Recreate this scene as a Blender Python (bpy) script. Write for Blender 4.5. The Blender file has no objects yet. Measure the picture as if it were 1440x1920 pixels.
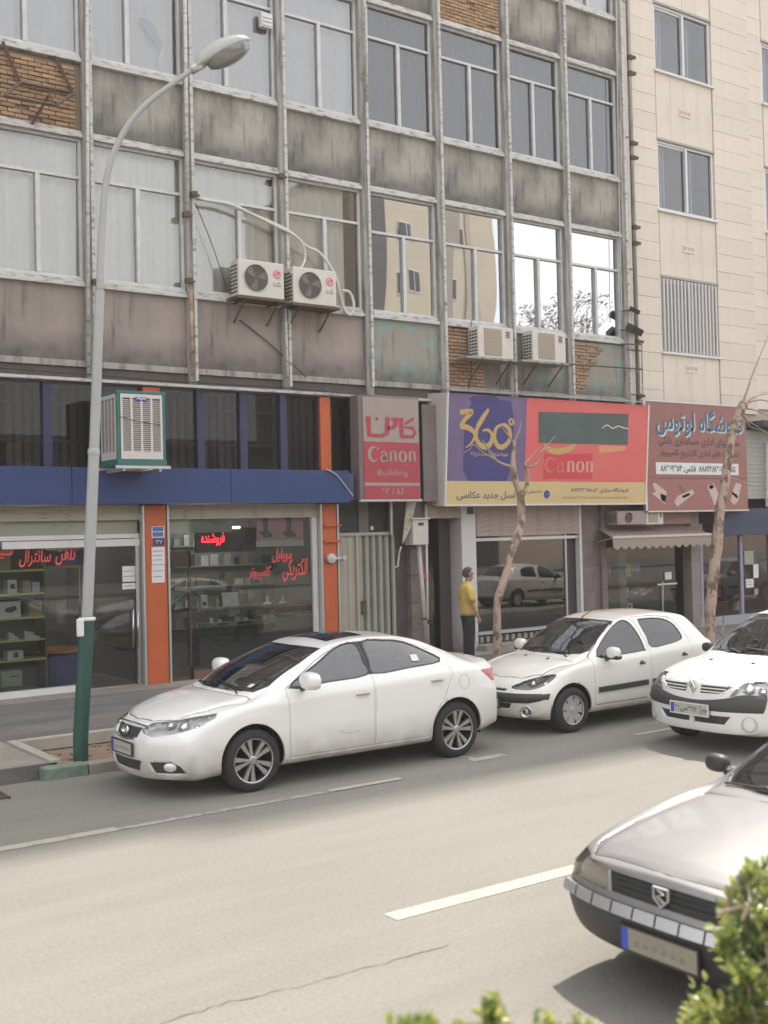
import bpy, bmesh, math, random, unicodedata
import numpy as np
from mathutils import Vector, Matrix, noise
from mathutils.bvhtree import BVHTree
R = math.radians
rnd = random.Random(7)
sc = bpy.context.scene
C = sc.collection

# ------------------------------------------------------------------ camera, sky, sun, exposure
YAW, PITCH, ROLL, FPX, EYE = 0.6151947, 0.016334, -0.023738, 2150.0, 2.62
cy_, sy_ = math.cos(YAW), math.sin(YAW)
fw = Vector((sy_*math.cos(PITCH), cy_*math.cos(PITCH), math.sin(PITCH)))
rt = Vector((cy_, -sy_, 0)); up = rt.cross(fw)
rt2 = rt*math.cos(ROLL)+up*math.sin(ROLL); up2 = -rt*math.sin(ROLL)+up*math.cos(ROLL)
cam_d = bpy.data.cameras.new('camera'); cam = bpy.data.objects.new('camera', cam_d); C.objects.link(cam)
cam.matrix_world = Matrix(((rt2.x, up2.x, -fw.x, 0), (rt2.y, up2.y, -fw.y, 0), (rt2.z, up2.z, -fw.z, EYE), (0, 0, 0, 1)))
cam_d.sensor_fit = 'VERTICAL'; cam_d.sensor_height = 36; cam_d.lens = FPX/1920*36
cam_d.clip_start = 0.05; cam_d.clip_end = 600
cam_d.dof.use_dof = True; cam_d.dof.focus_distance = 15.5; cam_d.dof.aperture_fstop = 1.8
sc.camera = cam
SUN_EL, SUN_AZ = 60.0, 60.0
w = bpy.data.worlds.new('World'); sc.world = w; w.use_nodes = True
nt = w.node_tree; bg = nt.nodes['Background']
sky = nt.nodes.new('ShaderNodeTexSky'); sky.sky_type = 'NISHITA'; sky.sun_disc = False
sky.sun_elevation = R(SUN_EL); sky.sun_rotation = R(SUN_AZ); sky.air_density = 1.0; sky.dust_density = 4.0; sky.ozone_density = 1.0
hz = nt.nodes.new('ShaderNodeMix'); hz.data_type = 'RGBA'; hz.inputs[0].default_value = 0.55
nt.links.new(sky.outputs[0], hz.inputs[6]); hz.inputs[7].default_value = (9.5, 9.3, 9.0, 1)
nt.links.new(hz.outputs[2], bg.inputs[0]); bg.inputs[1].default_value = 0.12
sd = bpy.data.lights.new('sun', 'SUN'); so = bpy.data.objects.new('sun', sd); C.objects.link(so)
sd.energy = 3.1; sd.angle = R(1.3); sd.color = (1.0, 0.91, 0.79)
sv = Vector((math.sin(R(SUN_AZ))*math.cos(R(SUN_EL)), math.cos(R(SUN_AZ))*math.cos(R(SUN_EL)), math.sin(R(SUN_EL))))
so.rotation_euler = sv.to_track_quat('Z', 'Y').to_euler(); so.location = (0, 0, 40)
sc.view_settings.view_transform = 'Standard'; sc.view_settings.look = 'None'; sc.view_settings.gamma = 1
sc.view_settings.use_curve_mapping = False; sc.view_settings.exposure = 1.17
sc.cycles.max_bounces = 8; sc.cycles.transparent_max_bounces = 16; sc.cycles.use_denoising = True
sc.cycles.caustics_reflective = False; sc.cycles.caustics_refractive = False

# ------------------------------------------------------------------ helpers
def ray(px, py): return rt2*((px-720)/FPX) - up2*((py-960)/FPX) + fw
def u(px, py, Y):                       # photograph point -> place on the vertical plane Y
    d = ray(px, py); t = Y/d.y; return (d.x*t, EYE+d.z*t)
def g(px, py, z=0.0):                   # photograph point -> place on the ground plane z
    d = ray(px, py); t = (z-EYE)/d.z; return (d.x*t, d.y*t)
def wp(px, py, Y): a = u(px, py, Y); return Vector((a[0], Y, a[1]))

MATS = {}
def mat(name, col, rough=.65, metal=0, col2=None, nscale=3, stretch=(1, 1, 1), amt=.5, sharp=.25, bump=0, bscale=60, coat=0, emit=0, dirt=None, rand=0, spec=.5, detail=6, streak=None, grain=None):
    if name in MATS: return MATS[name]
    m = bpy.data.materials.new(name); m.use_nodes = True; MATS[name] = m
    t = m.node_tree; N = t.nodes; Lk = t.links; b = N['Principled BSDF']
    b.inputs['Roughness'].default_value = rough; b.inputs['Metallic'].default_value = metal
    b.inputs['Coat Weight'].default_value = coat; b.inputs['Coat Roughness'].default_value = .06
    b.inputs['Specular IOR Level'].default_value = spec
    b.inputs['Base Color'].default_value = (*col, 1)
    tc = N.new('ShaderNodeTexCoord'); mp = N.new('ShaderNodeMapping'); mp.inputs['Scale'].default_value = stretch
    Lk.new(tc.outputs['Object'], mp.inputs[0]); out = None
    if col2 is not None:
        n = N.new('ShaderNodeTexNoise'); n.inputs['Scale'].default_value = nscale; n.inputs['Detail'].default_value = detail; n.inputs['Roughness'].default_value = .62
        Lk.new(mp.outputs[0], n.inputs['Vector'])
        r = N.new('ShaderNodeValToRGB'); r.color_ramp.elements[0].position = max(0, amt-sharp); r.color_ramp.elements[1].position = min(1, amt+sharp)
        Lk.new(n.outputs['Fac'], r.inputs[0])
        mx = N.new('ShaderNodeMix'); mx.data_type = 'RGBA'; Lk.new(r.outputs[0], mx.inputs[0])
        mx.inputs[6].default_value = (*col, 1); mx.inputs[7].default_value = (*col2, 1); out = mx.outputs[2]
    if dirt is not None:                 # (colour, z top, z bottom, noise scale): splashed grime near the bottom edge of a thing
        dc, z1, z0, ds = dirt
        sp = N.new('ShaderNodeSeparateXYZ'); Lk.new(tc.outputs['Object'], sp.inputs[0])
        mr = N.new('ShaderNodeMapRange'); mr.inputs[1].default_value = z1; mr.inputs[2].default_value = z0; Lk.new(sp.outputs[2], mr.inputs[0])
        n2 = N.new('ShaderNodeTexNoise'); n2.inputs['Scale'].default_value = ds; n2.inputs['Detail'].default_value = 8; Lk.new(tc.outputs['Object'], n2.inputs['Vector'])
        mu = N.new('ShaderNodeMath'); mu.operation = 'MULTIPLY'; Lk.new(mr.outputs[0], mu.inputs[0]); Lk.new(n2.outputs['Fac'], mu.inputs[1])
        mu2 = N.new('ShaderNodeMath'); mu2.operation = 'MULTIPLY'; mu2.use_clamp = True; Lk.new(mu.outputs[0], mu2.inputs[0]); mu2.inputs[1].default_value = 1.9
        mx = N.new('ShaderNodeMix'); mx.data_type = 'RGBA'; Lk.new(mu2.outputs[0], mx.inputs[0]); mx.inputs[7].default_value = (*dc, 1)
        if out: Lk.new(out, mx.inputs[6])
        else: mx.inputs[6].default_value = (*col, 1)
        out = mx.outputs[2]
    if streak is not None:               # (colour, noise scale, threshold): run-off lines down a wall
        scol, ssc, sth = streak
        m2 = N.new('ShaderNodeMapping'); m2.inputs['Scale'].default_value = (1, 1, .12); Lk.new(tc.outputs['Object'], m2.inputs[0])
        n4 = N.new('ShaderNodeTexNoise'); n4.inputs['Scale'].default_value = ssc; n4.inputs['Detail'].default_value = 7; n4.inputs['Roughness'].default_value = .7; Lk.new(m2.outputs[0], n4.inputs['Vector'])
        r4 = N.new('ShaderNodeMapRange'); r4.inputs[1].default_value = sth; r4.inputs[2].default_value = sth+.16; r4.inputs[4].default_value = .75; Lk.new(n4.outputs['Fac'], r4.inputs[0])
        mx = N.new('ShaderNodeMix'); mx.data_type = 'RGBA'; Lk.new(r4.outputs[0], mx.inputs[0]); mx.inputs[7].default_value = (*scol, 1)
        if out: Lk.new(out, mx.inputs[6])
        else: mx.inputs[6].default_value = (*col, 1)
        out = mx.outputs[2]
    if grain is not None:                # (scale, strength): fine speckle
        n5 = N.new('ShaderNodeTexNoise'); n5.inputs['Scale'].default_value = grain[0]; n5.inputs['Detail'].default_value = 3; Lk.new(tc.outputs['Object'], n5.inputs['Vector'])
        r5 = N.new('ShaderNodeMapRange'); r5.inputs[1].default_value = .3; r5.inputs[2].default_value = .7; r5.inputs[3].default_value = 1-grain[1]; r5.inputs[4].default_value = 1+grain[1]; Lk.new(n5.outputs['Fac'], r5.inputs[0])
        h5 = N.new('ShaderNodeHueSaturation'); Lk.new(r5.outputs[0], h5.inputs['Value'])
        if out: Lk.new(out, h5.inputs['Color'])
        else: h5.inputs['Color'].default_value = (*col, 1)
        out = h5.outputs[0]
    if rand:
        oi = N.new('ShaderNodeObjectInfo'); hs = N.new('ShaderNodeHueSaturation')
        mr = N.new('ShaderNodeMapRange'); mr.inputs[3].default_value = 1-rand; mr.inputs[4].default_value = 1+rand; Lk.new(oi.outputs['Random'], mr.inputs[0])
        Lk.new(mr.outputs[0], hs.inputs['Value'])
        if out: Lk.new(out, hs.inputs['Color'])
        else: hs.inputs['Color'].default_value = (*col, 1)
        out = hs.outputs[0]
    if out: Lk.new(out, b.inputs['Base Color'])
    if bump:
        n3 = N.new('ShaderNodeTexNoise'); n3.inputs['Scale'].default_value = bscale; n3.inputs['Detail'].default_value = 5; Lk.new(mp.outputs[0], n3.inputs['Vector'])
        bp = N.new('ShaderNodeBump'); bp.inputs['Strength'].default_value = bump; bp.inputs['Distance'].default_value = .02
        Lk.new(n3.outputs['Fac'], bp.inputs['Height']); Lk.new(bp.outputs[0], b.inputs['Normal'])
    if emit:
        b.inputs['Emission Color'].default_value = (*col, 1); b.inputs['Emission Strength'].default_value = emit
    return m

def glass(name, tint=(.8, .85, .85), base=.04, fres=1.0, rough=.0, warp=0, wscale=1.5, refl=(1, 1, 1), wz=1):
    if name in MATS: return MATS[name]
    m = bpy.data.materials.new(name); m.use_nodes = True; MATS[name] = m
    t = m.node_tree; N = t.nodes; Lk = t.links; N.remove(N['Principled BSDF'])
    tr = N.new('ShaderNodeBsdfTransparent'); tr.inputs[0].default_value = (*tint, 1)
    gl = N.new('ShaderNodeBsdfGlossy'); gl.inputs['Roughness'].default_value = rough; gl.inputs[0].default_value = (*refl, 1)
    fr = N.new('ShaderNodeFresnel'); fr.inputs[0].default_value = 1.5
    ma = N.new('ShaderNodeMath'); ma.operation = 'MULTIPLY_ADD'; ma.use_clamp = True; Lk.new(fr.outputs[0], ma.inputs[0]); ma.inputs[1].default_value = fres; ma.inputs[2].default_value = base
    mx = N.new('ShaderNodeMixShader'); Lk.new(ma.outputs[0], mx.inputs[0]); Lk.new(tr.outputs[0], mx.inputs[1]); Lk.new(gl.outputs[0], mx.inputs[2])
    Lk.new(mx.outputs[0], N['Material Output'].inputs[0])
    if warp:
        tc = N.new('ShaderNodeTexCoord'); n3 = N.new('ShaderNodeTexNoise'); n3.inputs['Scale'].default_value = wscale; n3.inputs['Detail'].default_value = 1
        Lk.new(tc.outputs['Object'], n3.inputs['Vector'])
        bp = N.new('ShaderNodeBump'); bp.inputs['Strength'].default_value = 1; bp.inputs['Distance'].default_value = warp
        Lk.new(n3.outputs['Fac'], bp.inputs['Height']); Lk.new(bp.outputs[0], gl.inputs['Normal'])
        if wz != 1:
            mp = N.new('ShaderNodeMapping'); mp.inputs['Scale'].default_value = (1, 1, wz); Lk.new(tc.outputs['Object'], mp.inputs[0]); Lk.new(mp.outputs[0], n3.inputs['Vector'])
    return m

def thing(name, label, cat, loc=(0, 0, 0), group=None, rotz=0, rotx=0):
    o = bpy.data.objects.new(name, None); C.objects.link(o); o.empty_display_size = .2
    o.location = loc; o.rotation_euler = (rotx, 0, rotz); o['label'] = label; o['category'] = cat
    if group: o['group'] = group
    return o
def tag(o, label, cat, group=None):
    o['label'] = label; o['category'] = cat
    if group: o['group'] = group
    return o
def struct(o): o['kind'] = 'structure'; return o
def stuff(o): o['kind'] = 'stuff'; return o
def root_loc(p):
    v = Vector((0, 0, 0))
    while p is not None: v += p.location; p = p.parent
    return v
def link(name, me, parent=None, loc=None):
    o = bpy.data.objects.new(name, me); C.objects.link(o)
    if parent is not None: o.parent = parent
    if loc is not None: o.location = loc
    return o

class MB:
    def __init__(s): s.v = []; s.f = []; s.m = []
    def face(s, pts, mi=0):
        n = len(s.v); s.v += [tuple(p) for p in pts]; s.f.append(tuple(range(n, n+len(pts)))); s.m.append(mi); return s
    def box(s, x0, x1, y0, y1, z0, z1, mi=0):
        n = len(s.v)
        s.v += [(x, y, z) for z in (z0, z1) for x, y in ((x0, y0), (x1, y0), (x1, y1), (x0, y1))]
        for q in ((0, 3, 2, 1), (4, 5, 6, 7), (0, 1, 5, 4), (1, 2, 6, 5), (2, 3, 7, 6), (3, 0, 4, 7)):
            s.f.append(tuple(n+i for i in q)); s.m.append(mi)
        return s
    def obox(s, c, ax, ay, az, mi=0):    # oriented box: centre and three half-axis vectors
        c = Vector(c); ax = Vector(ax); ay = Vector(ay); az = Vector(az); n = len(s.v)
        s.v += [tuple(c+ax*i+ay*j+az*k) for k in (-1, 1) for i, j in ((-1, -1), (1, -1), (1, 1), (-1, 1))]
        for q in ((0, 3, 2, 1), (4, 5, 6, 7), (0, 1, 5, 4), (1, 2, 6, 5), (2, 3, 7, 6), (3, 0, 4, 7)):
            s.f.append(tuple(n+i for i in q)); s.m.append(mi)
        return s
    def tube(s, pts, r, seg=10, mi=0, caps=True):
        pts = [Vector(p) for p in pts]; k = len(pts); n = len(s.v)
        rs = r if isinstance(r, (list, tuple)) else [r]*k
        ref = Vector((0, 0, 1)); prev = None
        for i, p in enumerate(pts):
            d = (pts[min(i+1, k-1)]-pts[max(i-1, 0)]).normalized()
            if prev is None:
                a = d.cross(ref); a = a if a.length > 1e-3 else d.cross(Vector((1, 0, 0)))
            else: a = prev - d*prev.dot(d)
            a.normalize(); prev = a; b = d.cross(a)
            for j in range(seg):
                t = 2*math.pi*j/seg; s.v.append(tuple(p+(a*math.cos(t)+b*math.sin(t))*rs[i]))
        for i in range(k-1):
            for j in range(seg):
                j2 = (j+1) % seg; s.f.append((n+i*seg+j, n+i*seg+j2, n+(i+1)*seg+j2, n+(i+1)*seg+j)); s.m.append(mi)
        if caps:
            s.f.append(tuple(n+j for j in reversed(range(seg)))); s.m.append(mi)
            s.f.append(tuple(n+(k-1)*seg+j for j in range(seg))); s.m.append(mi)
        return s
    def lathe(s, prof, c, axis='z', seg=24, mi=0):   # prof: (radius, height)
        n = len(s.v); c = Vector(c)
        for r, h in prof:
            for j in range(seg):
                t = 2*math.pi*j/seg; a, b = r*math.cos(t), r*math.sin(t)
                s.v.append(tuple(c+Vector({'z': (a, b, h), 'y': (a, h, b), 'x': (h, a, b)}[axis])))
        for i in range(len(prof)-1):
            for j in range(seg):
                j2 = (j+1) % seg; q = (n+i*seg+j, n+i*seg+j2, n+(i+1)*seg+j2, n+(i+1)*seg+j)
                s.f.append(q if axis != 'y' else q[::-1]); s.m.append(mi)
        return s
    def prism(s, poly, y0, y1, mi=0):     # polygon in XZ pushed along Y
        k = len(poly); s.face([(x, y0, z) for x, z in poly], mi); s.face([(x, y1, z) for x, z in reversed(poly)], mi)
        for i in range(k):
            a, b = poly[i], poly[(i+1) % k]; s.face([(a[0], y0, a[1]), (a[0], y1, a[1]), (b[0], y1, b[1]), (b[0], y0, b[1])], mi)
        return s
    def ribbon(s, pts, wid, y, mi=0):     # flat brush stroke in XZ; wid one width or one per point
        k = len(pts); ws = wid if isinstance(wid, (list, tuple)) else [wid]*k; L = []; Q = []
        for i in range(k):
            a = pts[max(i-1, 0)]; b = pts[min(i+1, k-1)]; dx, dz = b[0]-a[0], b[1]-a[1]; l = math.hypot(dx, dz) or 1
            nx, nz = -dz/l*ws[i]/2, dx/l*ws[i]/2
            L.append((pts[i][0]+nx, y, pts[i][1]+nz)); Q.append((pts[i][0]-nx, y, pts[i][1]-nz))
        for i in range(k-1): s.face([L[i], Q[i], Q[i+1], L[i+1]], mi)
        return s
    def mesh(s, name, mats, off=Vector((0, 0, 0)), smooth=False, weld=False):
        me = bpy.data.meshes.new(name); off = Vector(off)
        me.from_pydata([tuple(Vector(v)-off) for v in s.v], [], s.f)
        for m in (mats if isinstance(mats, (list, tuple)) else [mats]): me.materials.append(m)
        me.polygons.foreach_set('material_index', s.m)
        if smooth: me.polygons.foreach_set('use_smooth', [True]*len(s.f))
        if weld:
            bm = bmesh.new(); bm.from_mesh(me); bmesh.ops.remove_doubles(bm, verts=bm.verts, dist=1e-4); bmesh.ops.recalc_face_normals(bm, faces=bm.faces); bm.to_mesh(me); bm.free()
        me.update(); return me
    def build(s, name, mats, parent=None, world=True, smooth=False, weld=False, bevel=0, angle=None):
        off = root_loc(parent) if (parent is not None and world) else Vector((0, 0, 0))
        me = s.mesh(name, mats, off, smooth, weld); o = link(name, me, parent)
        if bevel:
            b = o.modifiers.new('bevel', 'BEVEL'); b.width = bevel; b.segments = 2; b.limit_method = 'ANGLE'; b.angle_limit = R(40)
        if angle: me.set_sharp_from_angle(angle=R(angle))
        return o

def box(name, x0, x1, y0, y1, z0, z1, m, parent=None, bevel=0, **k): return MB().box(x0, x1, y0, y1, z0, z1).build(name, m, parent, bevel=bevel, **k)

# Persian lettering: joined letter forms laid out right to left
FORMS = {}
for c in list(range(0xFB50, 0xFDFF))+list(range(0xFE70, 0xFEFC)):
    d = unicodedata.decomposition(chr(c)).split()
    if len(d) == 2 and d[0] in ('<isolated>', '<final>', '<initial>', '<medial>'): FORMS.setdefault(chr(int(d[1], 16)), {})[d[0][1:4]] = chr(c)
def fa(s):
    out = []; n = len(s)
    def joins_next(ch): return ch in FORMS and 'ini' in FORMS[ch]
    def joins_prev(ch): return ch in FORMS and 'fin' in FORMS[ch]
    for i, ch in enumerate(s):
        if ch in FORMS:
            p = i > 0 and joins_next(s[i-1]); q = i < n-1 and joins_next(ch) and joins_prev(s[i+1])
            k = 'med' if p and q else 'fin' if p else 'ini' if q else 'iso'; out.append(FORMS[ch].get(k) or FORMS[ch].get('iso') or ch)
        else: out.append(ch)
    r = ''.join(reversed(out)); res = ''; i = 0
    while i < len(r):                    # digit runs keep their own left-to-right order
        j = i
        while j < len(r) and (r[j] in '۰۱۲۳۴۵۶۷۸۹-'): j += 1
        if j > i: res += r[i:j][::-1]; i = j
        else: res += r[i]; i += 1
    return res
def txt(s, x0, x1, z0, z1, y, m, parent=None, name='lettering', bold=0, shear=0, thick=0, world=True, keep=False):
    cu = bpy.data.curves.new('lettering', 'FONT'); cu.body = s; cu.offset = bold; cu.shear = shear; cu.resolution_u = 3
    if thick: cu.extrude = thick
    o = bpy.data.objects.new('t', cu); C.objects.link(o); dg = bpy.context.evaluated_depsgraph_get()
    me = bpy.data.meshes.new_from_object(o.evaluated_get(dg)); bpy.data.objects.remove(o); bpy.data.curves.remove(cu)
    n = len(me.vertices); a = np.zeros(n*3); me.vertices.foreach_get('co', a); a = a.reshape(-1, 3)
    lo, hi = a[:, :2].min(0), a[:, :2].max(0); sx = (x1-x0)/(hi[0]-lo[0]); sz = (z1-z0)/(hi[1]-lo[1])
    off = root_loc(parent) if (parent is not None and world) else Vector((0, 0, 0))
    b = np.stack([x0+(a[:, 0]-lo[0])*sx-off.x, y-a[:, 2]-off.y, z0+(a[:, 1]-lo[1])*sz-off.z], 1)
    me.vertices.foreach_set('co', b.ravel()); me.materials.clear(); me.materials.append(m); me.update()
    return link(name, me, parent)

def pchip(tab):
    x = np.array([t[0] for t in tab], float); y = np.array([t[1] for t in tab], float)
    h = np.diff(x); d = np.diff(y)/h; m = np.zeros_like(x); m[0] = d[0]; m[-1] = d[-1]
    for i in range(1, len(x)-1):
        if d[i-1]*d[i] > 0:
            w1, w2 = 2*h[i]+h[i-1], h[i]+2*h[i-1]; m[i] = (w1+w2)/(w1/d[i-1]+w2/d[i])
    def f(t):
        t = min(max(t, x[0]), x[-1]); i = min(int(np.searchsorted(x, t, 'right')-1), len(h)-1); s = (t-x[i])/h[i]
        return float(y[i]*(1+2*s)*(1-s)**2+h[i]*m[i]*s*(1-s)**2+y[i+1]*s*s*(3-2*s)+h[i]*m[i+1]*s*s*(s-1))
    return f
# ------------------------------------------------------------------ materials
M_asph = mat('asphalt', (.208, .2, .178), .9, col2=(.234, .225, .2), nscale=1.6, stretch=(.22, 1.3, 1), amt=.5, sharp=.14, bump=.6, bscale=110, streak=None, grain=(38, .12), detail=8)
M_walk = mat('walk_asphalt', (.13, .125, .12), .9, col2=(.21, .2, .185), nscale=1.2, stretch=(.4, 1.5, 1), amt=.55, sharp=.15, bump=.5, bscale=70, grain=(50, .15))
M_conc = mat('kerb_concrete', (.33, .3, .26), .85, col2=(.2, .18, .155), nscale=2.5, amt=.55, bump=.4, bscale=40, rand=.08)
M_line = mat('line_paint', (.4, .385, .31), .7, col2=(.27, .255, .21), nscale=7, amt=.6, sharp=.1)
M_linef = mat('line_paint_worn', (.36, .35, .32), .8, col2=(.2, .19, .17), nscale=9, amt=.5, sharp=.12)
M_green = mat('kerb_green', (.12, .2, .155), .7, col2=(.26, .28, .23), nscale=7, amt=.55, sharp=.15, bump=.3)
M_soil = mat('soil', (.2, .13, .085), .95, col2=(.3, .22, .15), nscale=6, bump=1, bscale=25)
M_spandrel = mat('spandrel', (.185, .18, .16), .85, col2=(.35, .335, .29), nscale=1.5, stretch=(1.1, 1, .5), amt=.5, sharp=.1, bump=.3, bscale=30, rand=.08, dirt=((.09, .085, .08), .45, -.1, 3.5), streak=((.09, .085, .075), 8, .54))
M_spandrel_t = mat('spandrel_teal', (.3, .28, .235), .85, col2=(.25, .33, .31), nscale=2.2, amt=.54, sharp=.02, bump=.5, bscale=12, rand=.08, dirt=((.1, .095, .085), .45, -.1, 3.5), streak=((.14, .12, .1), 6, .55))
M_spandrel_r = mat('spandrel_soot', (.25, .22, .2), .85, col2=(.34, .28, .25), nscale=1.4, stretch=(1, 1, .6), amt=.5, sharp=.16, bump=.3, bscale=30, rand=.06, dirt=((.1, .085, .08), .5, -.1, 3), streak=((.12, .1, .09), 5, .54))
M_col = mat('old_column', (.36, .345, .32), .8, col2=(.15, .14, .125), nscale=3.5, stretch=(2, 2, .35), amt=.58, sharp=.12, bump=.4, bscale=25, streak=((.1, .085, .07), 9, .55))
M_sill = mat('sill_paint', (.55, .54, .52), .7, col2=(.18, .165, .15), nscale=8, stretch=(.6, 1, 2), amt=.6, sharp=.1, bump=.4, bscale=40)
M_frame = mat('window_frame', (.62, .62, .62), .45, col2=(.45, .44, .43), nscale=4, amt=.6)
M_brick = mat('brick', (.42, .27, .155), .9, col2=(.3, .19, .12), nscale=10, bump=.5, bscale=60, rand=.22)
M_mort = mat('mortar', (.24, .19, .14), .95, bump=.5)
M_rust = mat('rusty_iron', (.07, .055, .05), .8, col2=(.14, .08, .05), nscale=14)
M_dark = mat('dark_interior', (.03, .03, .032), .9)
M_room = mat('room_wall', (.22, .21, .2), .9)
M_curt = mat('curtain', (.86, .85, .8), .9, col2=(.74, .73, .68), nscale=2, stretch=(3, 1, .3), rand=.05)
M_greycurt = mat('grey_blind', (.24, .25, .27), .9, rand=.2); M_greycurt2 = mat('pale_grey_blind', (.62, .61, .6), .9, rand=.06)
M_stone = mat('cream_stone', (.7, .63, .53), .6, col2=(.63, .56, .47), nscale=1.3, amt=.5, sharp=.3, bump=.08, bscale=50, rand=.04, streak=((.56, .48, .39), 4, .56), grain=(30, .03))
M_joint = mat('stone_joint', (.46, .4, .32), .9)
M_blue = mat('blue_fascia', (.022, .05, .17), .5, col2=(.018, .04, .14), nscale=1.2)
M_navy = mat('navy_fascia', (.035, .045, .085), .6)
M_orange = mat('orange_metal', (.56, .115, .03), .5, col2=(.45, .095, .026), nscale=2.5)
M_beige = mat('shutter_beige', (.42, .38, .3), .6, col2=(.26, .23, .18), nscale=5, stretch=(1, 1, 3), amt=.62, sharp=.1)
M_pinkbeige = mat('shutter_pink', (.42, .33, .285), .6, col2=(.3, .23, .2), nscale=5, stretch=(1, 1, 3), amt=.6, sharp=.12)
M_greensign = mat('faded_green_board', (.32, .34, .26), .7, col2=(.15, .17, .13), nscale=6, stretch=(1, 1, 2), amt=.66, sharp=.06)
M_white = mat('white_paint', (.72, .71, .69), .5, col2=(.6, .59, .57), nscale=3)
M_alu = mat('aluminium', (.55, .55, .54), .35, .6)
M_steel = mat('brushed_steel', (.6, .6, .6), .25, 1)
M_black = mat('black_plastic', (.02, .02, .022), .45)
M_rubber = mat('tyre_rubber', (.022, .022, .023), .8)
M_paper = mat('paper', (.7, .7, .68), .8)
M_ink = mat('ink', (.06, .06, .07), .8)
M_redl = mat('red_lettering', (.85, .09, .08), .6)
M_marble = mat('brown_stone', (.2, .155, .145), .6, col2=(.13, .1, .1), nscale=3, amt=.55, sharp=.15)
M_acwhite = mat('unit_enamel', (.62, .59, .53), .45, col2=(.5, .47, .41), nscale=5, amt=.65)
M_teal = mat('cooler_teal', (.04, .17, .15), .5, col2=(.035, .13, .12), nscale=4)
M_bark = mat('plane_bark', (.42, .31, .24), .9, col2=(.14, .095, .07), nscale=7, stretch=(1, 1, .6), amt=.54, sharp=.05, bump=.6, bscale=30)
M_twig = mat('twig_bark', (.42, .34, .28), .9, col2=(.25, .19, .15), nscale=12)
G_clear = glass('clear_glass', (.97, .98, .97), .12, 1.1, warp=.001)
G_shop = glass('shop_glass', (.82, .87, .85), .03, 1.1)
G_mirror = glass('reflective_glass', (.25, .25, .25), .6, .3, warp=.0035, wscale=1.3, wz=.25, refl=(.9, .93, 1))
G_mirror2 = glass('reflective_glass_flat', (.25, .25, .25), .66, .3, warp=.0006, wscale=1)
G_grey = glass('grey_glass', (.85, .86, .87), .16, 1.2, warp=.0015)
G_blue = glass('blue_grey_glass', (.45, .5, .54), .1, 1.0, warp=.0015)
G_car = glass('car_glass', (.68, .74, .75), .09, 1.2)
G_tint = glass('tinted_car_glass', (.16, .17, .21), .06, 1.2)
G_lamp = glass('lamp_glass', (.9, .9, .9), .03, .9)

# ------------------------------------------------------------------ ground
YF = 17.95; ZW = .15
struct(box('ground', -300, 300, -300, 300, -.6, -.02, M_soil))
struct(box('road', -120, 160, -16, 12.4, -.3, 0, M_asph))
def strip(name, x0, x1, y0, y1, z, m): return struct(MB().face([(x0, y0, z), (x1, y0, z), (x1, y1, z), (x0, y1, z)]).build(name, m))
strip('road_marking', -30, 3.95, 9.8, 9.94, .004, M_line)
strip('road_marking', 3.95, 6.95, 9.8, 9.9, .004, M_linef)
strip('road_marking', 6.2, 7.1, 9.8, 9.9, .008, M_line)
strip('road_marking', 8.25, 8.75, 10.02, 10.16, .004, M_line)
strip('road_marking', 8.28, 8.38, 10.16, 10.9, .004, M_linef)
a = g(1190, 1378); strip('road_marking', a[0], a[0]+.75, a[1]-.05, a[1]+.03, .004, M_line)
a = g(1188, 1362); strip('road_marking', a[0], a[0]+.6, a[1]-.04, a[1]+.03, .004, M_linef)
for k in range(-4, 8): strip('road_marking', 4.5+k*7.4-.01, 4.5+k*7.4+3, 6.31, 6.47, .004, M_line)
M_crack = mat('crack_tar', (.05, .048, .045), .9)
def crack(pts, w0):
    m = MB(); q = [g(*p) for p in pts]; P = []
    for i in range(len(q)-1):
        for k in range(8):
            t = k/8; P.append((q[i][0]*(1-t)+q[i+1][0]*t+rnd.uniform(-.015, .015), q[i][1]*(1-t)+q[i+1][1]*t+rnd.uniform(-.02, .02)))
    for i in range(len(P)-1):
        a, b = P[i], P[i+1]; ww = w0*rnd.uniform(.4, 1)
        m.face([(a[0], a[1]-ww, .004), (b[0], b[1]-ww*.8, .004), (b[0], b[1]+ww*.8, .004), (a[0], a[1]+ww, .004)])
    struct(m.build('road_crack', M_crack))
crack([(300, 1918), (430, 1880), (560, 1850), (700, 1812), (860, 1768)], .004)
crack([(715, 1482), (765, 1497)], .008)
# sidewalk round the tree pit
PX0, PX1, PY0, PY1 = 4.33, 7.6, 12.5, 13.95
sw = MB(); KY = 12.3
sw.box(-120, PX0, 12.5, 21.5, -.3, ZW); sw.box(PX1, 160, 12.5, 21.5, -.3, ZW); sw.box(PX0, PX1, PY1, 21.5, -.3, ZW)
sidewalk = struct(sw.build('sidewalk', M_walk))
struct(box('tree_pit_soil', PX0, PX1, PY0, PY1, -.3, .02, M_soil))
M_pave = mat('paving_concrete', (.31, .28, .24), .85, col2=(.21, .19, .165), nscale=1.8, bump=.3, rand=.12)
for ix in range(9):
    for iy in range(4):
        x0 = PX0-.09-.56*(ix+1); y0 = 12.51+iy*.42
        o = box('paving_slab', x0+.005, x0+.555, y0+.005, y0+.415, .1, ZW+.008+rnd.uniform(-.003, .004), M_pave, sidewalk, bevel=.006)
for ix in range(-2, 26):                # light border slabs along the shop fronts
    x0 = ix*.6+.4; box('paving_slab', x0+.004, x0+.596, 17.35, 17.93, .1, ZW+.012+rnd.uniform(-.002, .003), M_pave, sidewalk, bevel=.005)
pe = thing('tree_pit_edging', 'pale concrete edging round the open tree pit beside the lamp post', 'edging', (PX0, PY0, ZW))
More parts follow.
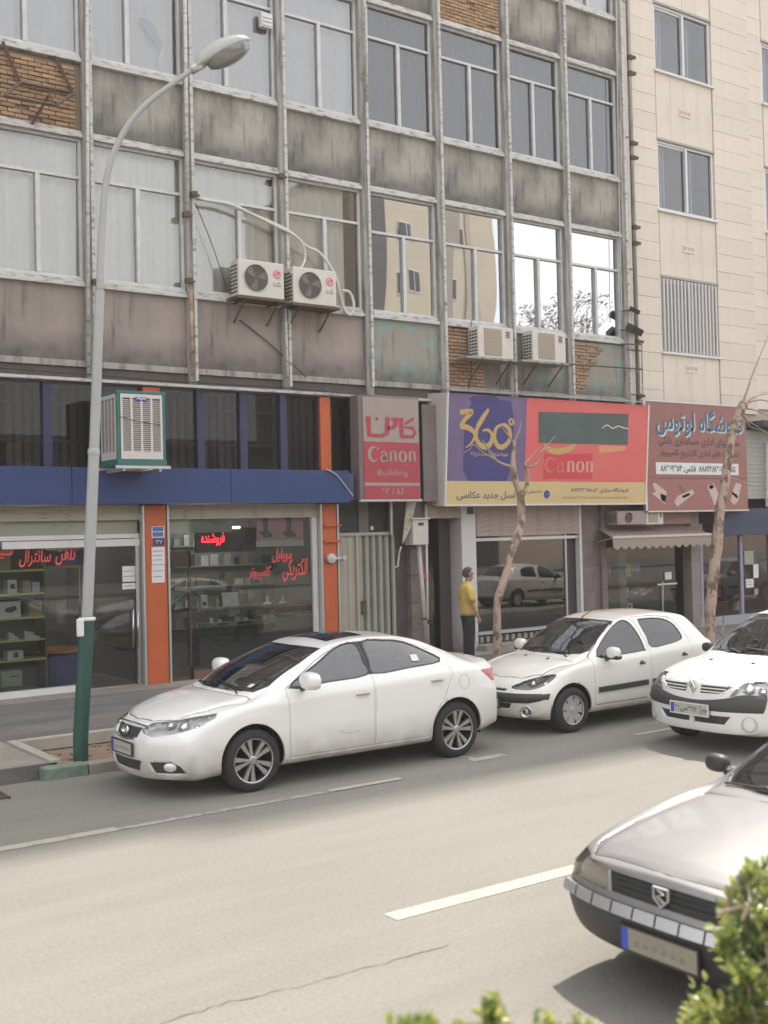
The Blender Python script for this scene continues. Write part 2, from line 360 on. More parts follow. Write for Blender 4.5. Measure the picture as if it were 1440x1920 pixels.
for i, (a, b, c, d) in enumerate(((PX0-.08, PX0+.04, PY0, PY1+.1), (PX0+.05, PX0+1.6, PY1-.02, PY1+.1), (PX0+1.61, PX1, PY1-.02, PY1+.1))):
    box('edging_stone', a, b, c, d, .03, ZW+.035, mat('edging', (.45, .42, .36), .85, col2=(.33, .3, .25), nscale=4), pe, bevel=.01)
rub = MB()
for k in range(30):
    x = rnd.uniform(PX0+.1, PX0+1.8); y = rnd.uniform(PY0+.05, PY1-.1); s = rnd.uniform(.01, .035)
    rub.obox((x, y, .03), (s, s*rnd.uniform(-.4, .4), 0), (0, s*.8, s*.2), (0, 0, s*.6))
tag(stuff(rub.build('rubble', M_soil)), 'earth clods and rubble lying inside the tree pit', 'rubble')
kb = struct(bpy.data.objects.new('kerb', None)); C.objects.link(kb)
x = -10.0
while x < 40:
    L = .84; mm = M_conc
    if 2.6 < x < 4.1: x = 4.12; L = .5; mm = M_green
    if True: box('kerb_stone', x+.006, x+L-.006, KY, 12.495, -.2, .125+rnd.uniform(-.004, .01), mm, kb, bevel=.015)
    x += L
gr = thing('drain_grating', 'dark iron drain grating in the gutter at the left edge', 'drain cover', (3.1, 12.3, .1))
for k in range(9): box('bar', 2.6, 3.55, 11.75+k*.055, 11.78+k*.055, 0.003, .02, M_rust, gr)
MB().box(2.57, 2.595, 11.72, 12.27, .002, .024).box(3.555, 3.58, 11.72, 12.27, .002, .024).build('rim', M_rust, gr)

# ------------------------------------------------------------------ old office building
XC = [-2.2, -.35, 1.45, 3.28, 5.09, 6.88, 8.68, 10.54, 12.35, 14.15, 15.97, 17.64, 19.42]
LV = [5.43, 6.76, 9.15, 10.42, 12.8, 14.08, 16.5, 17.75, 20.15, 21.4, 23.8]   # panel, window, panel, window ...
ob = thing('office_building', 'old grey office block with stained concrete panels and rows of steel framed windows', 'building', (3.0, YF, 0))
sh = MB()
sh.box(-12, 19.6, YF+3.6, YF+14, .1, 23.9)              # back of the rooms
for z in (5.35, 9.02, 12.7, 16.4, 20.05): sh.box(-12, 19.6, YF+.32, YF+3.7, z, z+.2)
sh.box(-12, 19.65, YF+.02, YF+14, 23.78, 23.95)
for x in (-12, 12.35, 19.45): sh.box(x-.08, x+.14, YF+.25, YF+3.7, .1, 23.9)
sh.build('wall', M_room, ob)
box('parapet', -12, 8.1, YF-.1, YF+.2, 28.601, 28.8, M_col, ob)  # unseen parapets, stepped to shape the shadow edge on the road
box('parapet', 8.1, 10.3, YF-.1, YF+3, 28.601, 29.6, M_col, ob)
box('parapet', 10.3, 19.7, YF-.1, YF+.2, 28.601, 29.0, M_col, ob); box('wall', -12, 19.65, YF+.03, YF+14, 23.96, 28.6, M_spandrel, ob)  # unseen blank upper wall, added to carry the shadow out over the road
box('wall', -12, -2.3, YF, YF+.3, 5.4, 23.77, M_spandrel, ob)
for i, x in enumerate(XC):               # columns with their steel angle strips
    box('column', x-.075, x+.075, YF-.13, YF+.3, 5.2, 23.77, M_col, ob)
    MB().box(x+.02, x+.075, YF-.17, YF-.132, 5.2+rnd.uniform(0, .2), 23.77).build('steel_angle', M_sill, ob)
BR = MB().box(0, .205, 0, .06, 0, .055).mesh('brick', M_brick)
BR2 = MB().box(0, .1, 0, .06, 0, .055).mesh('brick', M_brick)
def brick_panel(x0, x1, z0, z1, keep=lambda x, z: True):
    p = box('brick_infill', x0, x1, YF-.02, YF+.1, z0, z1, M_mort, ob); r = 0; z = z0+.01; off = root_loc(p)
    while z+.06 < z1:
        x = x0+.01
        if r % 2: link('brick', BR2, p, Vector((x, YF-.075, z))-off) if keep(x, z) else 0; x += .113
        while x+.205 < x1:
            if keep(x, z) and rnd.random() > .02:
                b = link('brick', BR, p, Vector((x, YF-.068+rnd.uniform(-.012, .008), z))-off); b.rotation_euler = (0, rnd.uniform(-.015, .015), 0)
            x += .218
        if x+.1 < x1 and keep(x, z): link('brick', BR2, p, Vector((x, YF-.072, z))-off)
        z += .072; r += 1
    return p
def window(x0, x1, z0, z1, gm, inner, curt=None, tr=.71, split=.5, mull=True, boarded=False):
    fr = MB(); y0, y1 = YF-.03, YF+.05; t = .05; zt = z0+(z1-z0)*tr; xm = x0+(x1-x0)*split
    fr.box(x0, x0+t, y0, y1, z0, z1).box(x1-t, x1, y0, y1, z0, z1).box(x0+t, x1-t, y0, y1, z0, z0+t).box(x0+t, x1-t, y0, y1, z1-t, z1)
    fr.box(x0+t, x1-t, y0, y1, zt, zt+t)
    fr.box(xm-.03, xm+.03, y0-.01, y1, z0+t, zt)
    fr.box(xm+.031, xm+.06, y0+.012, y1, z0+t, zt).box(x0+t, x0+t+.028, y0+.012, y1, z0+t, zt)
    w = fr.build('window', M_frame, ob, bevel=.004)
    for (a, b, c, d) in ((x0+t, xm-.02, z0+t, zt), (xm+.02, x1-t, z0+t, zt), (x0+t, x1-t, zt+t, z1-t)):
        j = [rnd.uniform(-.003, .003) for _ in range(3)]
        MB().face([(a, YF+.02, c), (b, YF+.02+j[0], c), (b, YF+.02+j[0]+j[1], d), (a, YF+.02+j[1], d)]).build('pane', gm, w)
    if curt:
        m = MB(); k = 70; yc = YF+.16; X0, X1 = x0+.02, x1-.02
        if curt == 'gap': X1 = x1-(x1-x0)*.17
        ph = rnd.uniform(0, 6); f1 = rnd.uniform(28, 36)
        P = [(X0+(X1-X0)*i/k, yc+.018*math.sin(f1*(X1-X0)*i/k+ph)+.015*math.sin(11*i/k*2+ph*2)) for i in range(k+1)]
        for i in range(k): m.face([(P[i][0], P[i][1], z0-.15), (P[i+1][0], P[i+1][1], z0-.15), (P[i+1][0], P[i+1][1], z1+.2), (P[i][0], P[i][1], z1+.2)])
        m.build('curtain', inner, w, smooth=True, weld=True)
    return w
def sill(x0, x1, z, dz=.09, m=None):
    s = MB(); n = 6
    s.box(x0, x1, YF-.12, YF+.05, z-.02, z+dz*.45); s.box(x0+.01, x1-.01, YF-.09, YF+.05, z+dz*.45, z+dz)
    s.build('window_sill', m or M_sill, ob, bevel=.006)
def panel(x0, x1, z0, z1, m):
    a = MB(); n = 5; off = root_loc(ob)
    a.box(0, x1-x0, 0, .12, 0, z1-z0)
    o = link('spandrel_panel', a.mesh('spandrel_panel', m), ob, Vector((x0, YF-.035, z0))-off); return o
for i in range(len(XC)-1):
    x0, x1 = XC[i]+.08, XC[i+1]-.08; right = XC[i] > 12
    for f in range(5):
        z0, z1 = LV[2*f], LV[2*f+1]; wz1 = LV[2*f+2]
        if f == 0 and abs(XC[i]-14.15) < .01:
            brick_panel(x0, x0+1.0, z0, z1-.1); box('patch_board', x0+1.0, x1-.2, YF-.02, YF+.1, z0+.04, z1-.35, mat('patch_board', (.16, .12, .12), .8, col2=(.24, .2, .19), nscale=3), ob)
            panel(x1-.2, x1, z0, z1-.1, M_spandrel)
        elif f == 0 and abs(XC[i]-17.64) < .01:
            panel(x0, x1, z0, z1-.1, M_spandrel_t); brick_panel(x0+.01, x0+1.15, z0+.12, z1-.12, lambda x, z, x0=x0, z0=z0: (x-x0) < .05+(z-z0)*.7)
        elif (f == 1 and abs(XC[i]-5.09) < .01) or (f == 2 and abs(XC[i]-14.15) < .01): brick_panel(x0, x1, z0+.03, z1-.1)
        else: panel(x0, x1, z0+.06, z1-.06, (M_spandrel_t if XC[i] > 12 else M_spandrel_r) if f == 0 else M_spandrel)
        if f: sill(x0, x1, z0-.03, .1)            # ledge over the window below
        else: MB().box(x0, x1, YF-.1, YF+.05, z0-.05, z0+.05).build('ledge', M_col, ob)
        sill(x0, x1, z1-.06, .1)
        if wz1:
            zz0, zz1 = z1+.05, wz1-.04
            if f == 0:
                if not right: window(x0, x1, zz0, zz1, G_clear, M_curt, 'gap' if XC[i] in (10.54,) else 'full', split=.5+rnd.uniform(-.06, .06))
                else: window(x0, x1, zz0, zz1, G_mirror if XC[i] < 15.9 else G_mirror2, M_greycurt, None, tr=.66, split=.52)
            elif f == 1: window(x0, x1, zz0, zz1, G_blue if right else G_grey, M_greycurt if right else M_greycurt2, 'full', tr=.71, split=.5 if right else .45+rnd.uniform(-.05, .08))
            else: window(x0, x1, zz0, zz1, G_grey, M_curt, 'full')
# underside beam and the dark mezzanine
box('beam', -12, 19.5, YF-.05, YF+.3, 5.12, 5.37, mat('dark_beam', (.08, .06, .06), .8, col2=(.13, .1, .09), nscale=4), ob)
MB().box(-12, 13.9, YF-.16, YF-.1, 5.14, 5.19).build('ledge', M_sill, ob)
# ---- mezzanine windows above the blue fascia
mz = thing('mezzanine_glazing', 'dark mezzanine glazing with blue mullions above the blue fascia', 'window', (2, YF, 3.7))
M_mull = mat('blue_mullion', (.035, .033, .085), .6)
M_strip = mat('vertical_blind', (.1, .08, .085), .85, col2=(.055, .042, .048), nscale=1, rand=.2)
for px in (375, 455, 530, 600, 88):
    x = u(px, 800, YF)[0]; box('mullion', x-.07, x+.07, YF-.04, YF+.06, 3.7, 5.12, M_mull, mz)
MB().face([(-2, YF+.03, 3.7), (12.0, YF+.03, 3.7), (12.0, YF+.03, 5.12), (-2, YF+.03, 5.12)]).build('pane', glass('dark_glass', (.6, .6, .6), .01, .6), mz)
x = -1.5
while x < 12:
    MB().box(x, x+.09, YF+.3, YF+.33, 3.7, 5.1).build('blind_slat', M_strip, mz); x += .15+(.5 if rnd.random() < .12 else 0)
box('transom', -2, 12, YF+.05, YF+.09, 4.18, 4.21, M_black, mz); box('transom', -2, 12, YF+.05, YF+.09, 4.78, 4.81, M_black, mz)
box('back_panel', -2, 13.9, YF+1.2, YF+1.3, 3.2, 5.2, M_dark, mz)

# ---- blue fascia
fs = thing('blue_fascia_board', 'long plain blue fascia board above the left shop fronts', 'fascia', (3, YF-.3, 3.15))
xe = u(655, 900, YF-.4)[0]
for a, b in ((-4, .5), (.51, 3.6), (3.61, 6.4), (6.41, 9.2), (9.21, xe)): box('fascia_panel', a, b, YF-.4, YF-.36, 3.15, 3.74, M_blue, fs, bevel=.004)
box('fascia_top', -4, xe-.01, YF-.36, YF-.02, 3.70, 3.735, M_blue, fs); box('fascia_end', xe-.03, xe+.12, YF-.36, YF-.02, 3.2, 3.69, mat('fascia_end', (.05, .06, .12), .6), fs)
box('soffit', -4, xe, YF-.355, YF, 3.16, 3.2, M_beige, fs)
# ---- orange pillars
def orange(px0, px1, label):
    x0 = u(px0, 1100, YF-.12)[0]; x1 = u(px1, 1100, YF-.12)[0]
    p = thing('orange_pillar', label, 'pillar', ((x0+x1)/2, YF, ZW), 'orange pillars of the left shops')
    box('cladding', x0, x1, YF-.12, YF+.1, ZW, 3.14, M_orange, p, bevel=.006)
    box('cladding', x0+.02, x1-.06, YF-.1, YF+.1, 3.75, 5.11, M_orange, p)
    for q in (x0-.05, x1+.012): box('rail', q, q+.035, YF-.14, YF-.02, ZW, 3.13, M_alu, p)
    return (x0, x1, p)
OA = orange(274, 314, 'orange pillar with blue and white notices between the two left shops')
OB = orange(607, 633, 'orange pillar with metal lock bracket beside the cream corrugated gate')
def flat(name, px0, px1, py0, py1, Y, m, parent, th=.01):
    a = u(px0, py0, Y); b = u(px1, py1, Y); return box(name, a[0], b[0], Y-th, Y, b[1], a[1], m, parent)
def sheet(label, cat, px0, px1, py0, py1, Y, m, name='notice', group=None, lines=0, th=.008, lm=None):
    a = u(px0, py0, Y); b = u(px1, py1, Y); t = thing(name, label, cat, ((a[0]+b[0])/2, Y, b[1]), group)
    box('sheet', a[0], b[0], Y-th, Y, b[1], a[1], m, t)
    for i in range(lines):
        z = a[1]-(a[1]-b[1])*(i+1)/(lines+1); MB().face([(a[0]+.02, Y-th-.002, z), (b[0]-rnd.uniform(.02, .08), Y-th-.002, z), (b[0]-rnd.uniform(.02, .08), Y-th-.002, z+.008), (a[0]+.02, Y-th-.002, z+.008)]).build('print', lm or M_ink, t)
    return t
YO = YF-.125
t = sheet('blue and white number plate high on the left orange pillar', 'plate', 284, 308, 987, 1008, YO, M_paper, 'number_plate')
for k in (0, 1): flat('print', 286, 306, 988+k*10, 996+k*10, YO-.01, mat('plate_blue', (.06, .16, .42), .5), t, .003)
t = sheet('small navy number plate reading 37 on the left orange pillar', 'plate', 288, 308, 1010, 1022, YO, mat('plate_navy', (.03, .05, .16), .5), 'number_plate')
a = u(292, 1020, YO); b = u(304, 1012, YO); txt('۳۷', a[0], b[0], a[1], b[1], YO-.012, M_paper, t)
sheet('tall white notice sheet taped on the left orange pillar', 'notice', 284, 309, 1026, 1058, YO, M_paper, lines=3)
sheet('shorter white notice sheet below the tall one on the left orange pillar', 'notice', 284, 309, 1060, 1092, YO, M_paper, lines=2)
lb = thing('lock_bracket', 'grey metal lock bracket sticking out from the right orange pillar', 'lock', tuple(wp(620, 1047, YO-.05)))
p = wp(620, 1047, YO-.04); m = MB(); m.lathe([(0, -.06), (.09, -.05), (.1, 0), (.1, .03)], p, 'y', 16); m.obox(p+Vector((.17, 0, 0)), (.1, 0, 0), (0, .03, 0), (0, 0, .025)); m.lathe([(0, -.05), (.05, -.05), (.05, .03)], p+Vector((.28, 0, 0)), 'y', 12); m.build('lock_body', M_alu, lb)
for py in (985, 1015): q = wp(612, py, YO-.02); MB().box(q.x-.05, q.x+.3, q.y-.03, q.y, q.z-.02, q.z+.02).build('bracket', M_orange, lb)

# ---- two left shops
def shutter_box(x0, x1, z0, z1, Y, m, parent, n=None):
    n = n or max(2, int((z1-z0)/.075)); h = (z1-z0)/n
    me = MB().box(0, x1-x0, 0, .03, 0, h*.62).box(0, x1-x0, .012, .03, h*.62, h).mesh('slat', m); off = root_loc(parent)
    for i in range(n):
        o = link('slat', me, parent, Vector((x0, Y, z0+i*h))-off); o.rotation_euler = (rnd.uniform(-.02, .02), 0, rnd.uniform(-.001, .001))
s1 = thing('shop', 'left shop with shelves of boxed goods behind glass and a glass door', 'shop', (4, YF, ZW))
XL, XR = -3.0, OA[0]-.06
box('shutter_housing', XL, XR, YF-.02, YF+.2, 3.0, 3.15, M_beige, s1)
shutter_box(XL, XR, 2.9, 3.02, YF-.05, M_beige, s1, 2)
box('sign_board', XL, XR, YF+.05, YF+.08, 2.66, 2.9, M_greensign, s1)
box('head_rail', XL, XR, YF-.02, YF+.06, 2.6, 2.67, M_white, s1); box('head_rail', u(3, 1010, YF)[0], XR, YF-.04, YF+.02, 2.47, 2.585, M_white, s1)
box('plinth', XL, u(150, 1290, YF)[0], YF-.06, YF+.12, ZW, .26, M_white, s1)
for i, (a, b) in enumerate(((XL, 1.2), (1.22, 3.6), (3.62, u(86, 1150, YF)[0]), (u(87, 1150, YF)[0], u(150, 1150, YF)[0]))):
    MB().face([(a, YF+.02, .26), (b, YF+.02, .26), (b, YF+.02, 2.6), (a, YF+.02, 2.6)]).build('pane', G_shop, s1)
dx0, dx1 = u(152, 1150, YF)[0], u(255, 1150, YF)[0]
box('door_frame', dx1, XR, YF-.03, YF+.05, ZW, 2.6, M_steel, s1)
d = MB().face([(dx0, YF+.03, .2), (dx1, YF+.03, .2), (dx1, YF+.03, 2.5), (dx0, YF+.03, 2.5)]).build('door', G_shop, s1)
for px in (250, 259):
    a = wp(px, 1142, YF-.04); b = wp(px, 1214, YF-.04); MB().tube([a, b], .014, 8).build('door_handle', M_steel, d, smooth=True)
box('door_step', dx0, XR+.05, YF-.05, YF+2, ZW, ZW+.03, M_conc, s1)
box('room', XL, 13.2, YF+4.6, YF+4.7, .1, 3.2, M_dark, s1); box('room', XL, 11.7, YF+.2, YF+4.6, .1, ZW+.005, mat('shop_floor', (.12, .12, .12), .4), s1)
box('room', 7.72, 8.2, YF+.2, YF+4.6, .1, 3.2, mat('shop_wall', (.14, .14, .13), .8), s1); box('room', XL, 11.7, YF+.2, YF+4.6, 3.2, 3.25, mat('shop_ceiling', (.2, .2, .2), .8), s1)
for (t0, cat) in (('white paper notice taped on the left glass door, larger upper one', (229, 255, 1062, 1090)), ('small white paper notice taped on the left glass door, lower one', (229, 255, 1094, 1104))):
    sheet(t0, 'notice', *cat, YF+.01, M_paper, lines=2 if cat[3] < 1091 else 1)
# shelves
YS = YF+.55; M_shelf = mat('shelf_yellow', (.5, .52, .2), .6)
su = thing('display_shelf', 'display shelving with yellow edged shelves inside the left shop window', 'shelf', (4.5, YS, .26))
sx0, sx1 = 3.4, u(84, 1150, YS)[0]; shz = [u(40, py, YS)[1] for py in (1068, 1112, 1157, 1199, 1236)]
for z in shz: box('shelf', sx0, sx1, YS, YS+.42, z-.035, z, M_shelf, su)
box('side_panel', sx1, sx1+.03, YS, YS+.45, .2, 2.5, mat('shelf_side', (.14, .15, .1), .7), su); box('back_panel', sx0, sx1, YS+.45, YS+.47, .2, 2.5, mat('shelf_back', (.1, .11, .095), .8), su)
M_card = mat('cardboard', (.33, .26, .15), .8); M_wbox = mat('white_carton', (.6, .6, .57), .7); M_gbox = mat('pale_green_carton', (.36, .4, .3), .7)
goods = [(0, 20, 1040, 1066, M_card, 'brown carton on the top shelf at the left edge', 0), (14, 32, 1088, 1111, M_wbox, 'white carton with dark print on the second shelf', 1), (42, 58, 1089, 1111, M_card, 'small tan carton on the second shelf', 0),
         (60, 75, 1092, 1110, mat('light_blue_carton', (.3, .42, .5), .6), 'light blue box on the second shelf', 0), (-5, 39, 1130, 1156, M_wbox, 'wide white carton with printed router on the third shelf', 2), (53, 80, 1128, 1155, M_card, 'brown carton on the third shelf', 0),
         (14, 44, 1222, 1236, M_wbox, 'white carton with camera print on the fifth shelf', 1), (2, 42, 1260, 1300, M_gbox, 'large pale green carton on the floor under the shelves', 3)]
for (a, b, c, d, mm, lab, pr) in goods:
    Y = YS+.04; p = u(a, c, Y); q = u(b, d, Y); z0 = min([z for z in shz if abs(z-q[1]) < .12] or [.26 if pr == 3 else q[1]])
    t = thing('carton', lab, 'carton', ((p[0]+q[0])/2, Y, z0)); box('carton_body', p[0], q[0], Y, Y+.24, z0, p[1], mm, t, bevel=.004)
    xm, zm = (p[0]+q[0])/2, (p[1]+z0)/2
    if pr == 1: MB().face([(xm-.04, Y-.003, zm-.03), (xm+.05, Y-.003, zm-.04), (xm+.04, Y-.003, zm+.05), (xm-.03, Y-.003, zm+.04)]).build('print', M_ink, t)
    if pr == 2: MB().face([(xm-.08, Y-.003, zm-.02), (xm+.03, Y-.003, zm-.05), (xm+.13, Y-.003, zm), (xm+.1, Y-.003, zm+.06), (xm-.05, Y-.003, zm+.03)]).build('print', M_ink, t)
    if pr == 3: box('slot', q[0]-.18, q[0]-.05, Y-.004, Y, p[1]-.1, p[1]-.08, M_ink, t)
for (a, b, py, lab) in ((16, 36, 1199, 'left one of two grey desk telephones on the fourth shelf'), (46, 74, 1199, 'right one of two grey desk telephones on the fourth shelf')):
    Y = YS+.04; p = u(a, py, Y); q = u(b, py, Y); z = shz[3]; t = thing('desk_telephone', lab, 'telephone', (p[0], Y, z), 'desk telephones on the shelf')
    MB().prism([(p[0], z), (q[0], z), (q[0], z+.03), (p[0]+.04, z+.1), (p[0], z+.1)], Y, Y+.18).build('base', mat('phone_grey', (.45, .46, .44), .5), t, bevel=.01)
    MB().tube([(p[0]+.0, Y+.04, z+.11), (q[0]-.08, Y+.04, z+.085)], .018, 8).build('handset', mat('phone_grey', (.45, .46, .44), .5), t)
ct = thing('round_counter', 'rounded blue counter with orange edges inside the left shop', 'counter', (*u(120, 1290, YF+.9)[:1], YF+.9, ZW))
xc = u(117, 1200, YF+1.0)[0]; m = MB()
MB().lathe([(0, 0), (.46, 0), (.46, .52), (0, .52)], (xc, YF+1.0, ZW+.03), 'z', 32).build('drum', mat('counter_blue', (.05, .07, .22), .4), ct, smooth=False)
for z in (.75, 2.15, 2.42): MB().lathe([(0, -.02), (.49, -.02), (.49, .02), (0, .02)], (xc, YF+1.0, z), 'z', 32).build('edge_band', mat('counter_orange', (.5, .22, .06), .5), ct)
MB().lathe([(0, 2.17), (.45, 2.17), (.45, 2.4), (0, 2.4)], (xc, YF+1, 0), 'z', 32).build('canopy_drum', mat('counter_blue', (.05, .07, .22), .4), ct)
for k in (-1, 1): MB().tube([(xc+k*.3, YF+.95, .75), (xc+k*.3, YF+.95, 2.15)], .02, 8).build('post', M_alu, ct)
MB().lathe([(.4, 0), (.42, .0), (.42, .35), (.4, .35)], (xc, YF+1, 1.2), 'z', 24).build('glass_shelf', G_shop, ct)
# handwriting on the glass
def hand(s, px0, px1, py0, py1, Y, label, rot=0):
    a = u(px0, py1, Y); b = u(px1, py0, Y)
    o = txt(fa(s), a[0], b[0], a[1], b[1], Y, M_redl, None, 'window_lettering', bold=.012, shear=.25); return tag(o, label, 'lettering')
hand('تلفن', 104, 143, 1021, 1060, YF+.008, 'red handwritten Persian word nearest the lamp post on the left shop window')
hand('سانترال', 36, 95, 1028, 1064, YF+.008, 'red handwritten Persian word in the middle of the left shop window')
hand('سیم', -10, 24, 1026, 1056, YF+.008, 'red handwritten Persian word at the left edge of the left shop window')
hand('موبایل', 510, 547, 1028, 1055, YF+.008, 'red handwritten Persian word just below the pink poster, uppermost of three')
hand('کامپیوتر', 466, 508, 1060, 1090, YF+.008, 'red handwritten Persian word lower left of the three on the second shop window')
hand('الکتریکی', 530, 577, 1046, 1090, YF+.008, 'red handwritten Persian word lower right of the three on the second shop window')

s2 = thing('shop', 'second shop with red LED sign, pink poster and counter behind the glass', 'shop', (9.7, YF, ZW))
XL, XR = OA[1]+.05, OB[0]-.06
box('shutter_housing', XL, XR, YF-.02, YF+.2, 3.05, 3.15, M_beige, s2); shutter_box(XL, XR, 2.9, 3.06, YF-.05, M_beige, s2, 3)
box('sign_board', XL, u(437, 980, YF)[0], YF+.06, YF+.09, 2.66, 2.9, M_greensign, s2)
box('door_frame', XL, XL+.03, YF-.02, YF+.05, ZW, 2.9, M_alu, s2); box('door_frame', XR-.1, XR, YF-.03, YF+.05, ZW, 2.92, M_white, s2)
xd = u(361, 1150, YF)[0]
MB().face([(xd, YF+.02, .3), (XR-.1, YF+.02, .3), (XR-.1, YF+.02, 2.9), (xd, YF+.02, 2.9)]).build('pane', G_shop, s2)
d = MB().face([(XL+.03, YF+.03, .2), (xd-.02, YF+.03, .2), (xd-.02, YF+.03, 2.6), (XL+.03, YF+.03, 2.6)]).build('door', G_shop, s2)
M_wood = mat('reddish_wood', (.16, .08, .055), .6)
MB().box(XL+.03, xd, YF+.04, YF+.07, 2.08, 2.35).box(xd-.04, xd, YF+.04, YF+.09, ZW, 2.35).box(XL+.03, xd, YF+.04, YF+.07, ZW, .38).build('door_rail', M_wood, d)
box('plinth', xd, XR, YF-.02, YF+.1, ZW, .3, M_wood, s2)
led = thing('led_sign', 'dark LED display sign with lit red Persian word behind the second shop window', 'sign', tuple(wp(420, 1010, YF+.25)))
flat('sign_case', 364, 478, 991, 1033, YF+.3, M_black, led, .06)
a = u(378, 1024, YF+.23); b = u(421, 998, YF+.23); txt(fa('فروشنده'), a[0], b[0], a[1], b[1], YF+.235, mat('lit_red', (1, .02, .03), .5, emit=2.2), led, bold=.01)
for px in (375, 465): q = wp(px, 990, YF+.28); MB().tube([q, q+Vector((0, 0, .35))], .006, 6).build('hanger', M_steel, led)
flat('lit_lamp', 436, 449, 987, 991, YF+.2, mat('lit_white', (1, 1, .95), .5, emit=3), s2, .02)
po = thing('poster', 'pink poster with two dark green devices hanging in the second shop window', 'poster', tuple(wp(524, 1020, YF+.1)))
flat('sheet', 480, 569, 968, 1023, YF+.1, mat('poster_pink', (.62, .33, .36), .7, col2=(.55, .27, .3), nscale=3), po)
flat('print', 480, 569, 1014, 1023, YF+.088, mat('poster_white', (.55, .55, .48), .7), po, .002)
for px in (498, 542):
    a = [(px-6, 968), (px+5, 968), (px+4, 994), (px+14, 1003), (px+12, 1007), (px-3, 1008), (px-12, 999), (px-10, 996), (px-4, 996)]
    MB().face([tuple(wp(x, y, YF+.084)) for x, y in reversed(a)]).build('print', mat('poster_green', (.12, .15, .12), .7), po)
# counter and goods in shop 2
Yc = YF+1.6; cz = u(520, 1132, Yc)[1]
cn = thing('glass_counter', 'long glass display counter inside the second shop', 'counter', (10, Yc, ZW))
box('counter_top', u(370, 1150, Yc)[0], 12.4, Yc, Yc+.6, cz-.04, cz, mat('counter_top', (.2, .22, .22), .25), cn)
box('cabinet', u(375, 1150, Yc)[0], 12.4, Yc+.05, Yc+.55, ZW, .7, mat('cabinet', (.05, .06, .065), .5), cn)
box('glass_shelf', u(375, 1150, Yc)[0], 12.4, Yc+.05, Yc+.55, cz-.3, cz-.28, mat('shelf_pale', (.3, .34, .34), .3), cn)
for k in range(16):
    x = u(395, 1150, Yc)[0]+k*.19+rnd.uniform(-.03, .03); h = rnd.uniform(.03, .1); box('display_item', x, x+rnd.uniform(.06, .13), Yc+.1, Yc+.3, cz-.28, cz-.28+h, rnd.choice([M_wbox, M_gbox, M_alu, M_ink]), cn)
t = thing('picture_frame', 'silver framed screen standing on the counter in the second shop', 'screen', tuple(wp(430, 1150, Yc+.1)))
p = wp(432, 1124, Yc+.12); MB().obox(p, (.17, 0, 0), (0, .012, .004), (0, .03, .125)).build('frame', M_alu, t); MB().obox(p+Vector((0, -.02, 0)), (.13, 0, 0), (0, .003, 0), (0, .026, .095)).build('screen', mat('screen_white', (.6, .6, .6), .3), t)
MB().obox(p+Vector((.05, 0, -.2)), (.13, 0, 0), (0, .03, 0), (0, 0, .07)).build('stand', mat('stand_grey', (.35, .37, .37), .4), t)
for px, lab in ((502, 'left one of two white handset chargers on the counter'), (531, 'right one of two white handset chargers on the counter')):
    p = wp(px, 1146, Yc+.1); p.z = cz; t = thing('handset_charger', lab, 'charger', tuple(p), 'white handset chargers on the counter')
    MB().lathe([(0, 0), (.09, 0), (.07, .03), (.03, .05), (0, .05)], p, 'z', 12).build('base', M_wbox, t); MB().tube([p+Vector((0, 0, .04)), p+Vector((0, 0, .16))], [.03, .018], 8).build('handset', M_wbox, t)
p = wp(384, 1146, Yc+.1); p.z = cz; t = thing('box_stack', 'white box standing at the left end of the counter', 'box', tuple(p)); MB().box(p.x-.07, p.x+.07, p.y, p.y+.1, p.z, p.z+.24).build('carton_body', M_wbox, t); MB().box(p.x-.04, p.x+.04, p.y-.004, p.y, p.z+.05, p.z+.12).build('print', M_ink, t)
p = wp(408, 1146, Yc+.1); p.z = cz; tag(MB().lathe([(0, 0), (.03, 0), (.025, .05), (.035, .1), (.015, .18), (0, .2)], p, 'z', 10).build('bottle', mat('yellow_bottle', (.5, .48, .2), .5)), 'small yellow bottle on the counter beside the white box', 'bottle')
# wall shelves at the back of shop 2
bs = thing('wall_shelf', 'back wall shelving with small goods deep inside the second shop', 'shelf', (10.5, YF+3.6, ZW))
for k in range(5): box('shelf', 9.9, 14.4, YF+3.5, YF+3.9, .7+k*.42, .73+k*.42, mat('shelf_pale', (.3, .34, .34), .3), bs)
for k in range(5):
    x = 9.95
    while x < 14.2:
        ww = rnd.uniform(.08, .22); box('display_item', x, x+ww, YF+3.55, YF+3.7, .73+k*.42, .73+k*.42+rnd.uniform(.08, .3), rnd.choice([M_wbox, M_gbox, M_ink, M_card, M_teal]), bs); x += ww+rnd.uniform(.02, .15)

# unseen ceiling tubes added to brighten both shop interiors
M_tube = mat('added_tube', (1, .98, .92), .5, emit=14)
for x, y in ((4.4, YF+1.6), (6.6, YF+2.2), (9.3, YF+1.6), (10.6, YF+2.6)):
    t = thing('added_ceiling_lamp', ('added tube lamp brightening the left shop from its ceiling, left one', 'added tube lamp brightening the left shop from its ceiling, right one by the door', 'added tube lamp brightening the second shop from its ceiling, front one', 'added tube lamp brightening the second shop from its ceiling, rear one')[int(x > 5)+int(x > 8)+int(x > 10)], 'lamp', (x, y, 3.15), 'added tube lamps inside the left shops'); box('tube', x-.6, x+.6, y-.03, y+.03, 3.08, 3.12, M_tube, t); box('holder', x-.62, x+.62, y-.05, y+.05, 3.121, 3.18, M_white, t)
